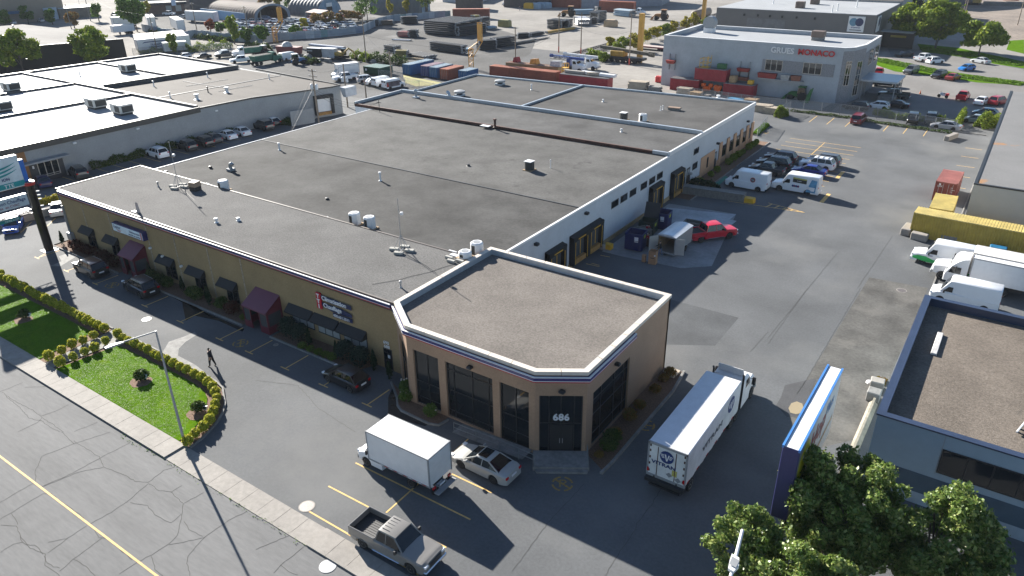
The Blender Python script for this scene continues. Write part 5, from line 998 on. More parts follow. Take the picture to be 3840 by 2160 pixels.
for i, (x, y, h, r, m) in enumerate(((2285,182,3.5,1.8,lf_yel),(2340,190,4.5,3.2,lf_olive),(2372,190,5.0,3.0,lf_yel),(2420,160,3.8,2.4,lf_yel),(2455,148,4.6,2.6,lf_yel),(2490,135,4.2,2.4,lf_olive),(2520,125,4.2,2.2,lf_yel),(2572,112,4.6,2.2,lf_yel),(2600,100,5.2,2.2,lf_yel),(2640,98,3.6,2.2,lf_olive),(2225,218,3.0,2.8,lf_olive),(2255,232,2.6,2,lf_olive))):
    tree(G(x,y), h, r, h*.46, m, 'yellowing sapling thicket growing along the railway track', 'sapling', 90+i, 1100, .30, 2, h*.5, None, 10, .45, limb=0, group='yellow saplings by the railway', cat='shrub', tr=.06)
for i, (a, b, h, m) in enumerate((((520,200),(700,190),1.6,lf_olive),((700,195),(870,178),2.4,lf_olive),((1325,215),(1390,232),2.2,lf_olive),((1385,228),(1520,245),2.6,lf_hedge),((1130,232),(1185,240),1.5,lf_hedge),((560,125),(750,142),1.4,lf_hedge),((750,145),(860,158),1.6,lf_hedge),((930,182),(1010,190),2.2,lf_hedge))):
    o = veg_strip('weed_thicket', [G(*a),G(*b)], 3, h, m, 1500, .26, None, None, 120+i, 'stuff')
# ================================================================ ROOFTOP EQUIPMENT, SIGNS, POLES, PEOPLE, SMALL THINGS
ZF, ZM, ZR, ZC = 6.55, 6.11, 6.42, 5.98
grl = mat('dark_grille', (.035,.036,.035), .6, var=.3, scale=20)
def condenser(p, z, lab, h=1.0, r=.42, dark_side=0, rz=0, grp='condenser units on the main roof'):
    t = thing('condenser_unit', lab, 'air conditioner', (p[0],p[1],z), R(rz), grp); q = r*.42
    oc = [(r,-q),(r,q),(q,r),(-q,r),(-r,q),(-r,-q),(-q,-r),(q,-r)]
    h *= 1.2; r *= 1.12; q = r*.42; oc = [(r,-q),(r,q),(q,r),(-q,r),(-r,q),(-r,-q),(-q,-r),(q,-r)]; rg = [[(x,y,.1) for x, y in oc],[(x,y,h-.12) for x, y in oc],[(x*.82,y*.82,h) for x, y in oc]]
    MB().loft(rg).build('casing', grl if dark_side == 2 else white, t)
    MB().add([(-r-.006,-q*.8,.2),(-r-.006,q*.8,.2),(-r-.006,q*.8,h-.2),(-r-.006,-q*.8,h-.2)],[(0,3,2,1)]).add([(-q*.8,-r-.006,.2),(q*.8,-r-.006,.2),(q*.8,-r-.006,h-.2),(-q*.8,-r-.006,h-.2)],[(0,1,2,3)]).build('grille', grl, t)
    tp = MB().lathe([(.0,h+.004),(r*.6,h+.004),(r*.6,h+.02),(0,h+.02)], n=16); tp.build('fan_guard', greym if dark_side != 2 else white, t)
    if dark_side == 2: MB().box(-r*.9,r*.9,-r*.9,r*.9,h-.04,h+.003).build('top_panel', white, t)
    MB().box(-r*1.1,r*1.1,-r*1.1,r*1.1,0,.1).build('base_pad', wood, t); return t
condenser(K(5,1000,808,ZM), ZM, 'left one of the two white condenser units at the roof seam', 1.05, .5)
condenser(K(5,1150,850,ZM), ZM, 'right one of the two white condenser units at the roof seam', 1.05, .5)
condenser(K(5,2205,1125,ZM)+Vector((0,.3,0)), ZM, 'white condenser unit just behind the tan parapet corner', 1.05, .5)
condenser(K(5,2085,1155,ZF)+Vector((0,.3,0)), ZF, 'low white condenser unit beside the tan parapet corner', .55, .5)
condenser(K(4,2258,465,ZM), ZM, 'white condenser unit near the left end of the front roof', 1.0, .5)
condenser(K(6,175,262,ZM), ZM, 'dark sided condenser alone in the middle of the roof', .95, .5, 2)
condenser(K(2,1120,1208,ZR), ZR, 'dark sided condenser on the rear roof', .95, .5, 2); condenser(K(2,1315,1222,ZR), ZR, 'white condenser beside the dark sided one on the rear roof', .95, .5)
def pipe(p, z, h, r, lab, bend=0, m=None, grp='small roof vent pipes', cap=1):
    t = thing('roof_vent', lab, 'roof vent', (p[0],p[1],z), 0, grp); MB().lathe([(r*2,0),(r*1.6,.05),(r,.1),(r,h),(0,h)], n=10).build('pipe', m or white, t, smooth=40)
    if cap: MB().lathe([(0,h-.12),(r*1.6,h-.12),(r*1.6,h+.06),(0,h+.1)], n=10).build('cap', m or white, t, smooth=40)
for k, x, y, z, h, r, lab, m in ((5,1252,370,ZM,1.0,.11,'tall white vent pipe in the open middle of the roof',None),(5,237,60,ZM,.9,.11,'white vent pipe near the left rear of the middle roof',None),(6,388,242,ZM,1.0,.04,'thin rod mast next to the lone condenser',None),(4,2180,790,ZF,.4,.12,'short white pipe on the pale front roof, left of two',None),(4,2400,770,ZF,.25,.12,'short white pipe on the pale front roof, right of two',None),
    (4,1595,432,ZF,.55,.07,'slim grey pipe at the left of the front roof',greym),(2,195,905,ZR,.95,.1,'white vent pipe on the rear left roof',None),(2,915,1025,ZR,.35,.1,'low white pipe on the rear right roof',None),(2,1495,1112,ZR,.6,.06,'thin white pipe by the brown hatch, left of two',None),(2,1517,1106,ZR,.65,.06,'thin white pipe by the brown hatch, right of two',None),(2,1100,1328,ZR,.4,.1,'low white pipe on the roof before the blue parapet',None),
    (1,2405,1280,ZR,1.15,.16,'brown chimney pipe behind the rusted step',rust),(5,2300,1165,ZC,.35,.09,'small white pipe on the tan corner roof',None),(10,355,240,ZC,.1,.1,'tiny dark drain cap on the tan corner roof',dark),(5,1458,1445,ZF,.55,.07,'thin grey pipe on the front roof near the tan corner',steel),(2,2075,985,ZR,.4,.2,'small white goose vent at the rear roof edge',None),(4,2120,243,ZM,.2,.12,'low dark vent near the left rear roof edge',dark),(4,1678,290,ZM,.2,.12,'low dark vent behind the pale front roof',dark),(5,715,555,ZM,.1,.12,'flat dark drain cap on the middle roof',dark),(5,2137,220,ZM+.02,.15,.12,'flat dark vent on the lighter roof',dark),(5,720,765,ZM,.3,.08,'tiny white pipe at the roof seam',None)):
    pipe(K(k,x,y,z), z, h, r, lab, m=m)
p = K(4,2325,268,ZM); t = thing('gooseneck_vent', 'silver hooded vent on a square curb near the left roof edge', 'roof vent', (p.x,p.y,ZM)); MB().bbox(-.4,.4,-.4,.4,0,.3,.03).build('curb', greym, t); MB().tube([(0,0,.25),(0,0,.6),(.1,0,.85),(.35,0,.95),(.55,0,.8)], .22, 12).build('hood', steel, t, smooth=50)
p = K(4,1970,465,ZF); t = thing('brown_vent_box', 'brown hooded exhaust box on the front roof', 'roof vent', (p.x,p.y,ZF), R(12)); MB().box(-.45,.45,-.45,.45,0,.55).build('curb', dark, t); MB().loft([[(-.5,-.5,.5),(.5,-.5,.5),(.5,.5,.5),(-.5,.5,.5)],[(-.42,-.42,1.0),(.42,-.42,1.0),(.42,.42,1.05),(-.42,.42,1.05)]]).build('hood', mat('brown_hood', (.30,.20,.13), .5), t)
for k, x, y, lab in ((1,2050,965,'silver mushroom exhaust fan by the blue parapet'),(1,2455,855,'silver mushroom exhaust fan on the rear left roof')):
    p = K(k,x,y,ZR); t = thing('exhaust_fan', lab, 'roof fan', (p.x,p.y,ZR), 0, 'mushroom fans on the rear roof'); MB().bbox(-.7,.7,-.7,.7,0,.3,.04).build('curb', blueflash, t); MB().loft([[(.95*a,.95*b,.55) for a, b in arc(0,0,1,0,330,11)],[(1.0*a,1.0*b,.65) for a, b in arc(0,0,1,0,330,11)],[(.95*a,.95*b,.85) for a, b in arc(0,0,1,0,330,11)],[(.5*a,.5*b,.98) for a, b in arc(0,0,1,0,330,11)]]).build('hood', steel, t, smooth=40); MB().lathe([(.5,.3),(.5,.56)], n=12).build('throat', dark, t)
p = K(1,1945,990,ZR); t = thing('elbow_vent', 'rusty mouthed elbow duct beside the mushroom fan', 'roof vent', (p.x,p.y,ZR), R(160)); MB().tube([(0,0,0),(0,0,.55),(.15,0,.85),(.55,0,1.0)], .28, 8).build('duct', blueflash, t, smooth=40); MB().lathe([(0,0),(.26,0),(.26,.02),(0,.02)], (.56,0,1.0), 'x', 10).build('mouth', rust, t)
p = K(1,1610,985,ZR); t = thing('turbine_vent', 'slim silver vent standing beside the notch of the rear parapet', 'roof vent', (p.x,p.y,ZR)); MB().bbox(-.5,.5,-.4,.4,0,.2,.03).build('curb', blueflash, t); MB().lathe([(.22,.2),(.22,.9),(.3,1.0),(.3,1.3),(.15,1.5),(0,1.5)], n=12).build('stack', blueflash, t, smooth=40)
p = K(2,1632,1108,ZR); t = thing('roof_hatch', 'low brown roof hatch on the rear roof', 'roof hatch', (p.x,p.y,ZR), R(3)); MB().box(-.9,.9,-.4,.4,0,.3).build('curb', concd, t); MB().loft([[(-1.05,-.5,.3),(1.05,-.5,.3),(1.05,.5,.3),(-1.05,.5,.3)],[(-.95,-.4,.45),(.95,-.4,.45),(.95,.4,.45),(-.95,.4,.45)]]).build('lid', mat('brown_hood', (0,0,0)), t)
for k, x, y, sx, sy, lab in ((1,2310,1270,1.5,.8,'white board lying on the roof by the brown chimney pipe'),(2,1097,1205,.6,.5,'white slab in front of the dark sided rear condenser'),(2,1295,1230,.6,.5,'white slab in front of the white rear condenser'),(4,2080,407,.6,.4,'white cover plate on the roof left of the condenser, left of two'),(4,2135,432,.6,.4,'white cover plate on the roof left of the condenser, right of two'),(5,1980,1085,.9,.2,'white trim strip lying near the tan parapet'),(5,2005,1125,1.0,.5,'flat white plate next to the low white condenser')):
    z = ZR if k in (1,2) else (ZM if k == 4 else ZF); p = K(k,x,y,z); tag(MB().bbox(p.x-sx/2,p.x+sx/2,p.y-sy/2,p.y+sy/2,z+.01,z+.1,.02).build('roof_plate', white), lab, 'board', 'loose plates on the roof')
block = mat('cinder_block', (.36,.35,.32), .9, var=.15, scale=6)
def mast(p, z, hh, lab, wid=1.0):
    t = thing('antenna_mast', lab, 'antenna', (p[0],p[1],z), R(20), 'guyed antenna masts on the front roof'); MB().tube([(0,0,.1),(0,0,hh)], .03, 6).build('mast', steel, t)
    tr = MB()
    for a in (0,90,180,270): tr.tube([(wid*.75*math.cos(R(a)),wid*.75*math.sin(R(a)),.1),(0,0,1.6)], .025, 5)
    tr.tube([(-.75,0,.1),(.75,0,.1)], .03, 4).tube([(0,-.75,.1),(0,.75,.1)], .03, 4); tr.build('tripod', steel, t)
    for a in (0,90,180,270):
        c = (wid*.75*math.cos(R(a)),wid*.75*math.sin(R(a))); b = MB()
        for dx in (-.21,.21):
            for dy in (-.1,.1): b.box(c[0]+dx-.2,c[0]+dx+.2,c[1]+dy-.095,c[1]+dy+.095,.02,.22)
        b.build('ballast_blocks', block, t)
    hd = MB().lathe([(0,-.15),(.13,-.13),(.16,.0),(.13,.13),(0,.16)], (.28,0,hh*.72), n=8); hd.tube([(0,0,hh*.72),(.25,0,hh*.72)], .02, 4); hd.build('dish', white, t, smooth=50)
mast(K(5,1468,1075,ZF), ZF, 5.0, 'tall antenna mast on cinder blocks near the tan corner block'); mast(K(4,1800,435,ZF), ZF, 5.2, 'tall antenna mast on cinder blocks at the left end of the front roof')
for i, (x, y) in enumerate(((1945,1155),(1962,1190),(2052,1190),(2105,1095))): p = K(5,x,y,ZF); tag(MB().bbox(p.x-.4,p.x+.4,p.y-.14,p.y+.14,ZF+.01,ZF+.24,.02).build('cinder_block', block), 'loose cinder block lying near the low white condenser', 'block', 'loose blocks by the tan parapet')
cw_ = MB()
def wire(a, b, sag, r=.02, n=14, mb=None):
    a, b = Vector(a), Vector(b); return (mb or MB()).tube([a.lerp(b,i/n)-Vector((0,0,sag*4*(i/n)*(1-i/n))) for i in range(n+1)], r, 4)
cb = MB()
for pts in ([K(5,1500,1110,ZF+.03),K(5,1600,1160,ZF+.03),K(5,1720,1230,ZF+.03),K(5,1810,1295,ZF+.03)],[K(5,1740,1290,ZF+.03),K(5,1560,1330,ZF+.03),K(5,1440,1365,ZF+.03),K(5,1170,1410,ZF+.03)],[K(4,1830,450,ZF+.03),K(4,1880,490,ZF+.03),K(4,1960,570,ZF+.03)],[K(5,1740,1290,ZF+.03),K(5,1880,1240,ZF+.03),K(5,2010,1205,ZF+.03)]): cb.tube(pts, .014, 4)
tag(cb.build('roof_cable', dark), 'thin black cables snaking over the pale front roof', 'cable')
p = K(4,1395,690,ZF); t = thing('broken_board', 'leaning broken board and scraps at the front roof edge', 'debris', (p.x,p.y,ZF)); MB().loft([[(-.1,-.15,0),(.1,-.15,0),(.1,.15,0),(-.1,.15,0)],[(-.05,-.12,1.1),(.02,-.12,1.15),(.02,.1,1.05),(-.05,.1,1.0)]]).build('board', mat('pinkish_board', (.42,.35,.32), .7), t); MB().bbox(-.9,-.2,-.3,.1,.0,.08,.02).build('scrap_plate', white, t)
# ---- wall signs on the front
sg = thing('wall_sign', 'long white lightbox sign with a red swoosh under the striped trim', 'sign', (-73.9,36.5,4.15)); o3 = (-73.9,36.5,4.15)
MB().bbox(-76.75,-71.05,36.15,36.66,4.12,5.08,.03).build('cabinet', navy, sg, o3); MB().box(-76.65,-71.15,36.13,36.15,4.2,5.0).build('face', mat('sign_face_pale', (.62,.74,.82), .35), sg, o3)
text('Zephyr', .46, bluelogo, sg, (-76.5,36.12,4.58), (1,0,0), (0,0,1), .004, .01, off=o3); text('Thermopompes', .3, bluelogo, sg, (-71.55,36.12,4.62), (1,0,0), (0,0,1), .004, .01, 'RIGHT', o3); text('centrales et murales', .27, bluelogo, sg, (-71.55,36.12,4.3), (1,0,0), (0,0,1), .004, .008, 'RIGHT', o3)
q = MB(); pts = [(-75.9,4.5),(-75.6,4.38),(-75.2,4.42),(-74.95,4.56),(-75.25,4.33),(-75.6,4.28),(-75.85,4.38)]; q.add([(x,36.12,z) for x, z in pts], [tuple(range(7))]); q.build('swoosh', redlogo, sg, o3)
q = MB()
for xx in (-71.45,-71.3): q.box(xx,xx+.09,36.12,36.13,4.2,5.0)
q.build('red_bars', redlogo, sg, o3)
sg = thing('wall_sign', 'red and navy letter sign for heating and air conditioning above the triple awnings', 'sign', (-43.6,36.6,3.4)); o3 = (-43.6,36.6,3.4)
MB().bbox(-45.75,-45.18,36.5,36.66,3.6,5.12,.02).build('red_panel', mat('sign_red', (.50,.012,.03), .4), sg, o3)
ls = mat('white_letter', (.75,.76,.78), .4)
for i, ch in enumerate('TTI'): text(ch, .52, ls, sg, (-45.46,36.48,4.66-.49*i), (1,0,0), (0,0,1), .015, .045, 'CENTER', o3)
q = MB(); q.add([(-45.15,36.56,4.98),(-41.55,36.56,4.92),(-41.55,36.56,4.5),(-44.2,36.56,4.48),(-45.15,36.56,4.6)], [(0,4,3,2,1)]); q.add([(-45.15,36.56,4.3),(-42.7,36.56,4.28),(-41.6,36.56,4.1),(-41.6,36.56,3.78),(-44.0,36.56,3.72),(-45.15,36.56,3.95)], [(0,5,4,3,2,1)]); q.box(-43.9,-41.6,36.55,36.57,3.28,3.66)
q.build('navy_banner', mat('sign_navy', (.015,.025,.09), .5), sg, o3)
text('Climatisation', .56, ls, sg, (-45.05,36.53,4.58), (1,0,0), (0,0,1), .015, .022, 'LEFT', o3, sx=.98); text('Chauffage', .56, ls, sg, (-44.95,36.53,3.92), (1,0,0), (0,0,1), .015, .022, 'LEFT', o3, sx=.98); text('450.651.2511', .34, ls, sg, (-43.85,36.53,3.34), (1,0,0), (0,0,1), .01, .018, 'LEFT', o3, sx=1.05)
# ---- tall pylon sign at left
py = thing('pylon_sign', 'tall black post sign with white and teal panels at the left edge', 'sign', (-88,33.9,0)); o3 = (-88,33.9,0)
MB().lathe([(.47,0),(.47,8.3)], (-88,33.9,0), n=20).build('post', mat('gloss_black', (.008,.008,.009), .25), py, o3, smooth=40); MB().box(-88.75,-87.25,33.2,34.6,0,.06).build('base_plate', steel, py, o3)
MB().lathe([(.0,7.85),(.62,7.85),(.62,8.2),(0,8.2)], (-88,33.9,0), n=20).build('red_collar', mat('collar_red', (.50,.02,.02), .4), py, o3, smooth=40); MB().lathe([(.62,8.2),(.0,8.26)], (-88,33.9,0), n=20).build('collar_top', white, py, o3)
MB().bbox(-88.3,-87.7,27.5,33.48,7.95,11.35,.03).build('main_panel', mat('panel_white', (.62,.68,.72), .35), py, o3); MB().bbox(-88.25,-87.75,33.485,33.98,8.3,10.75,.04).build('blue_pillar', mat('pillar_blue', (.01,.13,.48), .35), py, o3)
MB().box(-87.69,-87.68,27.5,33.46,8.06,8.62).build('teal_band', teal, py, o3); text('ION', .42, bluelogo, py, (-87.67,32.12,8.9), (0,1,0), (0,0,1), .004, .03, 'RIGHT', o3); text('TTE', .52, ls, py, (-87.66,32.35,8.15), (0,1,0), (0,0,1), .004, .02, 'RIGHT', o3, sx=1.1)
wv = MB()
for z in (10.3,9.93,9.56):
    n = 10; top = [(27.6+5.45*i/n, z+.34*max(0,(i/n-.55)/.45)**2-.06*(1-abs(i/n-.5)*2)) for i in range(n+1)]; bot = [(yy, zz-.22*(1-(i/n)**6)-.02) for i, (yy, zz) in enumerate(top)]
    for i in range(n): wv.add([(-87.68,bot[i][0],bot[i][1]),(-87.68,bot[i+1][0],bot[i+1][1]),(-87.68,top[i+1][0],top[i+1][1]),(-87.68,top[i][0],top[i][1])], [(0,1,2,3)])
wv.build('teal_waves', teal, py, o3)
MB().bbox(-88.2,-87.75,27.5,33.28,5.82,7.08,.02).build('second_panel', mat('panel_grey', (.52,.58,.62), .35), py, o3); text('tion Chauffage', .52, bluelogo, py, (-87.74,33.05,6.42), (0,1,0), (0,0,1), .004, .01, 'RIGHT', o3, sx=.92); text('iste  en CVAC', .38, mat('lettering_maroon', (.25,.02,.06), .5), py, (-87.74,32.35,6.0), (0,1,0), (0,0,1), .004, .008, 'RIGHT', o3)
MB().box(-88.2,-87.76,27.5,31.93,4.48,4.78).build('web_panel', mat('panel_teal', (.01,.22,.22), .4), py, o3); text('TIFAB.COM', .26, ls, py, (-87.75,31.8,4.54), (0,1,0), (0,0,1), .003, .008, 'RIGHT', o3, spacing=1.1)
wk = MB(); wk.box(-88.9,-87.9,27.5,33.35,5.15,5.2); wk.build('catwalk', white, py, o3); tr_ = MB()
for x in (-88.85,-87.95):
    tr_.tube([(x,27.5,5.12),(x,33.4,5.12)], .05, 4); tr_.tube([(x,27.5,4.72),(x,33.4,4.72)], .05, 4)
    for i in range(12): tr_.tube([(x,27.6+i*.5,4.72 if i % 2 else 5.12),(x,28.1+i*.5,5.12 if i % 2 else 4.72)], .025, 4)
tr_.build('truss', dark, py, o3)
for z in (6.9,6.45,6.0,5.2,4.75): MB().lathe([(0,0),(.16,.02),(.18,.1),(0,.16)], (-87.85,34.5,z), n=8).build('flood_lamp', white, py, o3)
# ---- big box sign at right
bx = thing('box_sign', 'large navy sided rooftop height sign with a white top and yellow smiley logo', 'sign', (-5.5,37,0)); o3 = (-5.5,37,0)
MB().bbox(-5.94,-5.08,32.4,41.5,4.35,8.98,.03).build('cabinet', mat('sign_side_navy', (.035,.035,.12), .4, var=.05), bx, o3)
q = MB()
for i in range(4): q.box(-5.84,-5.18,32.44+i*2.26,34.67+i*2.26,8.98,9.0+.004*(i % 2))
q.build('top_panel', white, bx, o3); q = MB(); q.box(-5.97,-5.86,32.38,41.52,8.9,9.06); q.box(-5.16,-5.05,32.38,41.52,8.9,9.06); q.build('edge_trim', mat('trim_blue', (.06,.20,.50), .4), bx, o3)
MB().box(-5.08,-5.068,32.5,41.4,4.45,8.85).build('sign_face', mat('sign_face_grey', (.16,.17,.21), .3, var=.05), bx, o3)
disc('smiley', mat('smiley_yellow', (.50,.45,.01), .45), bx, (-5.066+5.5,33.9-37,7.5), (1,0,0), 1.15, .006)
for yy in (33.55,34.25): disc('smiley_eye', ls, bx, (-5.056+5.5,yy-37,7.85), (1,0,0), .13, .004)
q = MB(); q.tube([(-5.058,33.9+.65*math.sin(a),7.4-.65*math.cos(a)) for a in [x*.2-.9 for x in range(10)]], .03, 4); q.build('smiley_mouth', dark, bx, o3)
text('Hop', 1.9, mat('lettering_red', (.42,.05,.03), .5), bx, (-5.06,35.2,6.9), (0,1,0), (0,0,1), .005, .02, off=o3); text('Plus', 1.2, mat('lettering_blue', (.05,.18,.40), .5), bx, (-5.06,38.3,7.4), (0,1,0), (0,0,1), .005, .02, off=o3)
q = MB(); q.add([(-5.06,33.2,5.6),(-5.06,37,5.9),(-5.06,41,6.1),(-5.06,41,5.75),(-5.06,37,5.55),(-5.06,33.2,5.35)], [(0,5,4,1),(1,4,3,2)]); q.build('lower_band', mat('sign_orange', (.40,.18,.04), .5, var=.5, scale=4), bx, o3)
for yy in (34.2,39.6): MB().lathe([(.18,0),(.18,4.36)], (-5.5,yy,0), n=12).build('post', dark, bx, o3)
# ---- lamp posts
lp = thing('lamp_post', 'slender grey street lamp with a single angled arm over the lawn', 'street lamp', (-43.27,21.3,0)); MB().tube([(0,0,0),(0,0,5),(0,.02,9.35)], .10, 10, r2=.055).build('pole', steel, lp, smooth=50); MB().tube([(0,.02,9.3),(-.5,-2.3,9.35)], .05, 8).build('arm', steel, lp, smooth=50); MB().loft([[(-.45,-2.0,9.3),(-.3,-2.0,9.3),(-.3,-2.0,9.4),(-.45,-2.0,9.4)],[(-.72,-2.6,9.27),(-.42,-2.65,9.27),(-.42,-2.65,9.42),(-.72,-2.6,9.42)],[(-.75,-3.0,9.3),(-.55,-3.05,9.3),(-.55,-3.05,9.38),(-.75,-3.0,9.38)]]).build('lamp_head', steel, lp); MB().lathe([(.22,0),(.2,.1),(.12,.14)], n=12).build('base', concd, lp)
lp = thing('lamp_post', 'white lamp arm rising in front of the maple at the bottom edge', 'street lamp', (-5.3,22.9,0)); MB().tube([(0,0,0),(0,0,7.6),(-.03,.3,8.3),(-.5,3.2,8.5)], .075, 10).build('pole', white, lp, smooth=50); MB().loft([[(-.28,.75,8.36),(-.02,.7,8.36),(-.02,.7,8.5),(-.28,.75,8.5)],[(-.36,1.15,8.34),(.06,1.1,8.34),(.06,1.1,8.56),(-.36,1.15,8.56)],[(-.42,1.6,8.38),(-.08,1.55,8.38),(-.08,1.55,8.52),(-.42,1.6,8.52)]]).build('lamp_head', white, lp); MB().quad((-.30,.92,8.575),(.0,.88,8.575),(.0,1.35,8.575),(-.34,1.4,8.575)).build('sensor_grille', greym, lp)
def upole(p, h, lab, arms=1, tx=0, m=woodpole, r=.17, rz=0, grp='utility poles', red=0):
    t = thing('utility_pole', lab, 'utility pole', (p[0],p[1],0), R(rz), grp); MB().tube([(0,0,-.1),(0,0,h)], r, 8, r2=r*.65).build('post', m, t, smooth=50)
    for i in range(arms): 
        a = MB().box(-1.0,1.0,-.06,.06,h-.45-i*.9,h-.33-i*.9); a.build('crossarm', m, t); q = MB()
        for x in (-.9,-.45,.45,.9): q.lathe([(.05,0),(.06,.14),(0,.18)], (x,0,h-.33-i*.9), n=6)
        q.build('insulators', white, t)
    for i in range(tx): a = i*math.pi+.2; MB().lathe([(0,0),(.26,.0),(.28,.1),(.28,.85),(.2,.95),(0,1.0)], (.5*math.cos(a),.5*math.sin(a),h-3.6), n=12).build('transformer', mat('transformer_grey', (.55,.57,.59), .4), t, smooth=40)
    if red: MB().lathe([(r*1.05,.0),(r*1.02,1.6)], n=8).build('red_band', mat('marker_red', (.5,.08,.05), .6, var=.3, scale=4), t)
    return Vector((p[0],p[1],h))
U1 = upole(gz1 if False else Vector((-105.4,90.5,0)), 10.2, 'wooden pole with twin grey transformers nearest the main roof', 2, 2); U2 = upole(Vector((-112.2,104.3,0)), 8.6, 'wooden pole with twin transformers at the far building corner', 0, 2); U3 = upole(Vector((-114.2,111.6,0)), 4.4, 'short wooden pole with coiled cables', 0); U4 = upole(Vector((-121,126.8,0)), 7.2, 'wooden pole in front of the graphic van', 1)
U5 = upole(Vector((-147,145,0)), 12, 'tall green grey pole with a forked lamp in the yard', 1); U6 = upole(Vector((-108.2,158.5,0)), 9.8, 'slim pole at the corner of the tan container', 0); U7 = upole(Vector((-111.4,184.7,0)), 10.6, 'slim pole with red base, left one along the yard road', 0, red=1); U8 = upole(Vector((-104.8,185.6,0)), 10.8, 'slim pole with red base, right one along the yard road', 0, red=1); U9 = upole(Vector((-85.5,176.5,0)), 12.3, 'slim pole with a long red base by the mobile crane', 0, red=1)
U10 = upole(G(591,198), 11, 'wooden pole with a transformer in front of the white trailers', 1, 1); U11 = upole(G(742,134), 10.5, 'wooden pole against the scrapyard fence with white insulators', 1); U12 = upole(G(935,153), 10.5, 'wooden pole among shrubs at the end of the scrapyard fence', 1); U13 = upole(G(987,118), 7.5, 'pale slim pole in the scrapyard', 0, m=concd); U14 = upole(G(340,78), 11, 'pale round pole at the empty lot at top left', 0, m=concd); upole(G(268,108), 8.5, 'slim grey pole by the low brownish tree', 0, m=concd); upole(G(310,65), 7, 'thin pale lamp pole standing in the empty lot', 0, m=steel, r=.09)
upole(G(3610,60), 12, 'weathered leaning pole at the dirt site, left of two', 0); upole(G(3618,60), 12.5, 'weathered pole at the dirt site beside the leaning one', 0); upole(G(3815,95), 12, 'weathered pole at the far right dirt site', 0); upole(G(3034,152), 8, 'pale lamp pole in front of the grey warehouse', 0, m=concd, r=.1)
wr = MB()
roofA = Vector((-84.5,85.2,7.6))
for a, b, s in ((U1-Vector((0,0,.4)),U2-Vector((0,0,.4)),.6),(U2-Vector((0,0,.5)),U4-Vector((0,0,.4)),.6),(U4,U5-Vector((0,0,4)),1.2),(U5-Vector((0,0,4)),U12-Vector((0,0,5)),2),(U1-Vector((0,0,3.5)),roofA,1.1),(U1-Vector((0,0,3.9)),roofA,1.3),(U1-Vector((0,0,4.2)),roofA,1.6),(U1-Vector((0,0,1)),Vector((-102.5,80.5,0)),0),(U1-Vector((0,0,3)),Vector((-101.5,79.5,0)),0),(U6-Vector((0,0,5)),U7-Vector((0,0,4)),1.6),(U7-Vector((0,0,4)),U8-Vector((0,0,4)),.5),(U8-Vector((0,0,4)),U9-Vector((0,0,4)),1.4),(U10-Vector((0,0,.3)),U11-Vector((0,0,.3)),1),(U11-Vector((0,0,.3)),U12-Vector((0,0,.3)),1.2),(U10-Vector((0,0,.3)),U14-Vector((0,0,1)),2),(U2-Vector((0,0,2.5)),U3-Vector((0,0,.3)),.5),(U2-Vector((0,0,3)),U3-Vector((0,0,.8)),.7),(U6-Vector((0,0,5)),U5-Vector((0,0,5)),1.5)):
    wire(a, b, s, .022, mb=wr)
tag(wr.build('overhead_wires', dark), 'thin dark overhead wires strung between the wooden poles', 'wires')
t = thing('roof_riser', 'black cable riser mast on the roof corner by the notch', 'mast', (-84.5,85.2,6.1)); MB().tube([(0,0,0),(0,0,2.0)], .05, 6).box(-.5,.5,-.03,.03,1.5,1.58).build('riser', dark, t)
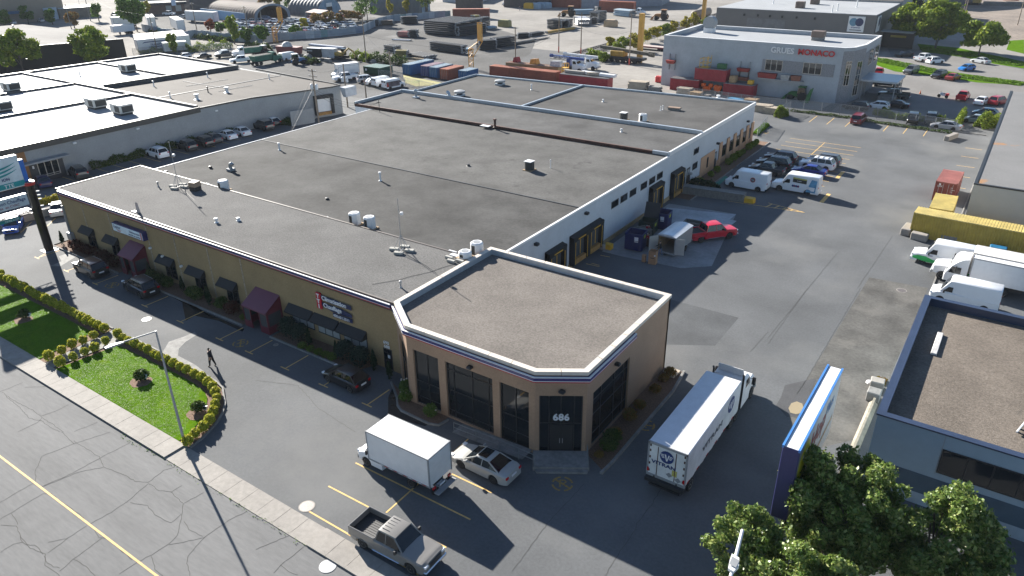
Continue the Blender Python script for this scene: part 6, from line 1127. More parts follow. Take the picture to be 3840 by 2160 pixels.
# ---- people
skin = mat('skin', (.42,.26,.19), .6, var=.03); hairm = mat('hair_dark', (.02,.015,.012), .7)
def person(p, hd, lab, cols, pose='walk', h=1.75, z=0, cap=None):
    t = thing('person', lab, 'person', (p[0],p[1],z), R(hd)); s = h/1.75
    st = {'walk':(.22,-.20,.24,-.22),'stand':(.05,-.04,.08,.06),'bend':(.06,-.06,.5,.5),'step':(.28,-.16,.45,.35)}[pose]; lean = .42 if pose == 'bend' else (.10 if pose == 'step' else .04)
    J = [(0,0,.95,.135),(lean*.3,0,1.12,.125),(lean*.7,0,1.35,.15),(lean,0,1.49,.065),(lean*1.15,0,1.58,.075)]; E = [(0,1),(1,2),(2,3),(3,4)]
    for sd, (lf, af) in ((1,(st[0],st[3])),(-1,(st[1],st[2]))):
        b = len(J); J += [(0,.10*sd,.88,.105),(lf*.55,.11*sd,.48,.068),(lf-.06,.11*sd,.09,.048),(lf+.12,.12*sd,.035,.036)]; E += [(0,b),(b,b+1),(b+1,b+2),(b+2,b+3)]
        b = len(J); J += [(lean*.85,.20*sd,1.42,.06),(lean*.8+af*.35,.25*sd,1.15,.048),(lean*.7+af,.24*sd,.92+abs(af)*.18,.034),(lean*.7+af*1.15,.235*sd,.85+abs(af)*.2,.034)]; E += [(2,b),(b,b+1),(b+1,b+2),(b+2,b+3)]
    me = bpy.data.meshes.new('person_body'); me.from_pydata([(x*s,y*s,q*s) for x, y, q, r in J], E, []); o = link(bpy.data.objects.new('body', me)); mo = o.modifiers.new('skin', 'SKIN'); o.modifiers.new('sub', 'SUBSURF').levels = 1
    for i, (_, _, _, r) in enumerate(J): me.skin_vertices[0].data[i].radius = (r*s*1.32, r*s*1.25)
    me.skin_vertices[0].data[0].use_root = True
    o2 = bpy.data.meshes.new_from_object(o.evaluated_get(bpy.context.evaluated_depsgraph_get())); bpy.data.objects.remove(o); o2.name = 'person_body'
    mb = MB(); mb.v = [tuple(q.co) for q in o2.vertices]; mb.f = [tuple(f.vertices) for f in o2.polygons]
    for f in o2.polygons:
        c = f.center/s; arm = abs(c.y) > .19; mi = 0
        if arm and c.z < .98 and pose != 'bend' or (c.z < 1.02 and arm): mi = 3
        elif c.z < .075: mi = 2
        elif c.z < .93: mi = 1
        elif c.z > 1.475: mi = 3
        mb.m.append(mi)
    hx = lean*1.2*s; mb.lathe([(0,-.13*s),(.055*s,-.11*s),(.078*s,-.03*s),(.082*s,.03*s),(.06*s,.1*s),(0,.125*s)], (hx,0,1.63*s), n=12, m=3); mb.add([(hx+.08*s,-.014*s,1.61*s),(hx+.08*s,.014*s,1.61*s),(hx+.105*s,0,1.60*s),(hx+.078*s,0,1.645*s)], [(0,1,2),(0,2,3),(1,3,2)], 3)
    for sd in (1,-1): mb.box(hx+.072*s,hx+.08*s,sd*.03*s-.008,sd*.03*s+.008,1.643*s,1.652*s,2); mb.box(hx-.012,hx+.015,sd*.082*s-.006,sd*.082*s+.006,1.61*s,1.65*s,3)
    mb.box(hx+.068*s,hx+.076*s,-.02*s,.02*s,1.565*s,1.573*s,2)
    for sd, af in ((1,st[3]),(-1,st[2])):            # five separate fingers on each hand
        bx_, bz = (lean*.7+af*1.15)*s, (.85+abs(af)*.2)*s
        for k in range(4): y0 = (.235*sd+(k-1.5)*.017)*s; L = (.075,.085,.08,.062)[k]*s; mb.tube([(bx_,y0,bz),(bx_+.012,y0,bz-L*.6),(bx_+.03,y0,bz-L)], .008*s, 5, 3)
        mb.tube([(bx_+.015,.21*sd*s,bz+.02),(bx_+.05*s,.20*sd*s,bz-.015),(bx_+.055*s,.2*sd*s,bz-.04)], .009*s, 5, 3)
    mats = [mat('cloth_'+n, c, .85, var=.15, scale=6) for n, c in cols]+[skin]
    mb.build('body', mats, t, smooth=60)
    hm = MB().lathe([(0,.125*s),(.07*s,.1*s),(.092*s,.03*s),(.088*s,-.02*s)], (hx-.012*s,0,1.635*s), n=12)
    if cap: hm.add([(hx+.06*s,-.06*s,1.68*s),(hx+.16*s,-.04*s,1.665*s),(hx+.16*s,.04*s,1.665*s),(hx+.06*s,.06*s,1.68*s)], [(0,1,2,3)])
    hm.build('cap' if cap else 'hair', cap or hairm, t, smooth=60); return t
dkc = ('dark',(.022,.025,.032)); jean = ('denim',(.10,.14,.22)); redc = ('red',(.42,.02,.03)); blk = ('black',(.014,.014,.016)); tan_ = ('tan',(.28,.2,.14)); hiv = ('hivis',(.35,.5,.04))
person(K(8,2140,788), 205, 'man in dark jacket walking across the driveway with a long shadow', [dkc,blk,tan_], 'walk', 1.78)
person(K(6,1490,1135), 205, 'man in a dark top and pale jeans stepping out of the cargo trailer', [blk,jean,('shoe',(.5,.5,.5))], 'step', 1.78, .12)
person(K(6,1325,1035), 25, 'worker in a red top and black trousers bending at a barrel by the bins', [redc,blk,blk], 'bend', 1.75); person(K(6,1335,960)+Vector((.1,.5,0)), 100, 'worker in a red top standing by the dark green bin', [redc,blk,blk], 'stand', 1.75)
person(G(1949,40), 250, 'tiny figure walking in the bright yard far away', [dkc,jean,blk], 'walk', 1.78); person(Z(3280,0,440,815), 0, 'worker in a yellow green high visibility jacket by the dark warehouse door', [hiv,hiv,blk], 'stand', 1.78)
# ---- bins, boxes, barriers around the dock
def bin_(p, rz, sx, sy, h, col, lab, name='waste_bin', op=True, taper=.0, cat='dumpster', lid=None):
    t = thing(name, lab, cat, (p[0],p[1],0), R(rz), 'bins at the loading dock'); x, y = sx/2, sy/2; q = MB(); w_ = .06; m = mat('bin_'+col[0], col[1], .5, var=.15, scale=2)
    q.box(-x,x,-y,-y+w_,.1,h); q.box(-x,x,y-w_,y,.1,h); q.box(-x,-x+w_,-y+w_,y-w_,.1,h); q.box(x-w_,x,-y+w_,y-w_,.1,h); q.box(-x+w_,x-w_,-y+w_,y-w_,.1,.3 if op else h-.08); q.build('shell', m, t)
    r = MB(); r.box(-x-.03,x+.03,-y-.03,-y+w_+.02,h,h+.07); r.box(-x-.03,x+.03,y-w_-.02,y+.03,h,h+.07); r.box(-x-.03,-x+w_,-y+w_+.02,y-w_-.02,h,h+.07); r.box(x-w_,x+.03,-y+w_+.02,y-w_-.02,h,h+.07)
    for k in range(3): r.box(-x*.6+k*x*.6-.04,-x*.6+k*x*.6+.04,-y-.04,-y,.1,h)
    r.build('rim_bars', m, t)
    if lid: a = R(lid); MB().add([(-x,y,h+.08),(x,y,h+.08),(x,y+sy*math.cos(a)*.95,h+.08+sy*math.sin(a)*.95),(-x,y+sy*math.cos(a)*.95,h+.08+sy*math.sin(a)*.95),(-x,y+.06,h+.12),(x,y+.06,h+.12),(x,y+.06+sy*math.cos(a)*.95,h+.12+sy*math.sin(a)*.95),(-x,y+.06+sy*math.cos(a)*.95,h+.12+sy*math.sin(a)*.95)], [(0,1,2,3),(7,6,5,4),(0,4,5,1),(1,5,6,2),(2,6,7,3),(3,7,4,0)]).build('lid', dark, t)
    MB().box(x*.1,x*.55,-y-.045,-y-.04,h-.7,h-.25).box(x*.1,x*.55,-y-.045,-y-.04,h-.85,h-.76).build('label_sheet', plate, t); MB().box(x+.01,x+.03,-y*.4,y*.2,h-.5,h-.15).build('yellow_label', mat('label_lime', (.5,.55,.05), .5), t); return t
NV = ('navy',(.012,.02,.10)); BG = ('green',(.015,.035,.025)); GY = ('grey',(.16,.155,.14))
bin_((-32.15,70.55), 8, 2.0, 1.75, 1.95, NV, 'navy blue open top bin nearest the double dock doors'); bin_((-32.4,78.0), 8, 2.0, 1.9, 1.95, NV, 'navy blue open top bin farther from the dock, beside the green one'); bin_((-33.0,75.6), 6, 1.8, 1.8, 1.5, BG, 'dark green bin with its lid raised', lid=70)
bin_((-32.7,73.1), 60, 1.9, 1.5, 1.3, GY, 'grey lidded metal bin between the navy and green bins', op=False); bin_((-28.6,78.6), 4, 2.2, 1.1, 1.25, GY, 'grey open sided metal bin behind the cargo trailer', op=True)
crd = mat('cardboard', (.34,.20,.11), .85, var=.08, scale=3)
p = K(6,1415,1200); t = thing('cardboard_box', 'tall open brown carton standing behind the trailer', 'box', (p.x,p.y,0), R(5)); q = MB()
for a in ((-.4,.4,-.35,-.33),(-.4,.4,.33,.35),(-.4,-.38,-.33,.33),(.38,.4,-.33,.33)): q.box(*a,0,1.5)
q.box(-.38,.38,-.33,.33,0,1.1); q.build('carton', crd, t); MB().box(-.2,.25,-.365,-.355,.7,.78).build('print', dark, t); MB().box(.2,.36,-.365,-.355,.95,1.15).build('shipping_label', plate, t)
p = K(6,1325,1185); tag(MB().bbox(p.x-.2,p.x+.2,p.y-.15,p.y+.2,0,.85,.02).build('cardboard_box', crd), 'small brown carton left of the tall open carton', 'box')
p = K(6,1360,1030)+Vector((.1,.2,0)); tag(MB().lathe([(.3,0),(.32,.3),(.3,.6),(.32,.9),(.27,.92),(.26,.3),(0,.3)], (p.x,p.y,0), n=14).build('barrel', mat('barrel_brown', (.10,.06,.045), .6), smooth=40), 'brown open barrel the red topped worker leans over', 'barrel')
for i, (k, x, y, sx, sy, m, lab) in enumerate(((6,955,1065,.9,.7,yellowp,'yellow concrete block left of the nearest navy bin'),(6,890,1065,.8,.7,concr,'pale concrete block beside the double dock'),(6,1525,815,.9,.6,concr,'concrete block with a yellow end beside the farther navy bin'),(6,1825,830,1.2,.7,concr,'concrete block with a yellow end between grey bin and red pickup'))): p = K(k,x,y); tag(MB().bbox(p.x-sx/2,p.x+sx/2,p.y,p.y+sy,0,.65,.05).build('concrete_block', m), lab, 'block', 'concrete blocks at the dock')
w1, w2 = K(6,1700,500), K(6,2330,590); d = (w2-w1); d.z = 0; L = d.length; d = d/L; n = Vector((-d.y,d.x,0))
t = thing('retaining_wall', 'low stacked stone retaining wall with a yellow painted end block', 'wall', (w1.x,w1.y,0)); q = MB()
for r_ in range(5):
    s = 0 if r_ % 2 else -.25
    while s < L-.02:
        a, b = max(s,0), min(s+.5-.015,L); P = [w1+d*a,w1+d*b,w1+d*b+n*(1.5-r_*.012),w1+d*a+n*(1.5-r_*.012)]; off = n*(.02*r_); q.prism([tuple(x+off)[:2] for x in P[:2]]+[tuple(x)[:2] for x in P[2:]], r_*.2+.0, r_*.2+.185); s += .5
q.build('stone_courses', mat('retaining_stone', (.20,.185,.165), .9, var=.2, scale=4), t, w1*1.0-Vector((0,0,w1.z))); cpq = MB(); P = [w1-n*.05,w2-n*.05,w2+n*.35,w1+n*.35]; cpq.prism([tuple(x)[:2] for x in P], .99, 1.08); cpq.build('coping', concd, t, w1)
ye = MB(); e = w2+d*.02; ye.prism([tuple(x)[:2] for x in (e,e+d*1.1,e+d*1.35+n*.5,e+d*1.2+n*.9,e+n*1.0)], 0, .62); ye.build('yellow_end_block', yellowp, t, w1)
for i, (k, x, y, sx, sy, rz, m, lab) in enumerate(((7,1370,925,1.0,2.6,-4,concr,'double pale concrete block at the corner of the long yellow container'),(7,1505,975,1.7,.9,-6,concr,'concrete block lying against the long yellow container, left one'),(7,1800,995,1.7,.9,-6,concd,'concrete block lying against the long yellow container, behind the van'),(11,1040,1150,.95,1.0,0,concd,'tan concrete block at the end of the jersey barrier, front one'),(11,1080,1040,1.0,.9,5,concr,'tan concrete block at the end of the jersey barrier, rear one'),(3,1790,1420,.8,3.6,-16,concr,'long concrete barrier at the rear corner of the lot'))):
    p = K(k,x,y); t = MB().bbox(-sx/2,sx/2,0,sy,0,.8,.06).build('concrete_block', m); t.location = (p.x,p.y,0); t.rotation_euler = (0,0,R(rz)); tag(t, lab, 'block', 'concrete blocks on the right side')
jb = MB(); y0, y1 = 41.5, 53.2; x = -3.95; prof = [(-.3,0),(.3,0),(.3,.1),(.1,.3),(.08,.62),(-.08,.62),(-.1,.35),(-.3,.1)]; jb.loft([[(x+a,yy,zz) for a, zz in prof] for yy in (y0,y0+.05,47,y1-.05,y1)]); tag(jb.build('jersey_barrier', mat('old_concrete', (.25,.225,.175), .85, var=.2, scale=3, var2=.25, scale2=.6)), 'long old jersey barrier running beside the blue trimmed roof wall', 'barrier')
tag(MB().lathe([(0,0),(.3,.02),(.25,.14),(.1,.2),(0,.18)], tuple(K(11,1020,955)), n=7).build('white_bag', white), 'crumpled white plastic bag on the asphalt by the barrier blocks', 'bag')
for k, x, y, lab, r in ((8,1475,315,'bright round manhole cover in the front driveway',.42),(13,512,748,'round ribbed manhole cover near the driveway apron',.46),(11,1345,25,'dark round storm drain in the right lot',.42),(9,200,572,'dark round cover in the shaded parking row',.16)): p = K(k,x,y); t = thing('manhole_cover', lab, 'manhole', (p.x,p.y,.003)); MB().lathe([(r+.07,0),(r+.07,.012),(r,.014)], n=24).build('frame', concr, t); MB().lathe([(r,.004),(r,.015),(0,.016)], n=24).build('lid', steel if 'bright' in lab else (mat('cast_iron', (.17,.15,.14), .5, var=.3, scale=14, metal=.3)), t)
p = K(13,722,1352); t = thing('storm_drain', 'round slotted street drain at the kerb', 'drain', (p.x,p.y,.012)); MB().lathe([(.5,0),(.5,.014),(.44,.016)], n=24).build('frame', steel, t); q = MB(); 
MB().lathe([(.44,.002),(0,.003)], n=24).build('pit', rubber, t)
for k in range(9): xx = -.36+k*.09; hh = math.sqrt(.44**2-xx*xx); q.box(xx-.022,xx+.022,-hh,hh,.006,.018)
q.build('grate_bars', steel, t)
t = thing('bin_post', 'slim grey traffic light style sensor post at the dock walk', 'post', tuple(K(6,1778,435)[:2])+(0,)); MB().tube([(0,0,0),(0,0,1.9)], .05, 8).bbox(-.25,.25,-.25,.25,0,.4,.05).build('post', dark, t); MB().bbox(-.3,.3,-.2,.2,1.8,2.1,.05).build('head', greym, t)
tag(MB().lathe([(.09,0),(.09,1.0),(0,1.06)], tuple(Z(2400,340,1435,1190)), n=10).build('bollard', white), 'white bollard by the peach wall entrance', 'bollard')
# stone rubble at the tan corner
for i in range(6): p = K(10,1545+i*22,850+(i*37) % 60); r = .2+.05*(i % 3); tag(MB().bbox(p.x-r,p.x+r,p.y-r*.8,p.y+r*.8,.05,.2+.03*(i % 2),.05).build('broken_stone', mat('pale_stone', (.45,.38,.30), .9, var=.2)), 'broken pale stone at the rear corner of the tan wall', 'stone', 'broken stones at the tan wall corner')
# low concrete wall at left
q = MB(); P = [(-100.6,20),(-100.2,38.9),(-99.4,43),(-99.1,43),(-99.9,38.9),(-100.3,20)]; q.prism(P, 0, .95); tag(q.build('low_wall', concr), 'low pale concrete wall with a hedge behind the blue car', 'wall')
# chain link fences
def clf(pts, h, lab, name='chain_link_fence', step=3.0, bars=True, m=None):
    t = thing(name, lab, 'fence', (pts[0][0],pts[0][1],0)); o3 = (pts[0][0],pts[0][1],0); ps = MB(); rl_ = MB(); net = MB()
    for a, b in zip(pts, pts[1:]):
        a, b = Vector((a[0],a[1],0)), Vector((b[0],b[1],0)); n = max(1, round((b-a).length/step))
        for i in range(n+1):
            q = a.lerp(b,i/n); MB().tube([q,q+Vector((0,0,h))], .045, 6).build('post', steel, t, o3)
        rl_.tube([a+Vector((0,0,h)),b+Vector((0,0,h))], .03, 5); net.quad(tuple(a),tuple(b),tuple(b+Vector((0,0,h))),tuple(a+Vector((0,0,h))))
    rl_.build('top_rail', steel, t, o3); net.build('netting', m or linkmat('chain_link'), t, o3)
clf([K(2,1660,960),K(3,0,1085),K(3,720,1150),K(3,1090,1200),K(3,1880,1320)], 1.9, 'long chain link fence at the back of the lot by the grey office building')
clf([K(3,215,1130),K(3,110,1180)], 2.0, 'short chain link return at the scrap timber pile', step=1.5)
clf([K(2,2465,1380),K(2,2555,1270)], 1.8, 'white swing gate by the rear corner of the main building', 'swing_gate', 2.0)
clf([K(1,1500,860),K(1,1950,960)], 1.8, 'chain link fence around the weedy plot with containers', step=5)
clf([K(1,1235,770),K(1,1480,800)], 1.6, 'metal mesh cage fence beside the green bin', step=4)
clf([G(500,205),G(690,196),G(870,184)], 1.8, 'overgrown chain link fence before the trailer lot', step=4)
# ================================================================ OTHER BUILDINGS
def bld(name, label, loc): t = thing(name, label, 'building', loc); return t, t.location.copy()
wroof = mat('white_membrane', (.33,.34,.35), .7, spec=.12, var=.04, scale=.8, var2=.06, scale2=.15); greyblk = mat('grey_block', (.27,.28,.285), .8, var=.1, scale=7, var2=.08, scale2=.4); blackm = mat('black_cladding', (.016,.015,.016), .7, var=.15, scale=.5)
# ---- left building with white roofs
LBT, o3 = bld('block_building', 'long grey block building with white and brown flat roofs and dark parapets', (-140,70,0))
zt = 5.5; c0 = lambda x, y, z=zt: K(0,x,y,z); c1 = lambda x, y, z=zt: K(1,x,y,z)
Bp, Cp, Dp, Ep = c0(1990,1080), c1(0,990), c1(765,868), c1(845,850); Fp = c0(2390,668); Gp = c0(1600,545); Hp = c0(0,768); Ap = Vector((-115.5,18,zt)); Ip = Vector((-225,18,zt))
Bp.x = -115.2; Cp.x = -114.3; dz = .25; Hx = Hp+(Hp-Gp)*.5
outl = [Ap,Bp,Cp,Dp,Ep,Fp,Gp,Hx,Ip]
MB().prism([tuple(p)[:2] for p in outl], -.05, zt-.3).build('block_wall', greyblk, LBT, o3)
brp = [c0(1050,885),c0(2390,685),c1(845,850),c1(765,868),Cp,Bp]; wp = [Ap,Bp,c0(1050,885),c0(2390,685),Fp,Gp,Hx,Ip]
MB().poly(brp, zt-.14).build('brown_roof', mat('brown_membrane', (.092,.083,.076), .85, spec=.15, var=.1, scale=2, var2=.2, scale2=.12, stretch=(.4,1.6,1)), LBT, o3)
MB().poly(wp, zt-.16).build('white_roof', wroof, LBT, o3)
pp = MB(); pe_ = MB()
def wallbar(mb, a, b, w, z0, z1, m=0):
    a, b = Vector((a[0],a[1])), Vector((b[0],b[1])); d = (b-a).normalized(); n = Vector((-d.y,d.x))*w/2; mb.prism([tuple(a-n),tuple(b-n),tuple(b+n),tuple(a+n)], z0, z1, m)
for a, b, h in ((Hx,Gp,.25),(Gp,Fp,.25),(c0(1050,885),c0(2390,685),.65),(c0(240,740),c0(1980,1075),.25),(c0(0,955),c0(740,845),.22),(c0(-400,1250),c0(1320,950),.22),(c0(1000,635),c0(1740,765),.22)): wallbar(pp, a, b, .5, zt-.3, zt+h)
wallbar(pp, c0(1550,985), c1(245,755), .3, zt-.2, zt-.06)
pp.build('parapet', mat('dark_parapet', (.055,.058,.065), .45, var=.1), LBT, o3)
fb = MB(); wallbar(fb, (-115.42,18), (-115.12,Bp.y), .3, zt-.75, zt+.12); wallbar(fb, Bp, Cp, .25, zt-.25, zt+.02); wallbar(fb, Cp, Dp, .25, zt-.25, zt+.02); wallbar(fb, Dp, Ep, .25, zt-.25, zt+.02); wallbar(fb, Ep, c0(2576,690), .25, zt-.25, zt+.02)
fb.build('dark_fascia', mat('fascia_bronze', (.045,.042,.04), .5), LBT, o3)
MB().box(-115.6,-115.3,18,45.1,.0,5.45).build('wood_cladding', mat('orange_wood', (.24,.11,.035), .6, var=.15, scale=1, stretch=(1,.2,8)), LBT, o3)
MB().box(-115.5,-115.25,45.12,49.85,.02,3.0).build('dark_panel', mat('panel_charcoal', (.05,.05,.055), .6), LBT, o3); MB().box(-115.4,-113.9,42.5,50.5,3.02,3.25).build('canopy', greym, LBT, o3)
q = MB()
for yy in (46.2,47.15,48.1,49.0): q.box(-115.25,-115.15,yy,yy+.08,.6,2.75)
for zz in (.6,.85,2.7): q.box(-115.25,-115.16,46.2,49.08,zz,zz+.07)
f = q.build('window', cream, LBT, o3); MB().box(-115.25,-115.22,46.28,49.0,.65,2.7).build('pane', glass, f, o3); MB().box(-115.25,-115.2,45.5,45.75,2.1,2.5).build('wall_notice', plate, LBT, o3)
for y in (52,62,76.5,88,100): MB().bbox(-115.2,-114.85,y-.25,y+.25,4.3,4.55,.03).build('wall_lamp', white, LBT, o3)
dd = Dp-Cp; dd.z = 0; dd.normalize(); nn = Vector((dd.y,-dd.x,0)); cdock = c1(680,1130,1.7); 
def onl(t_): return Cp+(Dp-Cp)*t_
a, b = onl(.74), onl(.985); q = MB(); q.prism([tuple(a+nn*.02)[:2],tuple(b+nn*.02)[:2],tuple(b+nn*.7)[:2],tuple(a+nn*.7)[:2]], 3.6, 4.2); q.prism([tuple(a+nn*.02)[:2],tuple(a+dd*.5+nn*.02)[:2],tuple(a+dd*.5+nn*.6)[:2],tuple(a+nn*.6)[:2]], .6, 3.6); q.prism([tuple(b-dd*.5+nn*.02)[:2],tuple(b+nn*.02)[:2],tuple(b+nn*.6)[:2],tuple(b-dd*.5+nn*.6)[:2]], .6, 3.6)
dk_ = q.build('loading_dock', black, LBT, o3); q = MB(); q.prism([tuple(a+dd*.5+nn*.03)[:2],tuple(b-dd*.5+nn*.03)[:2],tuple(b-dd*.5+nn*.1)[:2],tuple(a+dd*.5+nn*.1)[:2]], 1.1, 3.6); q.build('dock_door', white, dk_, o3)
q = MB(); q.prism([tuple(a+dd*.6+nn*.03)[:2],tuple(b-dd*.6+nn*.03)[:2],tuple(b-dd*.6+nn*.5)[:2],tuple(a+dd*.6+nn*.5)[:2]], .5, 1.0); q.build('bumper_plate', mat('worn_plywood', (0,0,0)), dk_, o3)
a = onl(.36); b2 = a+dd*4.8+nn*.0; q = MB(); s0 = a+nn*2.8; q.prism([tuple(s0)[:2],tuple(s0+dd*4.5)[:2],tuple(s0+dd*4.5+nn*.25)[:2],tuple(s0+nn*.25)[:2]], -.02, 2.7); q.build('screen_wall', greyblk, LBT, o3)
MB().loft([[tuple(Ep+Vector((x,y,-.5))) for x, y in ((0,-.3),(1.6,-.3),(1.6,2.6),(0,2.6))],[tuple(Ep+Vector((x,y,-2.2))) for x, y in ((.9,-.3),(1.6,-.3),(1.6,2.6),(.9,2.6))]]).build('wall_vent_hood', mat('vent_grey', (.45,.47,.50), .4), LBT, o3)
def rtu(p, z, rz, lab, s=1.0):
    t = thing('rooftop_unit', lab, 'air conditioner', (p[0],p[1],z), R(rz), 'rooftop units on the white roof'); L, W, Hh = 3.3*s, 2.3*s, 1.75*s
    MB().box(-L/2*.85,L/2*.85,-W/2*.85,W/2*.85,0,.4).build('curb', dark, t); MB().bbox(-L/2,L/2,-W/2,W/2,.35,Hh,.06).build('casing', mat('unit_beige', (.56,.55,.51), .5, var=.05), t)
    MB().quad((L/2+.01,-W*.36,.5),(L/2+.01,W*.44,.5),(L/2+.01,W*.44,Hh-.25),(L/2+.01,-W*.36,Hh-.25)).quad((-L*.05,-W/2-.01,.5),(L*.44,-W/2-.01,.5),(L*.44,-W/2-.01,Hh-.25),(-L*.05,-W/2-.01,Hh-.25)).build('coil_grille', grl, t)
    q = MB()
    for y in (-.5*s,.5*s): q.lathe([(.42*s,Hh),(.4*s,Hh+.1),(0,Hh+.08)], (L*.22,y,0), n=14)
    q.build('fan_guards', greym, t)
    MB().loft([[(-L/2-.02,-.7*s,.6),(-L/2-.02,.7*s,.6),(-L/2-.02,.7*s,1.3*s),(-L/2-.02,-.7*s,1.3*s)],[(-L/2-.5,-.7*s,.6),(-L/2-.5,.7*s,.6),(-L/2-.05,.7*s,1.35*s),(-L/2-.05,-.7*s,1.35*s)]]).build('intake_hood', mat('unit_beige', (0,0,0)), t)
for x, y, lab in ((975,1085,'boxy rooftop unit on the white roof, left of the front pair'),(1240,1145,'boxy rooftop unit on the white roof, right of the front pair'),(1290,725,'boxy rooftop unit on the white roof straddling the rear dark divider'),(120,915,'boxy rooftop unit on the white roof at the upper left edge'),(30,1115,'boxy rooftop unit on the white roof cut by the left edge')): rtu(K(0,x,y,zt-.15), zt-.15, -3, lab)
for k, x, y, lab in ((0,1550,870,'white vent pipe on the brown roof nearest the thick parapet'),(0,2090,780,'white vent pipe on the brown roof toward the far corner'),(0,1715,985,'white vent pipe on the brown roof near its front edge'),(0,1985,1000,'fat white capped vent on the brown roof, left of two'),(0,2285,930,'fat white capped vent on the brown roof, right of two'),(1,135,800,'white vent pipe near the far end of the brown roof'),(0,808,772,'small bent vent on the white roof'),(0,2095,930,'dark stub vent on the brown roof')): pipe(K(k,x,y,zt-.14), zt-.14, 1.0 if 'fat' not in lab else .9, .1 if 'fat' not in lab else .28, lab, grp='vents on the grey block building', m=dark if 'dark' in lab else None)
sn = MB()
for k, pts in ((0,[(150,1180),(235,1207),(330,1232),(440,1258),(530,1243),(640,1230)]),(0,[(235,1207),(320,1190),(440,1172)]),(0,[(800,760),(960,725),(1090,707),(1170,722)]),(0,[(1180,775),(1330,745),(1460,725),(1570,710),(1740,688),(1840,680)]),(0,[(1370,660),(1480,650),(1550,640)]),(0,[(1840,815),(2010,845),(2120,862),(2230,878),(2330,893)]),(0,[(1870,865),(2010,845),(2210,810),(2290,798)]),(0,[(2195,918),(2330,893),(2540,855)])):
    P = [K(k,x,y,zt-.05) for x, y in pts]; sn.tube(P, .04, 4)
tag(sn.build('roof_gas_lines', steel), 'thin grey gas lines running over the white and brown roofs', 'pipe')
# ---- black walled building behind the two trees
BBT, o3 = bld('dark_warehouse', 'dark walled warehouse with a grey flat roof behind the two broad trees', (-240,100,0)); z = 6.0
q = [K(0,-900,640,z),K(0,0,495,z),K(0,685,437,z),K(0,1238,395,z),K(0,1020,340,z),K(0,740,300,z),K(0,230,245,z),K(0,0,262,z),K(0,-900,330,z)]
MB().prism([tuple(p)[:2] for p in q], -.05, z-.05).build('black_wall', blackm, BBT, o3); MB().prism([tuple(p)[:2] for p in q], z-.04, z).build('roof', mat('pale_gravel_roof', (.145,.14,.135), .9, spec=.12, var=.06, scale=.4, var2=.3, scale2=.06, stretch=(.5,1.5,1)), BBT, o3)
pw_ = MB(); wallbar(pw_, q[0], q[1], .3, z, z+.15); wallbar(pw_, q[1], q[2], .3, z, z+.15); wallbar(pw_, q[2], q[3], .3, z, z+.15); pw_.build('roof_edge', dark, BBT, o3); pipe(K(0,140,295,z), z, 1.2, .18, 'white topped vent near the edge of the dark warehouse roof', m=greym, grp='far vents')
# ---- tan building at the top left, shop, hall behind
def blockb(name, lab, pts, h, m, roofm, z0=-.05):
    c = sum((Vector((p[0],p[1],0)) for p in pts), Vector())/len(pts); t, o = bld(name, lab, (c.x,c.y,0)); MB().prism([(p[0],p[1]) for p in pts], z0, h).build('wall', m, t, o); MB().prism([tuple(p) for p in [(Vector((a[0],a[1]))*.995+Vector((c.x,c.y))*.005) for a in pts]], h+.002, h+.12).build('roof', roofm, t, o); return t, o
tanm = mat('tan_stucco', (.24,.21,.17), .85, var=.06, scale=.5); bluem = mat('blue_band', (.10,.17,.28), .5); darkroof = mat('dark_roofing', (.09,.085,.085), .8, var=.2, scale=.4); palem = mat('pale_siding', (.42,.44,.46), .6, var=.06, scale=.4)
t, o = blockb('tan_building', 'large tan building at the top left corner with a dark blue band', [(-331.5,110),(-333,161),(-372,161),(-372,110)], 14, tanm, darkroof)
MB().box(-331.7,-331.2,110,146,3.6,4.6).build('blue_band', bluem, t, o); MB().box(-333,-332.0,152.6,157.6,0,4.6).build('rolling_door', mat('pale_blue_door', (.34,.42,.50), .5), t, o)
for y in (120,126,132.5): MB().box(-331.6,-331.35,y,y+1.6,6,8.4).build('window', glass, t, o)
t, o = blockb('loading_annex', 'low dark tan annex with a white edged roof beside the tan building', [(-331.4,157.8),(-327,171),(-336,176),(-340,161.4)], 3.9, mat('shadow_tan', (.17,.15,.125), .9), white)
t, o = blockb('brick_shop', 'small brown walled shop with a dark canopy and a blue shop sign', [K(0,1445,150),K(0,1870,128),K(0,1870,128)+Vector((-14,2,0)),K(0,1445,150)+Vector((-14,2,0))], 4.2, mat('shop_brown', (.15,.10,.085), .8), darkroof)
a, b = K(0,1445,150), K(0,1870,128); d = (b-a).normalized(); n = Vector((d.y,-d.x,0)); q = MB(); q.prism([tuple(a-d+n*.1)[:2],tuple(b+d+n*.1)[:2],tuple(b+d+n*1.6)[:2],tuple(a-d+n*1.6)[:2]], 3.7, 4.6); q.build('canopy', mat('canopy_dark', (.03,.032,.04), .6), t, o)
for s in (.55,.78): p = a.lerp(b,s); MB().prism([tuple(p)[:2],tuple(p+d*2.2)[:2],tuple(p+d*2.2+n*.1)[:2],tuple(p+n*.1)[:2]], .8, 3.2).build('window', glassl, t, o)
p = a.lerp(b,.7)+n*1.7; MB().prism([tuple(p)[:2],tuple(p+d*1.8)[:2],tuple(p+d*1.8+n*.2)[:2],tuple(p+n*.2)[:2]], 3.2, 5.4).build('shop_sign', mat('shop_sign_blue', (.45,.55,.68), .5), t, o)
blockb('white_hall', 'white hall with dark windows directly behind the brown shop', [G(520,12),G(715,-2),G(715,-2)+Vector((-16,6,0)),G(520,12)+Vector((-16,6,0))], 9, palem, darkroof)
blockb('brown_hall', 'wide brown and grey industrial hall behind the first arched shed', [G(715,40),G(890,5),G(890,5)+Vector((-22,8,0)),G(715,40)+Vector((-22,8,0))], 9, mat('hall_brown', (.10,.085,.08), .8, var=.3, scale=.1), darkroof)
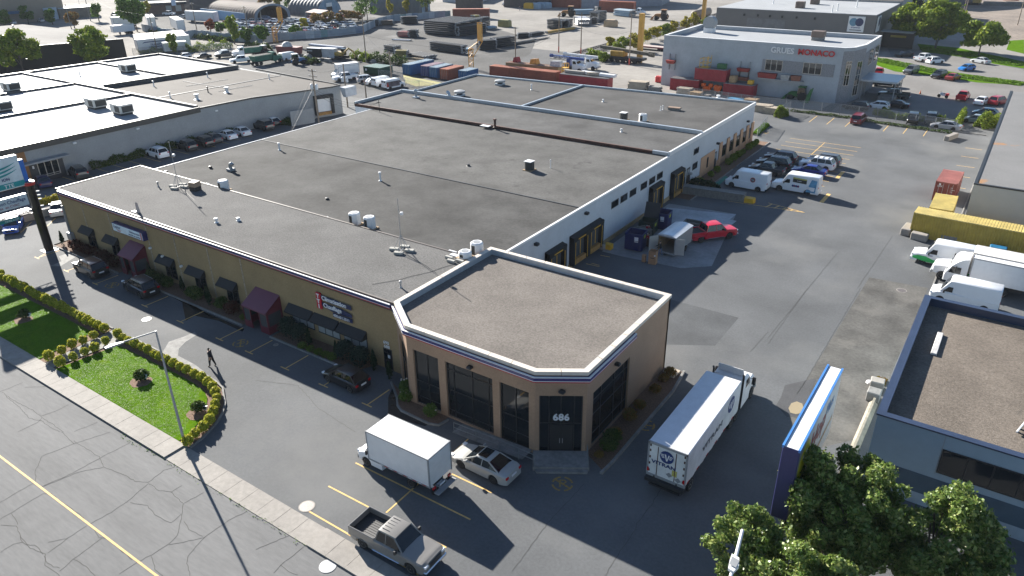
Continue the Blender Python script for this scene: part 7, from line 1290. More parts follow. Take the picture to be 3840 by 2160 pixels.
blockb('rear_hall', 'long low grey hall at the top edge between trees', [G(1130,2),G(1360,-8),G(1360,-8)+Vector((-16,10,0)),G(1130,2)+Vector((-16,10,0))], 7, palem, darkroof)
# ---- arched sheds
def shed(p, hd, W, L, H, lab, ribm, endm, open_end, door=None, wallh=1.2):
    t = thing('arched_shed', lab, 'shed', (p[0],p[1],0), R(hd), 'arched sheds'); n = 18; q = MB(); ring = lambda x, s=1.0: [(x,W/2*s*math.cos(math.pi*i/n),wallh*(0 if i in (0,n) and False else 1)+(H-wallh)*s*math.sin(math.pi*i/n)) for i in range(n+1)]
    rings = []; k = int(L/.9)
    for i in range(k+1):
        x = -L*i/k; s = 1.0 if i % 2 else .975; rings.append([(x,W/2,0)]+ring(x,s)+[(x,-W/2,0)])
    q.loft(rings, cap=False, closed=False); q.build('ribbed_roof', ribm, t)
    e = ring(-.4 if open_end else -.05,.97); e = [(e[0][0],W/2*.97,0)]+e+[(e[0][0],-W/2*.97,0)]
    if open_end: 
        q = MB(); eb = [(-L*.45,)+p_[1:] for p_ in e]; q.add(eb, [tuple(range(len(eb)))]); q.build('inner_wall', black, t); r = MB(); out = [(.02,W/2*1.02,0)]+[(.02,)+p_[1:] for p_ in ring(0,1.03)]+[(.02,-W/2*1.02,0)]; inn_ = [(.02,W/2*.86,0)]+[(.02,p_[1],p_[2]) for p_ in ring(0,.86)]+[(.02,-W/2*.86,0)]
        r.loft([out,inn_], cap=False, closed=False); r.build('end_band', endm, t)
    else:
        q = MB(); q.add(e, [tuple(range(len(e)))]); q.build('end_wall', endm, t)
        MB().box(-.04,.02,-1.6,1.6,0,H*.5).build('door_opening', black, t); MB().box(-.04,.05,-1.6,1.6,H*.5,H*.72).build('door_leaf', white, t)
    return t
ribb = mat('rib_brown', (.11,.085,.075), .8, var=.1, scale=.5, metal=.0, spec=.2); ribg = mat('rib_grey', (.13,.14,.15), .7, var=.12, scale=.5, metal=.0, spec=.2); blueend = mat('weathered_blue', (.20,.30,.40), .7, var=.25, scale=.5)
shed((-246,195.5), -5, 15.5, 34, 6.2, 'open ended arched shed with a ribbed brown roof at the scrapyard', ribb, mat('band_blue', (.17,.22,.28), .7), True, wallh=2.0)
q = MB(); a, b = Vector((-251,187,0)), Vector((-284,190.5,0)); wallbar(q, a, b, .3, 0, 3.4); tag(q.build('blue_wall', mat('blue_siding', (.10,.22,.38), .6, var=.1, scale=.5)), 'blue siding wall under the ribbed brown arched roof', 'wall')
shed((-241.5,220.5), 3, 13.5, 17, 6.6, 'arched shed with a weathered blue end wall and dark doorway', ribg, blueend, False)
shed((-213,247), 25, 13, 22, 7, 'arched shed with a pale rim behind the narrow yellow trees', ribg, blueend, False)
t = thing('lean_to', 'small lean to shelter with a rusty roof before the blue ended shed', 'shed', (-236,211,0)); MB().add([(-7,-2,2.2),(1,-2,2.0),(1,3,2.8),(-7,3,3.0)], [(0,1,2,3)]).box(-7,1,-2,3,2.0,2.05).build('roof', mat('rusty_pink_roof', (.32,.22,.20), .7), t); MB().box(-7,-6.9,-2,3,0,2.2).box(.9,1,-2,3,0,2.0).box(-2,.9,-2,-1.9,0,2).build('wall', palem, t)
# ---- scrapyard fence: panels with odd coloured ones
fp = [(535,116),(632,136),(708,144),(740,140),(850,153),(985,161),(1050,151),(1180,143),(1280,133),(1362,122),(1423,91),(1480,80),(1568,73),(1690,62)]
FT = thing('metal_fence', 'long weathered blue grey sheet metal fence around the scrapyard', 'fence', tuple(G(985,161))); o3 = tuple(G(985,161)); fr_ = random.Random(5); pan = {}
for a, b in zip(fp, fp[1:]):
    a, b = G(*a), G(*b); n = max(1, round((b-a).length/2.6))
    for i in range(n):
        k = fr_.choice((0,0,0,0,1,1,2,3)); wallbar(pan.setdefault(k, MB()), a.lerp(b,i/n), a.lerp(b,(i+.985)/n), .1, 0, 2.3+fr_.uniform(-.1,.15))
for k, c in ((0,(.23,.28,.33)),(1,(.38,.42,.46)),(2,(.12,.24,.26)),(3,(.15,.20,.28))):
    if k in pan: o_ = pan[k].build('sheet_panels', mat('fence_sheet_%d' % k, c, .6, var=.15, scale=.6), FT, o3); o_['kind'] = 'stuff'
# ---- office building with letters
GM, o3 = bld('office_building', 'white and grey block office with red and white letters on its parapet', (-48,167,0))
gmp = [(-68.2,157.4),(-31.0,157.4),(-29.4,159.0),(-28.3,164),(-28.3,178.5),(-68.2,178.5)]; zr = 9.6; HZ = 10.5
gw = mat('white_block', (.36,.385,.41), .75, var=.06, scale=3, var2=.1, scale2=.4); gd = mat('grey_split_block', (.235,.235,.245), .85, var=.3, scale=6)
gmw = MB(); gmw.prism(gmp, -.05, zr); gmw.build('white_wall', gw, GM, o3)
par = MB(); P = [Vector(p) for p in gmp]; PI_ = off_poly(P,-.35)
for i in range(6): par.prism([tuple(P[i]),tuple(P[(i+1)%6]),tuple(PI_[(i+1)%6]),tuple(PI_[i])], zr, HZ)
par.build('parapet', gw, GM, o3); pc = MB(); PO = off_poly(P,.06); PI2 = off_poly(P,-.42)
for i in range(6): pc.prism([tuple(PO[i]),tuple(PO[(i+1)%6]),tuple(PI2[(i+1)%6]),tuple(PI2[i])], HZ, HZ+.08)
pc.build('parapet_cap', white, GM, o3); MB().prism([tuple(p) for p in PI_], zr+.01, zr+.1).build('white_roof', wroof, GM, o3)
gb_ = MB(); gb_.box(-46.3,-32.2,157.32,157.4,4.9,7.3); gb_.build('grey_block_band', gd, GM, o3)
tw = MB(); tw.prism([(-30.95,157.32),(-29.32,158.94),(-28.22,163.98),(-28.4,164.0),(-29.5,159.1),(-31.1,157.45)], 0, HZ-.6); tw.box(-28.3,-28.2,164,178.4,0,HZ-1.6); tw.build('grey_tower', gd, GM, o3)
def gwin(a, b, z0, z1, n=3, hbars=()):
    a, b = Vector(a), Vector(b); d = (b-a); L = d.length; d /= L; nn = Vector((d.y,-d.x)); q = MB(); f = .08
    q.prism([tuple(a),tuple(b),tuple(b+nn*.03),tuple(a+nn*.03)], z0, z1); w = q.build('window', glass, GM, o3); q = MB()
    for i in range(n+1): p = a+d*(L*i/n-f/2); q.prism([tuple(p+nn*.031),tuple(p+d*f+nn*.031),tuple(p+d*f+nn*.08),tuple(p+nn*.08)], z0, z1)
    for zz in (z0,z1)+tuple(hbars): q.prism([tuple(a+nn*.031),tuple(b+nn*.031),tuple(b+nn*.07),tuple(a+nn*.07)], zz-.04, zz+.04)
    q.build('frame', cream, w, o3)
gwin((-45.6,157.3),(-42.2,157.3),5.2,7.3); gwin((-38.1,157.3),(-34.6,157.3),5.2,7.3); gwin((-30.3,157.95),(-29.55,158.7),3.4,8.0,2,(5.4,7.4)); gwin((-28.9,161),(-28.45,163),1,7.6,2,(3,5)); gwin((-28.17,168),(-28.17,171),6,9,2); gwin((-28.17,173.5),(-28.17,177),6,9,2)
text('GRUES', 1.5, white, GM, (-44.9,157.2,8.75), (1,0,0), (0,0,1), .06, .03, 'LEFT', o3, sx=1.02, name='roof_lettering'); text('MONACO', 1.5, mat('letter_red', (.50,.02,.025), .4), GM, (-39.55,157.2,8.75), (1,0,0), (0,0,1), .06, .03, 'LEFT', o3, sx=1.02, name='roof_lettering')
MB().box(-46.6,-37.5,156.0,157.3,3.55,3.75).build('wall_shelf', steel, GM, o3)
for x0, x1, c in ((-46.5,-43,'dark_red_bin'),(-41.8,-40.3,'grey_bin'),(-39.8,-38.2,'rust_bin')): tag(MB().loft([[(x0,156.2,3.76),(x1,156.2,3.76),(x1,157.1,3.76),(x0,157.1,3.76)],[(x0-.15,156.05,4.75),(x1+.15,156.05,4.75),(x1+.15,157.2,4.75),(x0-.15,157.2,4.75)]]).build('steel_skip', mat(c, {'d':(.25,.03,.025),'g':(.35,.35,.34),'r':(.22,.08,.05)}[c[0]], .6, var=.2, scale=2)), {'d':'dark red steel skip on the wall shelf under the letters','g':'pale grey crate on the wall shelf','r':'rusty skip at the right end of the wall shelf'}[c[0]], 'skip')
for x0, x1, z in ((-66.8,-64.8,5.3),(-51.0,-48.4,5.0),(-51.0,-48.4,3.2)): t = thing('wall_rack', {(-66.8,5.3):'red tray on a metal rack at the left end of the white wall',(-51.0,5.0):'upper red tray on the metal rack beside the grey block band',(-51.0,3.2):'lower rusty tray on the metal rack beside the grey block band'}[(x0,z)], 'rack', (x0,157,0)); MB().box(.3,.4,.0,.35,z-1.8,z+1.5).box(x1-x0-.4,x1-x0-.3,.0,.35,z-1.8,z+1.5).build('rails', steel, t); MB().loft([[(.2,-.9,z-.4),(x1-x0-.2,-.9,z-.4),(x1-x0-.2,-.05,z-.4),(.2,-.05,z-.4)],[(0,-1.2,z+.3),(x1-x0,-1.2,z+.3),(x1-x0,-.05,z+.3),(0,-.05,z+.3)]]).build('tray', mat('dark_red_bin' if z > 4 else 'rust_bin', (.25,.03,.025), .6), t)
p = K(2,1985,330,zr); t = thing('round_exhaust', 'silver domed exhaust hood on the office roof', 'roof vent', (p.x,p.y,zr)); MB().box(-1.1,1.1,-1,1,.1,1.1).build('curb', white, t); MB().loft([[(1.45*math.cos(R(a)),-.8,2.2+1.45*math.sin(R(a))) for a in range(0,360,20)],[(1.45*math.cos(R(a)),.8,2.2+1.45*math.sin(R(a))) for a in range(0,360,20)]]).build('dome', steel, t, smooth=50)
p = K(3,500,410,zr); t = thing('rooftop_unit', 'brown rooftop unit in the middle of the office roof', 'air conditioner', (p.x,p.y,zr)); MB().bbox(-1.2,1.2,-.9,.9,.1,.8,.05).build('curb', concd, t); MB().bbox(-1.3,1.3,-1,1,.8,2.0,.05).build('casing', mat('bronze_unit', (.14,.10,.08), .6), t)
t = thing('entrance_canopy', 'flat steel canopy over the office side entrance', 'canopy', (-24.8,168,0)); MB().box(-3.4,3.4,-4.5,4.5,3.6,3.95).build('roof', blueflash, t)
for x in (-3,3): 
    for y in (-4.1,0,4.1): MB().tube([(x,y,0),(x,y,3.6)], .09, 6).build('post', steel, t)
tag(MB().box(-27.9,-21.5,171,173,0,.02).box(-24.5,-21.6,164,173.5,.02,.9).build('porch_wall', concd), 'low concrete porch wall by the canopy', 'wall')
# ---- grey warehouse behind
t, o = bld('grey_warehouse', 'big grey warehouse with a white roof and a square two circle logo sign', (-80,245,0)); wgr = mat('warehouse_grey', (.15,.145,.14), .8, var=.05, scale=.5)
MB().prism([(-82.5,227.5),(-38.2,227.5),(-38.2,263),(-82.5,263)], -.05, 9.3).build('wall', wgr, t, o); MB().prism([(-82.5,227.7),(-38.4,227.7),(-38.4,263),(-82.5,263)], 9.3, 9.42).build('roof', wroof, t, o); MB().prism([(-82.5,263.3),(-37.8,263.3),(-37.8,330),(-82.5,330)], -.05, 9.9).build('rear_wall', greyblk, t, o); MB().prism([(-82.5,263.6),(-38,263.6),(-38,330),(-82.5,330)], 9.9, 10).build('rear_roof', mat('brown_membrane', (0,0,0)), t, o)
for x in (-74,-70,-66.5,-63,-59,-54): MB().bbox(x-.25,x+.25,227.2,227.48,7.5,8.1,.05).build('wall_lamp', dark, t, o)
MB().box(-73,-62,227.42,227.48,3,7).build('big_door', mat('door_grey', (.17,.17,.17), .7), t, o)
s = thing('logo_sign', 'square white sign with two overlapping blue circles on the grey warehouse', 'sign', (-43,227.4,6)); MB().bbox(-2.1,2.1,-.2,.05,-1.1,2.9,.04).build('board', white, s); disc('circle', mat('circle_teal', (.10,.25,.36), .4), s, (-.75,-.21,1.45), (0,-1,0), 1.05); disc('circle', mat('circle_navy', (.015,.03,.10), .4), s, (.75,-.23,1.45), (0,-1,0), 1.05); text('dropmines', .55, bluelogo, s, (0,-.22,-.1), (1,0,0), (0,0,1), .005, .02, 'CENTER'); MB().box(-1.5,1.5,-.215,-.205,-.7,-.5).build('small_text_bar', greylogo, s)
s = thing('logo_sign', 'narrow side view of the second logo sign around the warehouse corner', 'sign', (-38.1,231,6)); MB().bbox(-.05,.15,-2,2,-1.1,2.9,.04).build('board', white, s); disc('circle', mat('circle_navy', (0,0,0)), s, (.16,.3,1.5), (1,0,0), 1.2)
for x, y, lab in ((3300,22,'brown box unit at the left of the grey warehouse roof'),(3055,8,'small red brown box near the rear of the grey warehouse roof')): p = G(x-300 if x > 3200 else x,y+8,9.4); tag(MB().bbox(p.x-1.2,p.x+1.2,p.y-1,p.y+1,9.43,11.2,.08).build('roof_box', mat('bronze_unit', (0,0,0))), lab, 'roof unit')
for x, y in ((3212,28),(3140,40),(3120,46),(2900,14)): pipe(G(x,y,9.42), 9.42, 1.8, .15, 'slim pale vent on the grey warehouse roof', grp='far vents')
# ---- right edge: grey roofed building, blue panel building
t, o = bld('grey_roofed_building', 'long building with a plain grey roof and pale end wall at the right edge', (12,126,0)); z = 5.6
q = [K(7,2075,408,z),K(7,2250,0,z),K(3,2455,930,z)]; x0 = -2.55; ya = 95.8; yb = 155.5; MB().prism([(x0,ya),(40,ya),(40,yb),(x0,yb)], -.05, z).build('wall', mat('pale_stucco', (.44,.43,.41), .8, var=.04), t, o); MB().prism([(x0+.3,ya+.3),(40,ya+.3),(40,yb-.3),(x0+.3,yb-.3)], z, z+.1).build('roof', mat('grey_roof', (.165,.163,.16), .8, var=.08, scale=4, var2=.08, scale2=.3, tint=((.30,.16,.07), .1, .70, .74)), t, o)
q = MB(); q.box(x0-.05,x0+.3,ya,yb,z,z+.16); q.box(x0+.3,40,ya-.04,ya+.3,z,z+.16); q.build('roof_edge', dark, t, o)
t, o = bld('panel_building', 'blue grey panelled building with a gravel roof and navy parapet at the right', (8,52,0)); x0, y0, y1, z = -2.85, 43.4, 62.6, 5.5
pbl = mat('blue_grey_panel', (.28,.37,.44), .6, var=.04, scale=2); sv = MB()
MB().box(x0,30,y0,y1,-.05,z-1.15).build('wall', pbl, t, o)
pm_ = MB(); 
for xx in (.9,5.4,9.9,14): pm_.box(xx,xx+.03,y0-.008,y0,2.6,z)
pm_.build('panel_joint', greym, t, o); MB().box(x0-.01,30,y0-.03,y0,.0,2.25).build('dark_base', mat('base_blue', (.05,.09,.13), .6), t, o); MB().box(x0-.02,30,y0-.05,y0,-.02,.85).build('plinth', mat('plinth_blue', (.30,.36,.42), .7), t, o)
par = MB(); par.box(x0,x0+.38,y0,y1,z-1.15,z-.02); par.box(x0+.38,30,y0,y0+.38,z-1.15,z-.02); par.box(x0+.38,30,y1-.38,y1,z-1.15,z-.02); par.build('parapet', pbl, t, o)
pc = MB(); pc.box(x0-.08,x0+.42,y0-.06,y1+.06,z-.02,z+.08); pc.box(x0+.42,30,y0-.06,y0+.42,z-.02,z+.08); pc.box(x0+.42,30,y1-.42,y1+.06,z-.02,z+.08); pc.box(x0+.382,x0+.39,y0+.39,y1-.39,z-.59,z-.03); pc.box(x0+.4,30,y1-.39,y1-.382,z-.59,z-.03); pc.build('parapet_cap', mat('cap_navy', (.03,.045,.085), .35), t, o)
MB().box(x0+.38,30,y0+.38,y1-.38,z-1.15,z-.6).build('roof', mat('corner_gravel_b', (.155,.132,.11), .95, spec=.15, var=.28, scale=7, var2=.18, scale2=.35, bump=.7, bscale=14, tint=((.06,.055,.05), .3, .68, .75)), t, o)
f = MB().box(.95,6.4,y0-.05,y0+.02,2.75,4.5).build('window', dark, t, o)
for i in range(4):
    g = MB().box(1.03+i*1.34,2.28+i*1.34,y0-.06,y0-.05,2.85,4.42).build('pane', glass, f, o)
tag(MB().bbox(x0+1.6,x0+2.0,54.0,57.6,z-.6,z-.42,.03).build('roof_plank', mat('weathered_plank', (.45,.44,.43), .8, var=.3, scale=5, stretch=(4,.4,1))), 'weathered grey plank lying on the gravel roof at right', 'plank')
t = thing('metal_rack', 'black metal rack lying on the gravel roof at the right edge', 'rack', (5.2,47.5,z-.6), R(-14)); q = MB()
for yy in (-.9,-.45,.45,.9): q.tube([(-.6,yy,.15),(3,yy,.15)], .05, 4)
q.tube([(0,-.9,.25),(2.6,.9,.25)], .05, 4); q.build('bars', dark, t); MB().tube([(-.6,-1.0,.2),(-.6,1.0,.2)], .06, 5).build('end_bar', white, t)
# ================================================================ CONTAINERS AND YARD
def container(p, rz, L, W, Hh, c, lab, z=0, ends=True, grp='shipping containers', door='front'):
    t = thing('shipping_container', lab, 'container', (p[0],p[1],z), R(rz), grp); m = mat('steel_'+c[0], c[1], .55, var=.12, scale=1.2, var2=.15, scale2=.4); q = MB(); n = max(8, int(L/.28)); P = []
    for i in range(n): a = i*L/n; s = L/n; P += [(a,0),(a+s*.35,0),(a+s*.5,.07),(a+s*.85,.07)]
    lo = [(x,-W/2+y) for x, y in P]+[(L,-W/2)]; hi = [(x,W/2-y) for x, y in P]+[(L,W/2)]
    for S_ in (lo, hi):
        for (a, b) in zip(S_, S_[1:]): q.quad((a[0],a[1],.12),(b[0],b[1],.12),(b[0],b[1],Hh-.1),(a[0],a[1],Hh-.1))
    q.quad((.03,-W/2,.12),(.03,W/2,.12),(.03,W/2,Hh-.1),(.03,-W/2,Hh-.1)); q.quad((L-.03,-W/2,.12),(L-.03,W/2,.12),(L-.03,W/2,Hh-.1),(L-.03,-W/2,Hh-.1)); q.build('corrugated_side', m, t)
    r = MB(); 
    for i in range(n): a = i*L/n; s = L/n; r.box(a,a+s*.5,-W/2,W/2,Hh-.12,Hh); r.box(a+s*.5,a+s,-W/2,W/2,Hh-.12,Hh-.035)
    r.build('roof', mat('roof_'+c[0], c[2] if len(c) > 2 else c[1], .6, var=.1, scale=1, var2=.12, scale2=.5), t)
    f = MB()
    for y in (-W/2,W/2-.1): f.box(0,L,y-.02,y+.12,0,.13); f.box(-.01,.1,y-.02,y+.12,.13,Hh+.01); f.box(L-.1,L+.01,y-.02,y+.12,.13,Hh+.01)
    f.build('frame', m, t); d = MB()
    for y in (-W*.32,-W*.12,W*.12,W*.32): d.tube([(-.03,y,.2),(-.03,y,Hh-.2)], .025, 5)
    d.build('lock_rods', steel, t); return t
YL = ('yellow',(.42,.31,.05),(.55,.44,.15)); RD = ('oxide',(.20,.045,.035),(.38,.15,.13)); BL = ('blue',(.02,.10,.24),(.28,.36,.42)); B2 = ('navy',(.02,.04,.17),(.32,.22,.25)); OR = ('rust',(.24,.06,.035),(.45,.17,.10)); CR = ('crimson',(.28,.02,.03),(.20,.19,.19)); TN = ('tan',(.30,.22,.10),(.25,.15,.10))
YC = container((-7.35,92.2), -2.5, 12.2, 2.44, 2.8, YL, 'long yellow corrugated container lying across the right lot')
container((-5.05,94.7), 91, 6.06, 2.44, 2.5, YL, 'short yellow container behind the long yellow one'); rc = container((-5.75,105.5), 89, 6.06, 2.44, 2.6, RD, 'faded red container by itself in the right lot')
for i, (s, yy, zz, sz) in enumerate((('DEX',.95,1.9,.3),('970',-.55,1.9,.16),('375087 3',-.55,1.65,.14),('22G1',-.55,1.4,.14))): text(s, sz, white, rc, (-.06,yy,zz), (0,-1,0), (0,0,1), .004, .01)
disc('door_logo', white, rc, (-.06,.7,2.25), (-1,0,0), .12)
tag(MB().bbox(.6,2.2,88.6,89.7,0,1.25,.08).build('blue_crate', mat('crate_blue', (.01,.12,.24), .5)), 'blue plastic crate at the right end of the yellow container', 'crate')
for x, y, c, lab in ((-125.6,137,BL,'long blue container, leftmost of the row by the weedy plot'),(-120.4,137.6,B2,'navy container with a pinkish roof in the row'),(-117.4,137.3,BL,'blue container between the navy and the rusty red ones'),(-113.6,136.7,OR,'rusty red container in the row by the weedy plot')): cc = container((x,y), 90, 6.06 if c is not BL or x > -120 else 9, 2.44, 2.5, c, lab)
container((-109.3,138.2), 90, 4.5, 2.44, 2.3, BL, 'short blue container at the right end of the row'); container((-101,146.9), 1, 12.2, 2.44, 2.55, OR, 'long orange red container partly hidden by the main roof'); container((-107,146.9), 1, 5.8, 2.44, 2.5, OR, 'orange red container left of the long one')
container((-106,152.2), 2, 14.5, 2.44, 2.6, TN, 'long tan container with its top piled with junk'); container((-88,147.6), 0, 12.2, 2.44, 2.3, CR, 'crimson container with stacked timber in front of the crane trucks')
gcl = container((-64.3,154.6), 0, 6.4, 2.44, 2.5, CR, 'red container against the office wall, left one'); container((-52.6,154.9), 0, 6.3, 2.44, 2.5, CR, 'red container against the office wall, right one'); container((-59.2,155.2), 0, 6.8, 2.44, 2.45, CR, 'red container stacked across the gap on top', 2.55)
for i in range(11): x = -57.6+rng.uniform(0,4.2); zz = .35+rng.uniform(0,1.3); tag(MB().bbox(x-.45,x+.45,153.4+rng.uniform(0,.4),154.4,max(0.02,zz-.4),zz+.4,.12).build('orange_barrel', mat('safety_orange', (.60,.10,.01), .5, var=.1)), 'bright orange plastic barrel piled between the red containers', 'barrel', 'orange barrels between the red containers')
t = thing('work_basket', 'yellow wire work basket on top of the stacked red container', 'basket', (-57.6,155.4,5.0)); q = MB()
for z in (0,.9,1.8): q.tube([(-.9,-.9,z),(.9,-.9,z),(.9,.9,z),(-.9,.9,z),(-.9,-.9,z)], .05, 4)
for x in (-.9,0,.9):
    for y in (-.9,.9): q.tube([(x,y,0),(x,y,1.8 if x < .5 else 2.4)], .05, 4)
q.build('frame', yellowp, t); MB().box(-.9,.9,-.9,.9,.0,.05).build('floor', yellowp, t)
tag(MB().bbox(-54.9,-53,154.9,156,5.0,6.0,.1).build('green_crate', mat('crate_green', (.03,.12,.04), .6)), 'green crate on top of the stacked red container', 'crate'); tag(MB().bbox(-51.8,-50.5,154.4,156,2.52,3.9,.06).build('pallet_stack', wood), 'stack of wooden pallets on the right red container', 'pallets'); tag(MB().bbox(-48,-46.9,154.5,155.7,2.52,3.3,.08).build('yellow_generator', yellowp), 'small yellow machine on the right red container', 'machine')
g = thing('roll_off_bin', 'dark green ribbed roll off bin behind the parked cars', 'dumpster', (-135.4,132.3,0)); gm_ = mat('bin_dark_green', (.012,.06,.03), .5, var=.1); q = MB(); q.box(0,5.6,0,4.4,.2,1.9)
for i in range(9): q.box(.2+i*.65,.32+i*.65,-.1,0,.2,1.95)
q.build('shell', gm_, g); q = MB()
for i in range(12): q.box(.1+i*.46,.3+i*.46,0,4.4,1.9,1.96)
q.build('roof_slats', mat('slat_mint', (.30,.40,.36), .5), g); MB().box(.7,1.3,-.11,-.1,1.0,1.5).build('label_sheet', plate, g)
# semi trailers in the trailer lot
trl = mat('trailer_white_b', (.68,.69,.70), .45, var=.05, scale=.6)
def boxtrailer(p, rz, L, lab, grp='white semi trailers', Hh=3.0, z0=.9, m=None):
    t = thing('box_trailer', lab, 'trailer', (p[0],p[1],0), R(rz), grp); MB().bbox(0,L,-1.3,1.3,z0,z0+Hh,.04).build('cargo_box', m or trl, t); q = MB()
    for x in (-.03,L-.07):
        for y in (-1.33,1.23): q.box(x,x+.1,y,y+.1,z0,z0+Hh+.02)
    q.build('corner_posts', steel, t); w = MB()
    for x in (L-1.2,L-2.4): w.lathe([(0,-1.2),(.5,-1.2),(.5,1.2),(0,1.2)], (x,0,.5), 'y', 12)
    w.build('wheels', rubber, t); MB().box(2.2,2.35,-.9,.9,.05,z0).build('landing_legs', dark, t); return t
bt = boxtrailer((-217.2,122.6), 74, 15, 'white semi trailer with blue swoosh graphics, nearest of the parked row'); q = MB(); q.box(2,8,-1.335,-1.325,2.9,3.15).box(3,8,-1.335,-1.325,1.5,1.7).add([(1.3,-1.33,2.6),(2,-1.33,3.15),(2,-1.33,2.9)], [(0,2,1)]); q.build('swoosh', bluelogo, bt); text('REMAX' if False else 'TRANSPORT', .8, bluelogo, bt, (3.4,-1.34,1.95), (1,0,0), (0,0,1), .005, .01, shear=.2)
for i in range(1,4): boxtrailer((-217.2-3.4*i,122.6+1.5*i+i*.4), 74, 14.5, 'plain white semi trailer in the parked row behind the graphic one')
boxtrailer((-211.2,127.1), 66, 6.5, 'short white trailer parked in front of the graphic one', Hh=2.4, z0=.5)
for x, y, rz, L, lab in ((555,100,-28,12,'white trailer behind the scrapyard fence, left one'),(648,110,-24,14,'white trailer behind the scrapyard fence, long middle one'),(700,85,8,15,'white trailer angled behind the long middle one')): boxtrailer(G(x,y)+Vector((-3,3,0)), rz+0, L, lab, Hh=3.4, z0=.6)
boxtrailer(G(405,105)+Vector((4,0,0)), 78, 8, 'white box body beyond the broad trees'); boxtrailer(G(425,132), 78, 7, 'small white trailer at the corner of the trailer row', Hh=2.2)
# parked cars beyond the roofs
def fc(kind, p, hd, c, lab, lod=1, cat='car', grp='cars around the far yards', cols=None): return vehicle(kind, p, hd, c, {'car':'parked_car'}.get(cat, cat.replace(' ','_')), lab, cat, grp, lod, cols=cols)
m2 = lambda x, y: Z(480,0,x,y)
fc('hatch', m2(970,1010), -106, WH, 'white hatchback just visible over the white roof edge'); fc('sedan', m2(1290,1010), -106, DK, 'black sedan with silver hood in the gravel lot'); fc('hatch', m2(1640,950), -112, WH, 'white hatchback behind the black pickup'); fc('crewcab', m2(1690,990), -115, DK, 'black pickup beside the white tractor unit', 1, 'pickup truck'); fc('crewcab', m2(1960,1080), -118, WH, 'white flatbed pickup in front of the green dump truck', 1, 'pickup truck')
r2 = lambda x, y: Z(1220,160,x,y)
fc('boxtruck', r2(350,590), -112, WH, 'red and white striped service truck in the gravel lot', 1, 'service truck'); fc('crewcab', r2(345,650), -112, WH, 'white pickup with black cap in front of the striped truck', 1, 'pickup truck'); fc('suv', r2(720,680), 60, SI, 'silver suv in the row by the green bin'); fc('sedan', r2(855,720), 60, SI, 'silver sedan between the silver suv and the vans'); fc('lowvan', r2(1000,740), 82, WH, 'white van half hidden by the graphic van', 1, 'van')
gv = fc('lowvan', r2(1180,780), 80, WH, 'white van wrapped in dark graphics by the wooden pole', 1, 'van'); MB().quad((1.0,-1.04,.6),(-2.6,-1.05,.6),(-2.6,-.98,1.7),(1.0,-.99,1.7)).build('wrap_graphic', mat('wrap_dark', (.10,.08,.09), .5, var=.6, scale=2), gv); MB().quad((-2.0,-1.05,.7),(-2.6,-1.055,.7),(-2.6,-.985,1.5),(-2.2,-1.0,1.5)).build('wrap_graphic', redlogo, gv)
n3 = lambda x, y: Z(3000,180,x,y,s=2.6)
for kind, x, y, hd, c, lab, cat in (('suv',540,600,178,DK,'black crossover behind the back fence, left of the white hatchback','car'),('hatch',755,590,178,WH,'white hatchback behind the back fence','car'),('sedan',930,580,178,DK,'black sleek sedan behind the back fence','car'),('crewcab',910,490,182,(.03,.045,.04),'dark green pickup by the office canopy','pickup truck'),('pickup',830,375,5,DK,'black pickup with a red load beside the canopy','pickup truck'),('smallpick',765,265,95,(.45,.01,.02),'red pickup against the office side wall','pickup truck'),
    ('jeep',1090,735,-85,DK,'dark jeep behind the vine fence, left one','car'),('jeep',1265,735,-85,(.012,.013,.016),'dark jeep with stickers behind the vine fence','car'),('sedan',1420,790,170,(.30,.31,.33),'silver car behind the vine fence','car')): fc(kind, n3(x,y), hd, c, lab, 1, cat, 'cars in front of the office')
m3 = lambda x, y: Z(3280,0,x,y)
for kind, x, y, hd, c, lab in (('sedan',500,975,-130,(.02,.022,.024),'dark sedan in the shade by the grey warehouse'),('crewcab',840,1050,62,WH,'white pickup parked behind the white wagon'),('suv',1030,1095,54,WH,'white wagon on the shaded drive'),('suv_rack',620,1265,-106,GR,'grey green suv at the edge of the grass'),('suv',1100,1340,-108,(.02,.02,.022),'dark station wagon by the red sedan'),('sedan',1345,1375,72,(.30,.025,.015),'orange red sedan at the grass edge'),('hatch',1580,1215,-125,(.01,.16,.48),'sky blue hatchback on the pale drive'),('sedan',1820,1090,143,SI,'silver grey sedan under the leaning tree')): fc(kind, m3(x,y), hd, c, lab, 1, 'pickup truck' if 'pickup' in lab else 'car', 'cars by the grassy verge')
k3 = lambda x, y: K(3,x,y)
for kind, x, y, hd, c, lab in (('smallpick',1955,1000,85,(.45,.01,.02),'red pickup behind the parked motorcycle'),('sedan',2150,1045,75,WH,'white sedan between the red pickup and the red suv'),('suv',2310,1050,65,(.35,.01,.02),'red suv beside the grey roof corner'),('hatch',2180,1165,172,(.03,.07,.12),'dark blue car behind the vine mass, rear one'),('hatch',2080,1235,172,(.20,.24,.28),'grey blue car behind the vine mass, front one')): fc(kind, k3(x,y), hd, c, lab, 1, 'pickup truck' if 'pickup' in lab else 'car', 'cars in front of the office')
p = k3(1755,985); t = thing('motorcycle', 'white and red touring motorcycle parked in the sun', 'motorcycle', (p.x,p.y,0), R(165))
for x in (.75,-.7): MB().lathe([(.18,-.07),(.32,-.06),(.34,0),(.32,.06),(.18,.07)], (x,0,.34), 'y', 14).build('wheel', rubber, t)
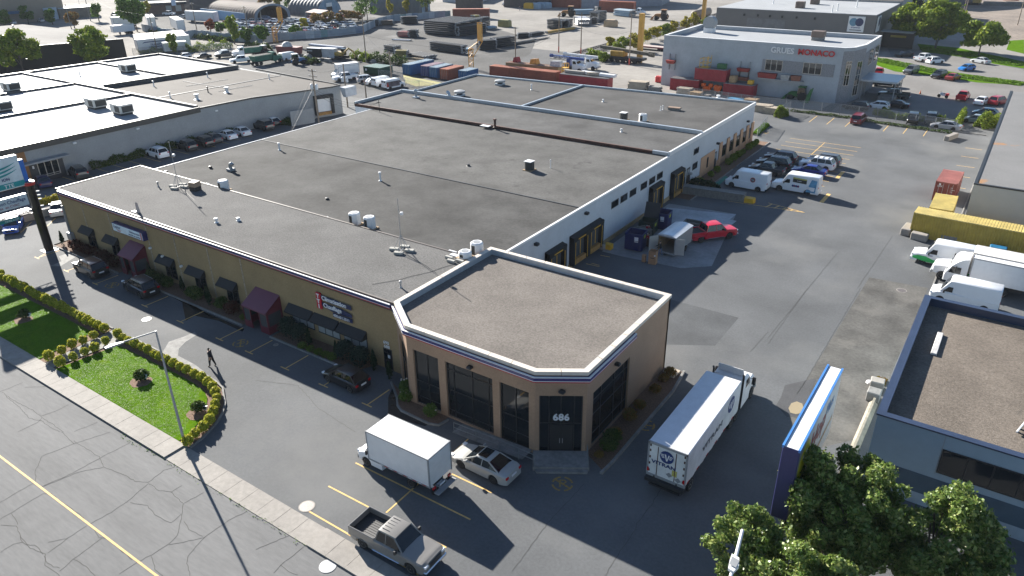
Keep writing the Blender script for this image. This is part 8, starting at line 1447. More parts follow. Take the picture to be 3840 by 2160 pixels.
MB().loft([[(.75,-.12,.75),(.75,.12,.75),(.7,.12,.95),(.7,-.12,.95)],[(.3,-.22,.5),(.3,.22,.5),(.3,.2,1.05),(.3,-.2,1.05)],[(-.2,-.2,.45),(-.2,.2,.45),(-.2,.16,.9),(-.2,-.16,.9)],[(-.9,-.12,.7),(-.9,.12,.7),(-.9,.12,.9),(-.9,-.12,.9)]]).build('fairing', white, t, smooth=40); MB().bbox(-1.05,-.55,-.35,.35,.55,1.0,.06).build('panniers', mat('moto_red', (.45,.02,.02), .4), t); MB().bbox(-.55,.1,-.15,.15,.88,.98,.03).build('seat', dark, t); MB().quad((.62,-.18,1.0),(.62,.18,1.0),(.45,.15,1.35),(.45,-.15,1.35)).build('windscreen', carglass, t)
p = k3(1530,945); t = thing('traffic_cone', 'orange traffic cone near the porch wall', 'cone', (p.x,p.y,0)); MB().box(-.22,.22,-.22,.22,0,.05).build('base', dark, t); MB().lathe([(.16,.05),(.03,.75),(0,.75)], n=12).build('cone', mat('safety_orange', (0,0,0)), t)
# top left cars
for x, y, hd, c, lab, kind in ((30,66,160,DK,'dark car beside the tan building','suv'),(78,76,165,WH,'white van between two round green trees','van'),(155,82,170,SI,'silver car by the orange machine','sedan'),(52,90,165,WH,'white car at the far left beyond the dark warehouse','sedan'),(430,72,175,WH,'white station wagon beside the tall dense tree','suv'),(445,88,195,DK,'black car beside the tall dense tree','sedan'),(432,62,172,(.3,.32,.33),'grey car behind the white station wagon','suv'),(635,58,190,WH,'white pickup in front of the brown shop','crewcab'),(690,68,195,SI,'silver car right of the white pickup','sedan'),(735,62,195,DK,'dark jeep in the shop car park','jeep'),(765,55,200,DK,'black suv on a mound by the blue wall','suv'),(715,58,195,WH,'white glaring car in the shop car park','sedan')): fc(kind, G(x,y), hd, c, lab, 1 if kind != 'van' else 1, 'van' if kind == 'van' else ('pickup truck' if 'pickup' in lab else 'car'), 'cars near the top left buildings')
# scrapped cars
sr = random.Random(11); sc_cols = [(.75,.76,.78),(.70,.71,.73),(.5,.52,.54),(.35,.37,.40),(.05,.06,.07),(.10,.14,.22),(.35,.06,.05),(.6,.6,.58)]; n = 0
for r_ in range(6):
    for i in range(17):
        px_ = 885+i*27+sr.uniform(-5,5)-r_*4; py_ = 135-r_*10-max(0,(i-7))*2.2+sr.uniform(-2,2)
        if (px_ < 905 and py_ > 130) or (py_ < 84 and px_ < 1000) or py_ < 70 or (px_ > 1250 and py_ > 118): continue
        c = sr.choice(sc_cols); p = G(px_,py_); o_ = fc(sr.choice(('sedan','hatch','suv','sedan')), p, sr.choice((170,350,20,200,190))+sr.uniform(-8,8), c, ('light' if c[0] > .3 and c[2] > .2 else 'dark or coloured')+' scrapped car packed among the others in the scrapyard', 2, 'car', 'scrapped cars in the yard'); n += 1
        o_.location.z = -.02 if sr.random() < .7 else .9
# pipe stacks
pblk = mat('pipe_black', (.022,.023,.025), .55, var=.2, scale=1); pwht = mat('pipe_white', (.55,.56,.60), .5, var=.08); pblu = mat('pipe_blue_wrap', (.28,.38,.46), .5, var=.1); pyel = mat('pipe_olive', (.22,.18,.05), .6, var=.2); pred = mat('pipe_red', (.22,.05,.05), .6)
pend = mat('pipe_end', (.22,.225,.23), .6)
def stack(a, b, W, Hh, m, lab, d=.55, rows=None, blocks=True, grp='pipe stacks in the yard', z0=.1, n8=6):
    a, b = Vector((a[0],a[1],0)), Vector((b[0],b[1],0)); L = (b-a).length; ang = math.atan2(b.y-a.y,b.x-a.x); t = thing('pipe_stack', lab, 'pipe stack', tuple(a), ang, grp); q = MB(); e = MB(); nr = max(1,int(Hh/d)); nc = max(1,int(W/d))
    for i in range(nr):
        for j in range(nc):
            if 0 < i < nr-1 and 0 < j < nc-1: continue
            y, z, dx = (j+.5)*d, z0+(i+.5)*d, rng.uniform(-.25,.25); q.lathe([(d*.48,dx),(d*.48,L+dx)], (0,y,z), 'x', n8)
            for xx in (dx-.01,L+dx-.35): e.lathe([(d*.5,xx),(d*.51,xx+.36)], (0,y,z), 'x', n8)
    q.build('pipes', m, t, smooth=40); e.build('pipe_ends', pend, t, smooth=40); return t
y3 = lambda x, y: Z(1440,0,x,y)
stack((-170,195.5), (-157,196), 15, 4.4, pblk, 'huge block of stacked black pipes in the middle of the yard', .6); stack((-156,196.2), (-153.5,208), -0.1+6, 3.4, pblk, 'black pipe stack forming the right end of the huge block', .6)
stack((-146,169.6), (-133,168), 2.4, 2.4, pblk, 'long low black pipe rack with pale ends near the yellow mast', .6); stack((-133.2,176.6), (-130,181), 3.4, 2.7, pblk, 'black pipe rack with rusty posts right of the yellow mast', .5); stack((-131.8,183), (-129.5,190), 3.4, 2.5, pblk, 'black pipe rack behind the rusty posted one', .5)
stack((-173.4,185.7), (-169,186.5), 3.2, 1.9, pred, 'small red pipe bundle in the gravel yard', .4); stack((-169,186.4), (-166.5,188), 3.5, 2.3, pblk, 'small black pipe bundle next to the red one', .45); stack(y3(140,700), y3(470,715), 1.2, .5, pwht, 'short row of white pipes on the gravel', .4)
stack(y3(0,905), y3(170,930), 3, 2.0, pblk, 'black pipe stack with white tops at the yard edge', .5); stack(y3(175,995), y3(400,1000), 2.5, 1.9, pyel, 'olive yellow pipe stack at the yard edge', .45); stack(y3(420,990), y3(690,1040), 4.5, 1.2, pblk, 'low dark pipe stack with a frosty top behind the blue containers', .5); stack(y3(330,1010), y3(690,1050), .9, .5, mat('pipe_tan', (.38,.28,.16), .6), 'single row of tan pipes along the yard edge', .4)
stack(y3(1390,890), y3(1530,850), 2, .4, pblu, 'few pale blue pipes lying by the yellow mast', .4); stack(y3(300,420), y3(580,410), 3, 2.8, pblk, 'black pipe stack against the blue fence', .5); stack(y3(1690,500), y3(1840,470), 3, 3.6, pblk, 'tall black pipe stack right of the huge block', .5); stack(y3(1570,370), y3(1670,360), 3, 2, pyel, 'yellow topped pipe stack behind the huge block', .5); stack(y3(1780,510), y3(1950,490), 2.5, .7, pblu, 'pale blue pipes heaped beside the tall black stack', .35)
stack(Z(960,0,1890,470), Z(960,0,2130,450), 3, 2.2, pblk, 'dark pipe stack beside the tall green grey pole', .5); stack(Z(960,0,2150,440), Z(960,0,2380,430), 2.5, 1.6, mat('pipe_brown', (.14,.10,.07), .7), 'brown pipe stack at the fence end', .5); stack(Z(960,0,900,800)+Vector((0,0,0)), Z(960,0,1500,860), 1.6, .7, pwht, 'long pale beam lying behind the black topped trailers', .7)
y4 = lambda x, y: Z(1920,0,x,y)
stack(y4(605,500), y4(850,520), 5, 3.4, pblk, 'black pipe stack left of the white wrapped bundles', .5); stack(y4(860,500), y4(1050,460), 3.5, 2.6, pblk, 'black pipe stack directly beside the white bundles', .5); stack(y4(1080,430), y4(1130,450), 5, 2.2, pwht, 'white wrapped pipe bundles in the yard, left pile', .7); stack(y4(1140,420), y4(1340,410), 5, 2.2, pwht, 'white wrapped pipe bundles in the yard, right pile', .7); stack(y4(1370,420), y4(1480,410), 3, 2.2, pblk, 'square black pipe end pile beside the white bundles', .5); stack(y4(1500,390), y4(1630,360), 4, 3.6, pblk, 'tall black pipe end pile behind the white bundles', .5)
stack(y4(1745,270), y4(2030,300), 4, 2.6, pblu, 'pale blue banded pipe stack in front of the red container', .6); stack(y4(1470,200), y4(1750,190), 3, 2.0, pblk, 'black pipe stack in front of the far red container', .6); stack(y4(1080,260), y4(1420,250), 3, 2.0, pblu, 'pale blue pipes behind the white bundles', .6); stack(y4(620,590), y4(1110,510), 1.6, 1.2, mat('crane_boom_yellow', (.42,.25,.04), .5), 'long yellow crane boom section lying on the ground', .8)
stack(y4(100,670), y4(310,660), 2.5, 1.8, pblk, 'black pipe cradle with upright posts beside the yard road', .5); stack(y4(330,640), y4(560,600), 2.5, 1.0, pblk, 'low dark pipe pile left of the yellow boom', .5); stack(y4(430,700), y4(640,660), 1.6, .3, concr, 'flat pale slab by the yard road, small one', .3); stack(y4(0,780), y4(420,710), 2.5, .7, concr, 'flat pale slab stack by the yard road, long one', .7)
for x, y, rz, L, c, lab in ((1000,165,20,0,0,''),): pass
for x, y, dx, L, c, lab in ((1700,70,10,14,OR,'red brown container at the back of the yard'),(1285,58,0,0,0,'')): 
    if c: container(G(x,y), 30, L, 2.6, 3.6, c, lab)
container(y4(1520,190), 3, 15, 2.6, 4.0, OR, 'long red container on a truck at the top of the yard'); container(y4(690,115), 5, 14, 3, 4.5, OR, 'dark red container wall at the top edge of the yard')
t, o = blockb('dark_yard_shed', 'dark flat yard shed with a pale roof at the top of the yard', [y3(1240,170),y3(1690,185),y3(1690,185)+Vector((-6,9,0)),y3(1240,170)+Vector((-6,9,0))], 5.2, mat('shed_brown', (.075,.065,.06), .8), palem)
blockb('top_hall', 'long grey blue hall along the very top edge', [G(2180,30),G(2480,22),G(2480,22)+Vector((-5,20,0)),G(2180,30)+Vector((-5,20,0))], 9, mat('hall_bluegrey', (.22,.25,.29), .7), palem); blockb('top_hall', 'dark grey hall at the top edge left of the red container', [G(1890,27),G(2065,28),G(2065,28)+Vector((-8,20,0)),G(1890,27)+Vector((-8,20,0))], 8, mat('shed_brown', (0,0,0)), palem); blockb('top_hall', 'pale flat hall at the top edge above the tall tree', [G(1660,8),G(1800,10),G(1800,10)+Vector((-8,20,0)),G(1660,8)+Vector((-8,20,0))], 5, palem, palem)
for x, y, m, lab in ((1985,32,yellowp,'yellow tarped bale at the top of the yard'),(2008,32,pblu,'blue banded crate pile at the top of the yard, left'),(2030,30,pblu,'blue banded crate pile at the top of the yard, middle'),(2048,30,pblu,'blue banded crate pile at the top of the yard, right'),(2085,24,pblu,'pale blue crate alone at the top of the yard'),(2290,100,mat('tan_tank', (.42,.30,.18), .6),'tan box trailer at the end of the yellow boom'),(1893,100,mat('olive_box', (.25,.22,.08), .6),'olive box beside the pale blue pipe heap')): p = G(x,y); tag(MB().loft([[(p.x-2.2,p.y-1.2,0),(p.x+2.2,p.y-1.2,0),(p.x+2.2,p.y+1.2,0),(p.x-2.2,p.y+1.2,0)],[(p.x-2.1,p.y-1.2,1.9),(p.x+2.1,p.y-1.2,1.9),(p.x+2.1,p.y+1.2,1.9),(p.x-2.1,p.y+1.2,1.9)],[(p.x-1.6,p.y-.9,2.3),(p.x+1.6,p.y-.9,2.3),(p.x+1.6,p.y+.9,2.3),(p.x-1.6,p.y+.9,2.3)]]).build('yard_crate', m), lab, 'crate')
# yellow lattice masts
def latt(p, lab, H, off=2.4, zj=.52):
    t = thing('crane_mast', lab, 'mast', (p[0],p[1],0), R(35), 'yellow lattice masts'); m = mat('mast_yellow', (.55,.30,.06), .5, var=.1); q = MB()
    def seg(x0, z0, z1, w):
        for a in (-w,w):
            for b in (-w,w): q.tube([(x0+a,b,z0),(x0+a,b,z1)], .09, 4)
        k = int((z1-z0)/.9)
        for i in range(k):
            za, zb_ = z0+(z1-z0)*i/k, z0+(z1-z0)*(i+1)/k; s = w if i % 2 else -w
            for b in (-w,w): q.tube([(x0-s,b,za),(x0+s,b,zb_)], .05, 4); q.tube([(x0+b,-s,za),(x0+b,s,zb_)], .05, 4); q.tube([(x0-w,b,zb_),(x0+w,b,zb_)], .05, 4)
    seg(0,0,H*zj*.85,.55); seg(off,H*zj*1.12,H,.55)
    for b in (-.5,.5): q.tube([(-.5,b,H*zj*.85),(off-.5,b,H*zj*1.15)], .09, 4); q.tube([(.5,b,H*zj*.5),(off+.5,b,H*zj*1.12)], .09, 4); q.tube([(-.5,b,H*zj*.85),(.5,b,H*zj*.85)], .08, 4)
    q.build('lattice', m, t); sb_ = MB().box(off-.4,off+.4,-.62,-.56,H*.62,H*.98); sb_.build('face_plate', m, t)
latt((-198.2,157.2), 'yellow lattice mast at the corner of the scrapyard', 10.5); latt((-116.9,151.5), 'yellow lattice mast beside the container row', 11)
t = thing('crane_mast', 'tall straight yellow mast by the railway', 'mast', (-84.8,181,0), 0, 'yellow lattice masts'); MB().box(-.6,.6,-.5,.5,0,12).build('column', mat('mast_yellow', (0,0,0)), t)
t = thing('crane_mast', 'tall straight yellow mast in front of the grey warehouse', 'mast', tuple(G(2635,90)), 0, 'yellow lattice masts'); MB().box(-.6,.6,-.5,.5,0,13).build('column', mat('mast_yellow', (0,0,0)), t)
# railway
for x0, lab in ((-106.4,'railway track nearer the yard road'),(-102.2,'railway track nearer the yellow saplings')):
    t = thing('railway_track', lab, 'railway', (x0,230,0), 0, 'railway tracks'); q = MB(); q.prism([(-1.9,-55),(1.9,-55),(1.9,170),(-1.9,170)], -.02, .06); q.build('ballast', mat('ballast', (.13,.125,.12), .95, var=.3, scale=3), t); s = MB()
    for i in range(150): s.box(-1.25,1.25,-54+i*1.5,-53.75+i*1.5,.06,.14)
    o_ = s.build('sleepers', mat('sleeper', (.06,.05,.045), .9), t); o_['kind'] = 'stuff'
    for x in (-.72,.72): MB().box(x-.05,x+.05,-55,170,.14,.28).build('rail', mat('rail_rust', (.10,.075,.06), .4, metal=.5), t)
# machines
def wheelm(t, x, y, r, w=.4, m=None): q = MB().lathe([(r*.55,-w/2),(r,-w/2+.04),(r,w/2-.04),(r*.55,w/2)], axis='y', n=14).build('wheel', rubber, t, smooth=40); q.location = (x,y,r); MB().lathe([(0,-w/2+.03),(r*.56,-w/2+.02),(r*.56,w/2-.02),(0,w/2-.03)], axis='y', n=12).build('rim', m or yellowp, q, smooth=40)
def tractor(p, hd, c, lab, name='tractor', s=1.0, loader=True, rim=None, cabroof=None):
    t = thing(name, lab, name.replace('_',' '), (p[0],p[1],0), R(hd), 'work machines'); m = mat('machine_'+c[0], c[1], .5, var=.1)
    MB().loft([[(2.0*s,-.35*s,.8*s),(2.0*s,.35*s,.8*s),(2.0*s,.35*s,1.45*s),(2.0*s,-.35*s,1.45*s)],[(.3*s,-.42*s,.8*s),(.3*s,.42*s,.8*s),(.3*s,.42*s,1.65*s),(.3*s,-.42*s,1.65*s)]]).build('hood', m, t)
    MB().loft([[(.3*s,-.7*s,1.2*s),(.3*s,.7*s,1.2*s),(-1.3*s,.7*s,1.2*s),(-1.3*s,-.7*s,1.2*s)],[(.1*s,-.65*s,2.6*s),(.1*s,.65*s,2.6*s),(-1.1*s,.65*s,2.6*s),(-1.1*s,-.65*s,2.6*s)]]).build('cab_glass', carglass, t); MB().bbox(-1.25*s,.25*s,-.75*s,.75*s,2.6*s,2.78*s,.06).build('cab_roof', cabroof or m, t); MB().box(-1.6*s,.4*s,-.5*s,.5*s,.6*s,1.2*s).build('chassis', m, t)
    for y in (-1,1): wheelm(t, -.8*s, y*.85*s, .85*s, .45*s, rim); wheelm(t, 1.4*s, y*.75*s, .55*s, .32*s, rim)
    if loader:
        q = MB()
        for y in (-.5,.5): q.tube([(0,y*s,1.6*s),(1.7*s,y*s,1.5*s),(2.6*s,y*s,.6*s)], .09*s, 5)
        q.build('loader_arms', m, t); MB().loft([[(2.5*s,-.95*s,.15*s),(2.5*s,.95*s,.15*s),(2.5*s,.95*s,.9*s),(2.5*s,-.95*s,.9*s)],[(3.2*s,-.95*s,.1*s),(3.2*s,.95*s,.1*s),(3.0*s,.95*s,.3*s),(3.0*s,-.95*s,.3*s)]]).build('bucket', m, t)
    return t
gt = tractor(K(3,260,1015)+Vector((.5,1.2,0)), 180, ('green',(.02,.13,.03)), 'green tractor with yellow wheels and front loader by the office wall'); tag(MB().loft([[(-36.4,155,0),(-35.6,155,0),(-35.6,156,0),(-36.4,156,0)],[(-35.6,155.2,2.6),(-35.1,155.2,2.9),(-35.1,155.8,2.9),(-35.6,155.8,2.6)]]).build('green_implement', mat('machine_green', (0,0,0))), 'green tractor implement standing at the wall right of the tractor', 'implement')
tractor(Z(960,0,680,1115)+Vector((0,.8,0)), 70, ('blue',(.03,.14,.33)), 'blue loader tractor with a white cab roof in the gravel lot', cabroof=white, rim=steel); tractor(Z(960,0,70,960)+Vector((0,1,0)), 190, ('dark',(.05,.06,.055)), 'dark tractor with a white cab roof behind the green dump truck', cabroof=white, rim=steel)
og = ('orange',(.36,.17,.05)); tractor(y4(960,290)+Vector((0,1,0)), 200, og, 'orange wheel loader behind the black pipe stack', 'wheel_loader', 1.4); tractor(y4(2520,350)+Vector((1,1,0)), 190, og, 'orange wheel loader near the railway', 'wheel_loader', 1.35)
p = Z(960,0,1480,1020); t = thing('excavator', 'yellow excavator with folded arm among weeds', 'excavator', (p.x,p.y,0), R(15), 'work machines')
for y in (-1,1): MB().loft([[(-1.6,y*1.0-.25,.15),(1.6,y*1.0-.25,.15),(1.6,y*1.0+.25,.15),(-1.6,y*1.0+.25,.15)],[(-1.9,y-.25,.5),(1.9,y-.25,.5),(1.9,y+.25,.5),(-1.9,y+.25,.5)],[(-1.6,y-.25,.85),(1.6,y-.25,.85),(1.6,y+.25,.85),(-1.6,y+.25,.85)]]).build('track', rubber, t)
MB().bbox(-2.2,.6,-1.1,1.1,.95,1.9,.15).build('house', mat('machine_yellow', (.45,.29,.07), .5), t); MB().bbox(-.2,1.1,.1,1.05,1.0,2.7,.12).build('cab', carglass, t); MB().tube([(.8,-.3,1.6),(2.6,-.3,3.0),(4.0,-.3,2.2)], .25, 6).tube([(4.0,-.3,2.3),(4.6,-.3,.6)], .18, 6).build('arm', mat('machine_yellow', (0,0,0)), t); MB().loft([[(4.3,-.8,.1),(4.3,.2,.1),(4.7,.2,.8),(4.7,-.8,.8)],[(5.0,-.8,.2),(5.0,.2,.2),(4.9,.2,.4),(4.9,-.8,.4)]]).build('bucket', dark, t)
def convtruck(p, hd, lab, c, fn, L=8.5, name='work_truck', cat='truck'):
    t = thing(name, lab, cat, (p[0],p[1],0), R(hd), 'work machines'); m = mat('truckcab_'+c[0], c[1], .4, var=.05); rings = []
    for x, z0_, z1_, ww in ((3.9,.7,1.4,.8),(3.7,.6,1.7,.95),(2.4,.6,1.9,1.05),(2.3,.6,1.95,1.1),(1.9,.6,2.75,1.12),(1.6,.6,2.85,1.1),(.9,.6,2.85,1.1)): rings.append([(x,ww,z0_),(x,ww,z1_-.15),(x,ww*.85,z1_),(x,-ww*.85,z1_),(x,-ww,z1_-.15),(x,-ww,z0_)])
    cbb = MB().loft(rings).build('cab', m, t, smooth=30); MB().quad((2.32,.95,2.0),(2.32,-.95,2.0),(1.92,-.92,2.68),(1.92,.92,2.68)).build('windshield', carglass, cbb)
    for s in (1,-1): MB().quad(*([(2.1,s*1.13,1.95),(1.1,s*1.12,1.95),(1.1,s*1.11,2.6),(1.85,s*1.12,2.6)][::s])).build('side_window', carglass, cbb)
    MB().bbox(3.8,4.1,-1.1,1.1,.5,.9,.05).build('bumper', steel, t); MB().box(-L+3,3,-.5,.5,.75,1.05).build('chassis', dark, t)
    for x in (2.9,-L+4.2,-L+5.5):
        for s in (1,-1): wheelm(t, x, s*1.0, .52, .3, steel)
    fn(t); return t
boomm = mat('boom_blue', (.02,.06,.25), .4, var=.05)
def boomf(t, c=None): MB().box(-5.3,.6,-1.15,1.15,1.05,1.35).build('deck', dark, t); MB().tube([(-5.6,0,3.3),(3.6,0,3.05)], .38, 4).tube([(-5.8,0,3.35),(-5.2,0,3.35)], .45, 6).build('boom', c or boomm, t); MB().box(-.9,.2,-.6,.6,1.3,3.0).build('turret', c or boomm, t); text('GRUES MONACO', .55, white, t, (-4.6,-.42,3.05), (1,0,-.02), (0,0,1), .01, .02, sx=1.0); q = MB(); q.box(-3.5,-.6,-1.1,1.1,1.35,2.0); q.build('tool_body', steel, t)
convtruck(y4(1060,1250)+Vector((-1.5,1.2,0)), 2, 'white cab boom truck with a blue boom, nearer one', ('white',(.72,.74,.76)), boomf, name='boom_truck'); convtruck(y4(1320,1230)+Vector((-2.5,2.2,0)), 3, 'white cab boom truck with a white boom, farther one', ('white',(.72,.74,.76)), lambda t: boomf(t, white), name='boom_truck')
def dumpf(t): MB().loft([[(-4.6,-1.0,1.1),(.6,-1.0,1.1),(.6,1.0,1.1),(-4.6,1.0,1.1)],[(-5.0,-1.25,2.5),(.75,-1.25,2.5),(.75,1.25,2.5),(-5.0,1.25,2.5)]]).build('dump_body', mat('dump_green', (.05,.16,.11), .7, var=.3, scale=1), t); MB().box(-4.7,.6,-1.0,1.0,2.505,2.55).build('load', dirt, t)
convtruck(Z(960,0,200,1110)+Vector((-1,1.2,0)), 87, 'weathered green dump truck in the gravel lot', ('green',(.05,.18,.12)), dumpf, name='dump_truck'); convtruck(m2(1880,1000)+Vector((.6,3,0)), -112, 'white nosed truck with a green tipper body', ('white',(.72,.74,.76)), dumpf, name='dump_truck')
convtruck(y4(2130,270), 5, 'white tractor unit beside the far red container', ('white',(.72,.74,.76)), lambda t: MB().box(-5,.5,-1.2,1.2,1.05,1.25).build('flat_deck', dark, t)); convtruck(y3(2200,110), 200, 'white tractor unit at the back of the yard', ('white',(.72,.74,.76)), lambda t: MB().box(-5,.5,-1.2,1.2,1.05,1.25).build('flat_deck', OR and mat('deck_orange', (.35,.12,.06), .6), t))
p = y4(1880,1090); t = thing('mobile_crane', 'old dark mobile crane with a mud stained telescopic boom and many wheels', 'crane', (p.x,p.y+1.5,0), R(-3)); MB().bbox(-6,6,-1.3,1.3,.9,1.5,.1).build('carrier', dark, t); MB().bbox(-3.5,.5,-1.2,1.2,1.5,2.9,.15).build('superstructure', mat('crane_mustard', (.35,.20,.03), .6, var=.3, scale=1), t); MB().tube([(-7,0,3.4),(7.5,0,2.6)], .55, 4).tube([(7.2,0,2.6),(8.6,0,2.5)], .65, 6).build('boom', mat('boom_mud', (.10,.09,.07), .8, var=.6, scale=1.5), t)
for i in range(6):
    for s in (1,-1): wheelm(t, -4.6+i*1.7, s*1.15, .62, .4, greym)
t = thing('flatbed_trailer', 'maroon flatbed trailer with a pale deck beside the yellow saplings', 'trailer', tuple(y4(2350,850)), R(-4)); MB().box(-5,6,-1.3,1.3,.8,1.0).build('deck', mat('deck_pale', (.40,.33,.30), .8), t); MB().box(-5,6,-1.36,-1.3,.6,1.0).box(-5,6,1.3,1.36,.6,1.0).build('side_rail', mat('rail_maroon', (.18,.02,.04), .5), t); w_ = MB()
for x in (4,5): w_.lathe([(0,-1.2),(.5,-1.2),(.5,1.2),(0,1.2)], (x,0,.5), 'y', 12)
w_.build('wheels', rubber, t)
t = thing('tank_wagon', 'grey tank wagon standing on the railway', 'rail wagon', (-104.2,272,0), R(90)); MB().lathe([(0,-7),(1.2,-6.9),(1.5,-6.5),(1.5,6.5),(1.2,6.9),(0,7)], (0,0,2.6), 'x', 16).build('tank', mat('tank_grey', (.17,.15,.13), .7, var=.2, scale=.5), t, smooth=40); MB().box(-7.4,7.4,-1.3,1.3,.8,1.1).build('frame', dark, t)
for x in (-5.5,-4,4,5.5):
    for s in (1,-1): wheelm(t, x, s*.75, .45, .15, dark)
# black topped trailers, cargo vans, timber and misc
for x, y, L, m, lab in ((1090,1010,4.5,blackm,'black enclosed trailer with a white roof in the gravel lot'),(1330,1020,3.8,mat('trailer_silver', (.45,.45,.46), .5),'silver enclosed trailer beside the yellow excavator')): p = Z(960,0,x,y); t = thing('enclosed_trailer', lab, 'trailer', (p.x-1,p.y,0), R(12)); MB().bbox(-L/2,L/2,-1.1,1.1,.4,2.7,.06).build('body', m, t); MB().bbox(-L/2-.05,L/2+.05,-1.15,1.15,2.7,2.82,.04).build('roof', white, t); q = MB().lathe([(0,-1.15),(.33,-1.15),(.33,1.15),(0,1.15)], (0,0,.33), 'y', 12); q.build('wheels', rubber, t); text('concept', .5, white, t, (-L/2+.3,-1.12,2.0), (1,0,0), (0,0,1), .004, .01) if m is blackm else None
fc('lowvan', Z(960,0,530,1040)+Vector((0,1,0)), 84, WH, 'white van with a dark rear window by the brown skip', 1, 'van'); t = thing('skip_container', 'brown open skip with a tarped heap in the gravel lot', 'skip', tuple(Z(960,0,580,930)), R(8)); MB().loft([[(-3.6,-1,.1),(3.6,-1,.1),(3.6,1.2,.1),(-3.6,1.2,.1)],[(-4.0,-1.2,2.1),(4.0,-1.2,2.1),(4.0,1.4,2.1),(-4.0,1.4,2.1)]]).build('shell', mat('skip_brown', (.19,.05,.05), .6, var=.15), t); MB().lathe([(1.5,2.1),(1.2,2.9),(.6,3.3),(0,3.4)], (-.6,0,0), n=10).build('tarped_heap', mat('tarp_grey', (.42,.42,.41), .7, var=.2), t, smooth=60)
for x, y, lab in ((1060,1070,'grey concrete block in front of the black trailer'),(1245,1075,'grey concrete block in front of the silver trailer')): p = Z(960,0,x,y); tag(MB().bbox(p.x-1,p.x+1,p.y-.5,p.y+.5,0,1.0,.06).build('concrete_block', concd), lab, 'block', 'far concrete blocks')
for x, y, r_, lab in ((900,1020,1.4,'grey boulder beside the black trailer'),(1840,1030,1.5,'large pale boulder under the tall green grey pole'),(2030,1080,.9,'small boulder right of the tall pole')): p = Z(960,0,x,y); bb = MB(); rr = random.Random(x); rings = [[(p.x+r_*s*math.cos(a)*rr.uniform(.85,1.1),p.y+r_*s*math.sin(a)*rr.uniform(.85,1.1),r_*z) for a in [k*.785 for k in range(8)]] for s, z in ((1,0),(1.0,.4),(.75,.8),(.3,1.0))]; bb.loft(rings); tag(bb.build('boulder', concd), lab, 'boulder', 'boulders in the gravel lot')
timber = mat('grey_timber', (.33,.28,.22), .85, var=.25, scale=2)
for i, (k, x, y, sx, sy, h, m, lab) in enumerate(((2,1270,905,4,2.2,1.9,mat('stone_block', (.35,.30,.23), .85, var=.2),'tan stacked stone crate behind the rear roof edge'),(2,1440,925,2.4,1.8,1.2,concd,'pale slab pile behind the rear roof edge'),(2,1740,940,3.0,2,1.2,timber,'timber pile by the fence, largest'),(2,1850,965,2.4,1.8,.9,wood,'brown timber pile by the fence'),(2,1950,975,1.6,1.2,.5,concr,'white rubble heap by the fence'),(2,2405,1045,2.2,2,1.0,wood,'plywood heap behind the roof corner'),(2,2520,1120,3.2,2.2,1.3,timber,'timber shed like heap right of the roof corner'),(3,40,1140,2.6,2,1.2,timber,'splintered timber heap beside the vine'),(2,2250,1020,3.0,1.5,.6,mat('tarp_blue', (.10,.30,.50), .5),'blue tarped heap behind the rear roof edge'))):
    p = K(k,x,y); t = thing('timber_pile', lab, 'pile', (p.x,p.y,0), R(rng.uniform(-12,12)), 'material piles at the fence'); q = MB(); nn_ = max(2,int(h/.25))
    for r_ in range(nn_):
        for j in range(5): y_ = -sy/2+j*sy/5+rng.uniform(-.05,.05); q.box(-sx/2+rng.uniform(-.3,.2),sx/2+rng.uniform(-.2,.3),y_,y_+sy/5*.9,r_*h/nn_,(r_+.92)*h/nn_)
    q.build('planks', m, t)
for x, y, L, rz, lab, m in ((1120,1400,5,0,'row of pale wrapped beams on top of the crimson container',concr),(1650,1340,9,-6,'long white pole lying on top of the crimson container',white),(1560,1370,3,10,'dark timber heap on top of the crimson container',timber)): p = y4(x,y,) ; tag(MB().bbox(-L/2,L/2,-.5,.5,2.35,2.95,.06).build('beam_bundle', m), lab, 'beams', 'loads on the crimson container'); bpy.data.objects[-1] if False else None; o_ = [o for o in COL.objects if o.name.startswith('beam_bundle')][-1]; o_.location = (-82+(x-1400)*.011,148.2+(.3 if 'pole' in lab else 0),0); o_.rotation_euler = (0,0,R(rz))
t = thing('access_ladder', 'yellow access ladder frame at the end of the tan container', 'ladder', (-88.6,150,0)); q = MB()
for x in (-.6,.6):
    for y in (-.5,.5): q.tube([(x,y,0),(x,y,4.0)], .06, 4)
for z in (.6,1.2,1.8,2.4,3.0,4.0): q.tube([(-.6,-.5,z),(.6,-.5,z),(.6,.5,z),(-.6,.5,z)], .05, 4)
q.build('frame', yellowp, t); MB().box(-.7,.7,-.6,.6,3.0,3.06).build('platform', yellowp, t)
for x, y, c, lab, sx in ((160,1070,(.25,.02,.03),'dark red machine on top of the tan container',1.4),(450,1100,(.55,.26,.05),'orange hoppers heaped on the tan container',2),(790,1130,(.45,.47,.48),'grey wire cages on the tan container',3)): p = y4(x,y); xx = -105+(x-100)/780*14; tag(MB().loft([[(xx-sx/2,152,2.62),(xx+sx/2,152,2.62),(xx+sx/2,153.6,2.62),(xx-sx/2,153.6,2.62)],[(xx-sx/2+.2,152.1,3.7),(xx+sx/2-.3,152.1,3.9),(xx+sx/2-.3,153.4,3.8),(xx-sx/2+.2,153.4,3.6)]]).build('stacked_gear', mat('gear_%d' % x, c, .6, var=.3, scale=2)), lab, 'equipment')
tag(MB().bbox(-70.4,-69,159,160,0,1.4,.15).build('red_box', mat('machine_red', (.45,.03,.03), .5)), 'small red machine at the left of the office wall', 'machine')
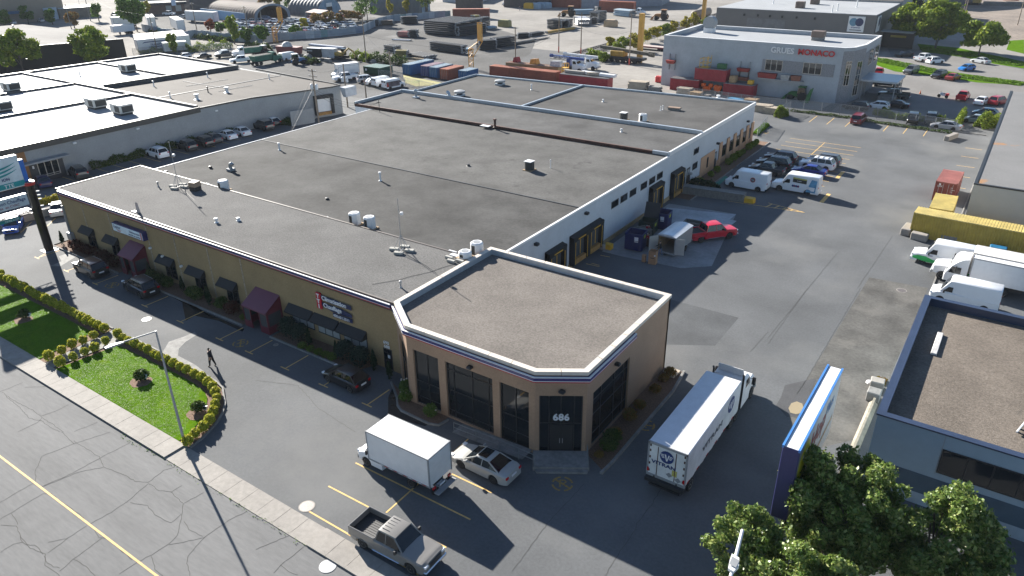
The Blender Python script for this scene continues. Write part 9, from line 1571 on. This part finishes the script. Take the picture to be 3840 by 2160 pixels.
# dirt site at the top right
sheet('dirt_site', [G(3300,-30),G(4100,-60),G(4100,190),G(3800,150),G(3640,110),G(3500,40)], .012, mat('site_dirt', (.19,.155,.125), .95, var=.3, scale=1, var2=.25, scale2=.08, bump=.3))
for i in range(9): p = G(3700+i*18,18+i*.6); tag(MB().bbox(p.x-1.4,p.x+1.4,p.y-.8,p.y+.8,0,1.3,.15).build('site_block', concd), 'pale concrete block in the row at the dirt site', 'block', 'blocks at the dirt site')
blockb('dark_blue_building', 'dark blue grey building end beyond the spreading trees', [G(3480,30),G(3600,22),G(3600,22)+Vector((6,16,0)),G(3480,30)+Vector((6,16,0))], 9, mat('dark_slate', (.05,.06,.08), .7), darkroof)
p = G(3655,18); t = thing('excavator', 'yellow digger working at the dirt site', 'excavator', (p.x,p.y,0), R(170), 'work machines'); MB().bbox(-2,2,-1.2,1.2,0,.8,.2).build('track', rubber, t); MB().bbox(-2,.8,-1.1,1.1,.8,2.4,.15).build('house', mat('machine_yellow', (0,0,0)), t); MB().tube([(.8,0,1.6),(3,0,3.8),(5,0,1)], .25, 5).build('arm', mat('machine_yellow', (0,0,0)), t)
p = G(3790,6); t = thing('site_vehicle', 'red loader cut by the top edge at the dirt site', 'machine', (p.x,p.y,0)); MB().bbox(-3,3,-1.3,1.3,.5,2.4,.3).build('body', mat('machine_red', (0,0,0)), t)
# dark shaded nook under the spreading trees
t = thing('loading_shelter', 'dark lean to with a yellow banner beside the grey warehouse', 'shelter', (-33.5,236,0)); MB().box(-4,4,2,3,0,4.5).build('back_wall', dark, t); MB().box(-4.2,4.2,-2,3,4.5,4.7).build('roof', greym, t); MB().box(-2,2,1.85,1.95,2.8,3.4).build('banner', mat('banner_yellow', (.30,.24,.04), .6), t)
# ================================================================ AIR
hz = MB().box(-900,250,-120,900,-1.03,34.2).build('haze', bpy.data.materials.new('haze_air')); hz['kind'] = 'stuff'; hm_ = hz.data.materials[0]; hm_.use_nodes = True; t = hm_.node_tree
t.nodes.remove(t.nodes['Principled BSDF']); pv = t.nodes.new('ShaderNodeVolumePrincipled'); pv.inputs['Color'].default_value = (.80,.86,.95,1); pv.inputs['Density'].default_value = .00009; t.links.new(pv.outputs[0], t.nodes['Material Output'].inputs['Volume'])
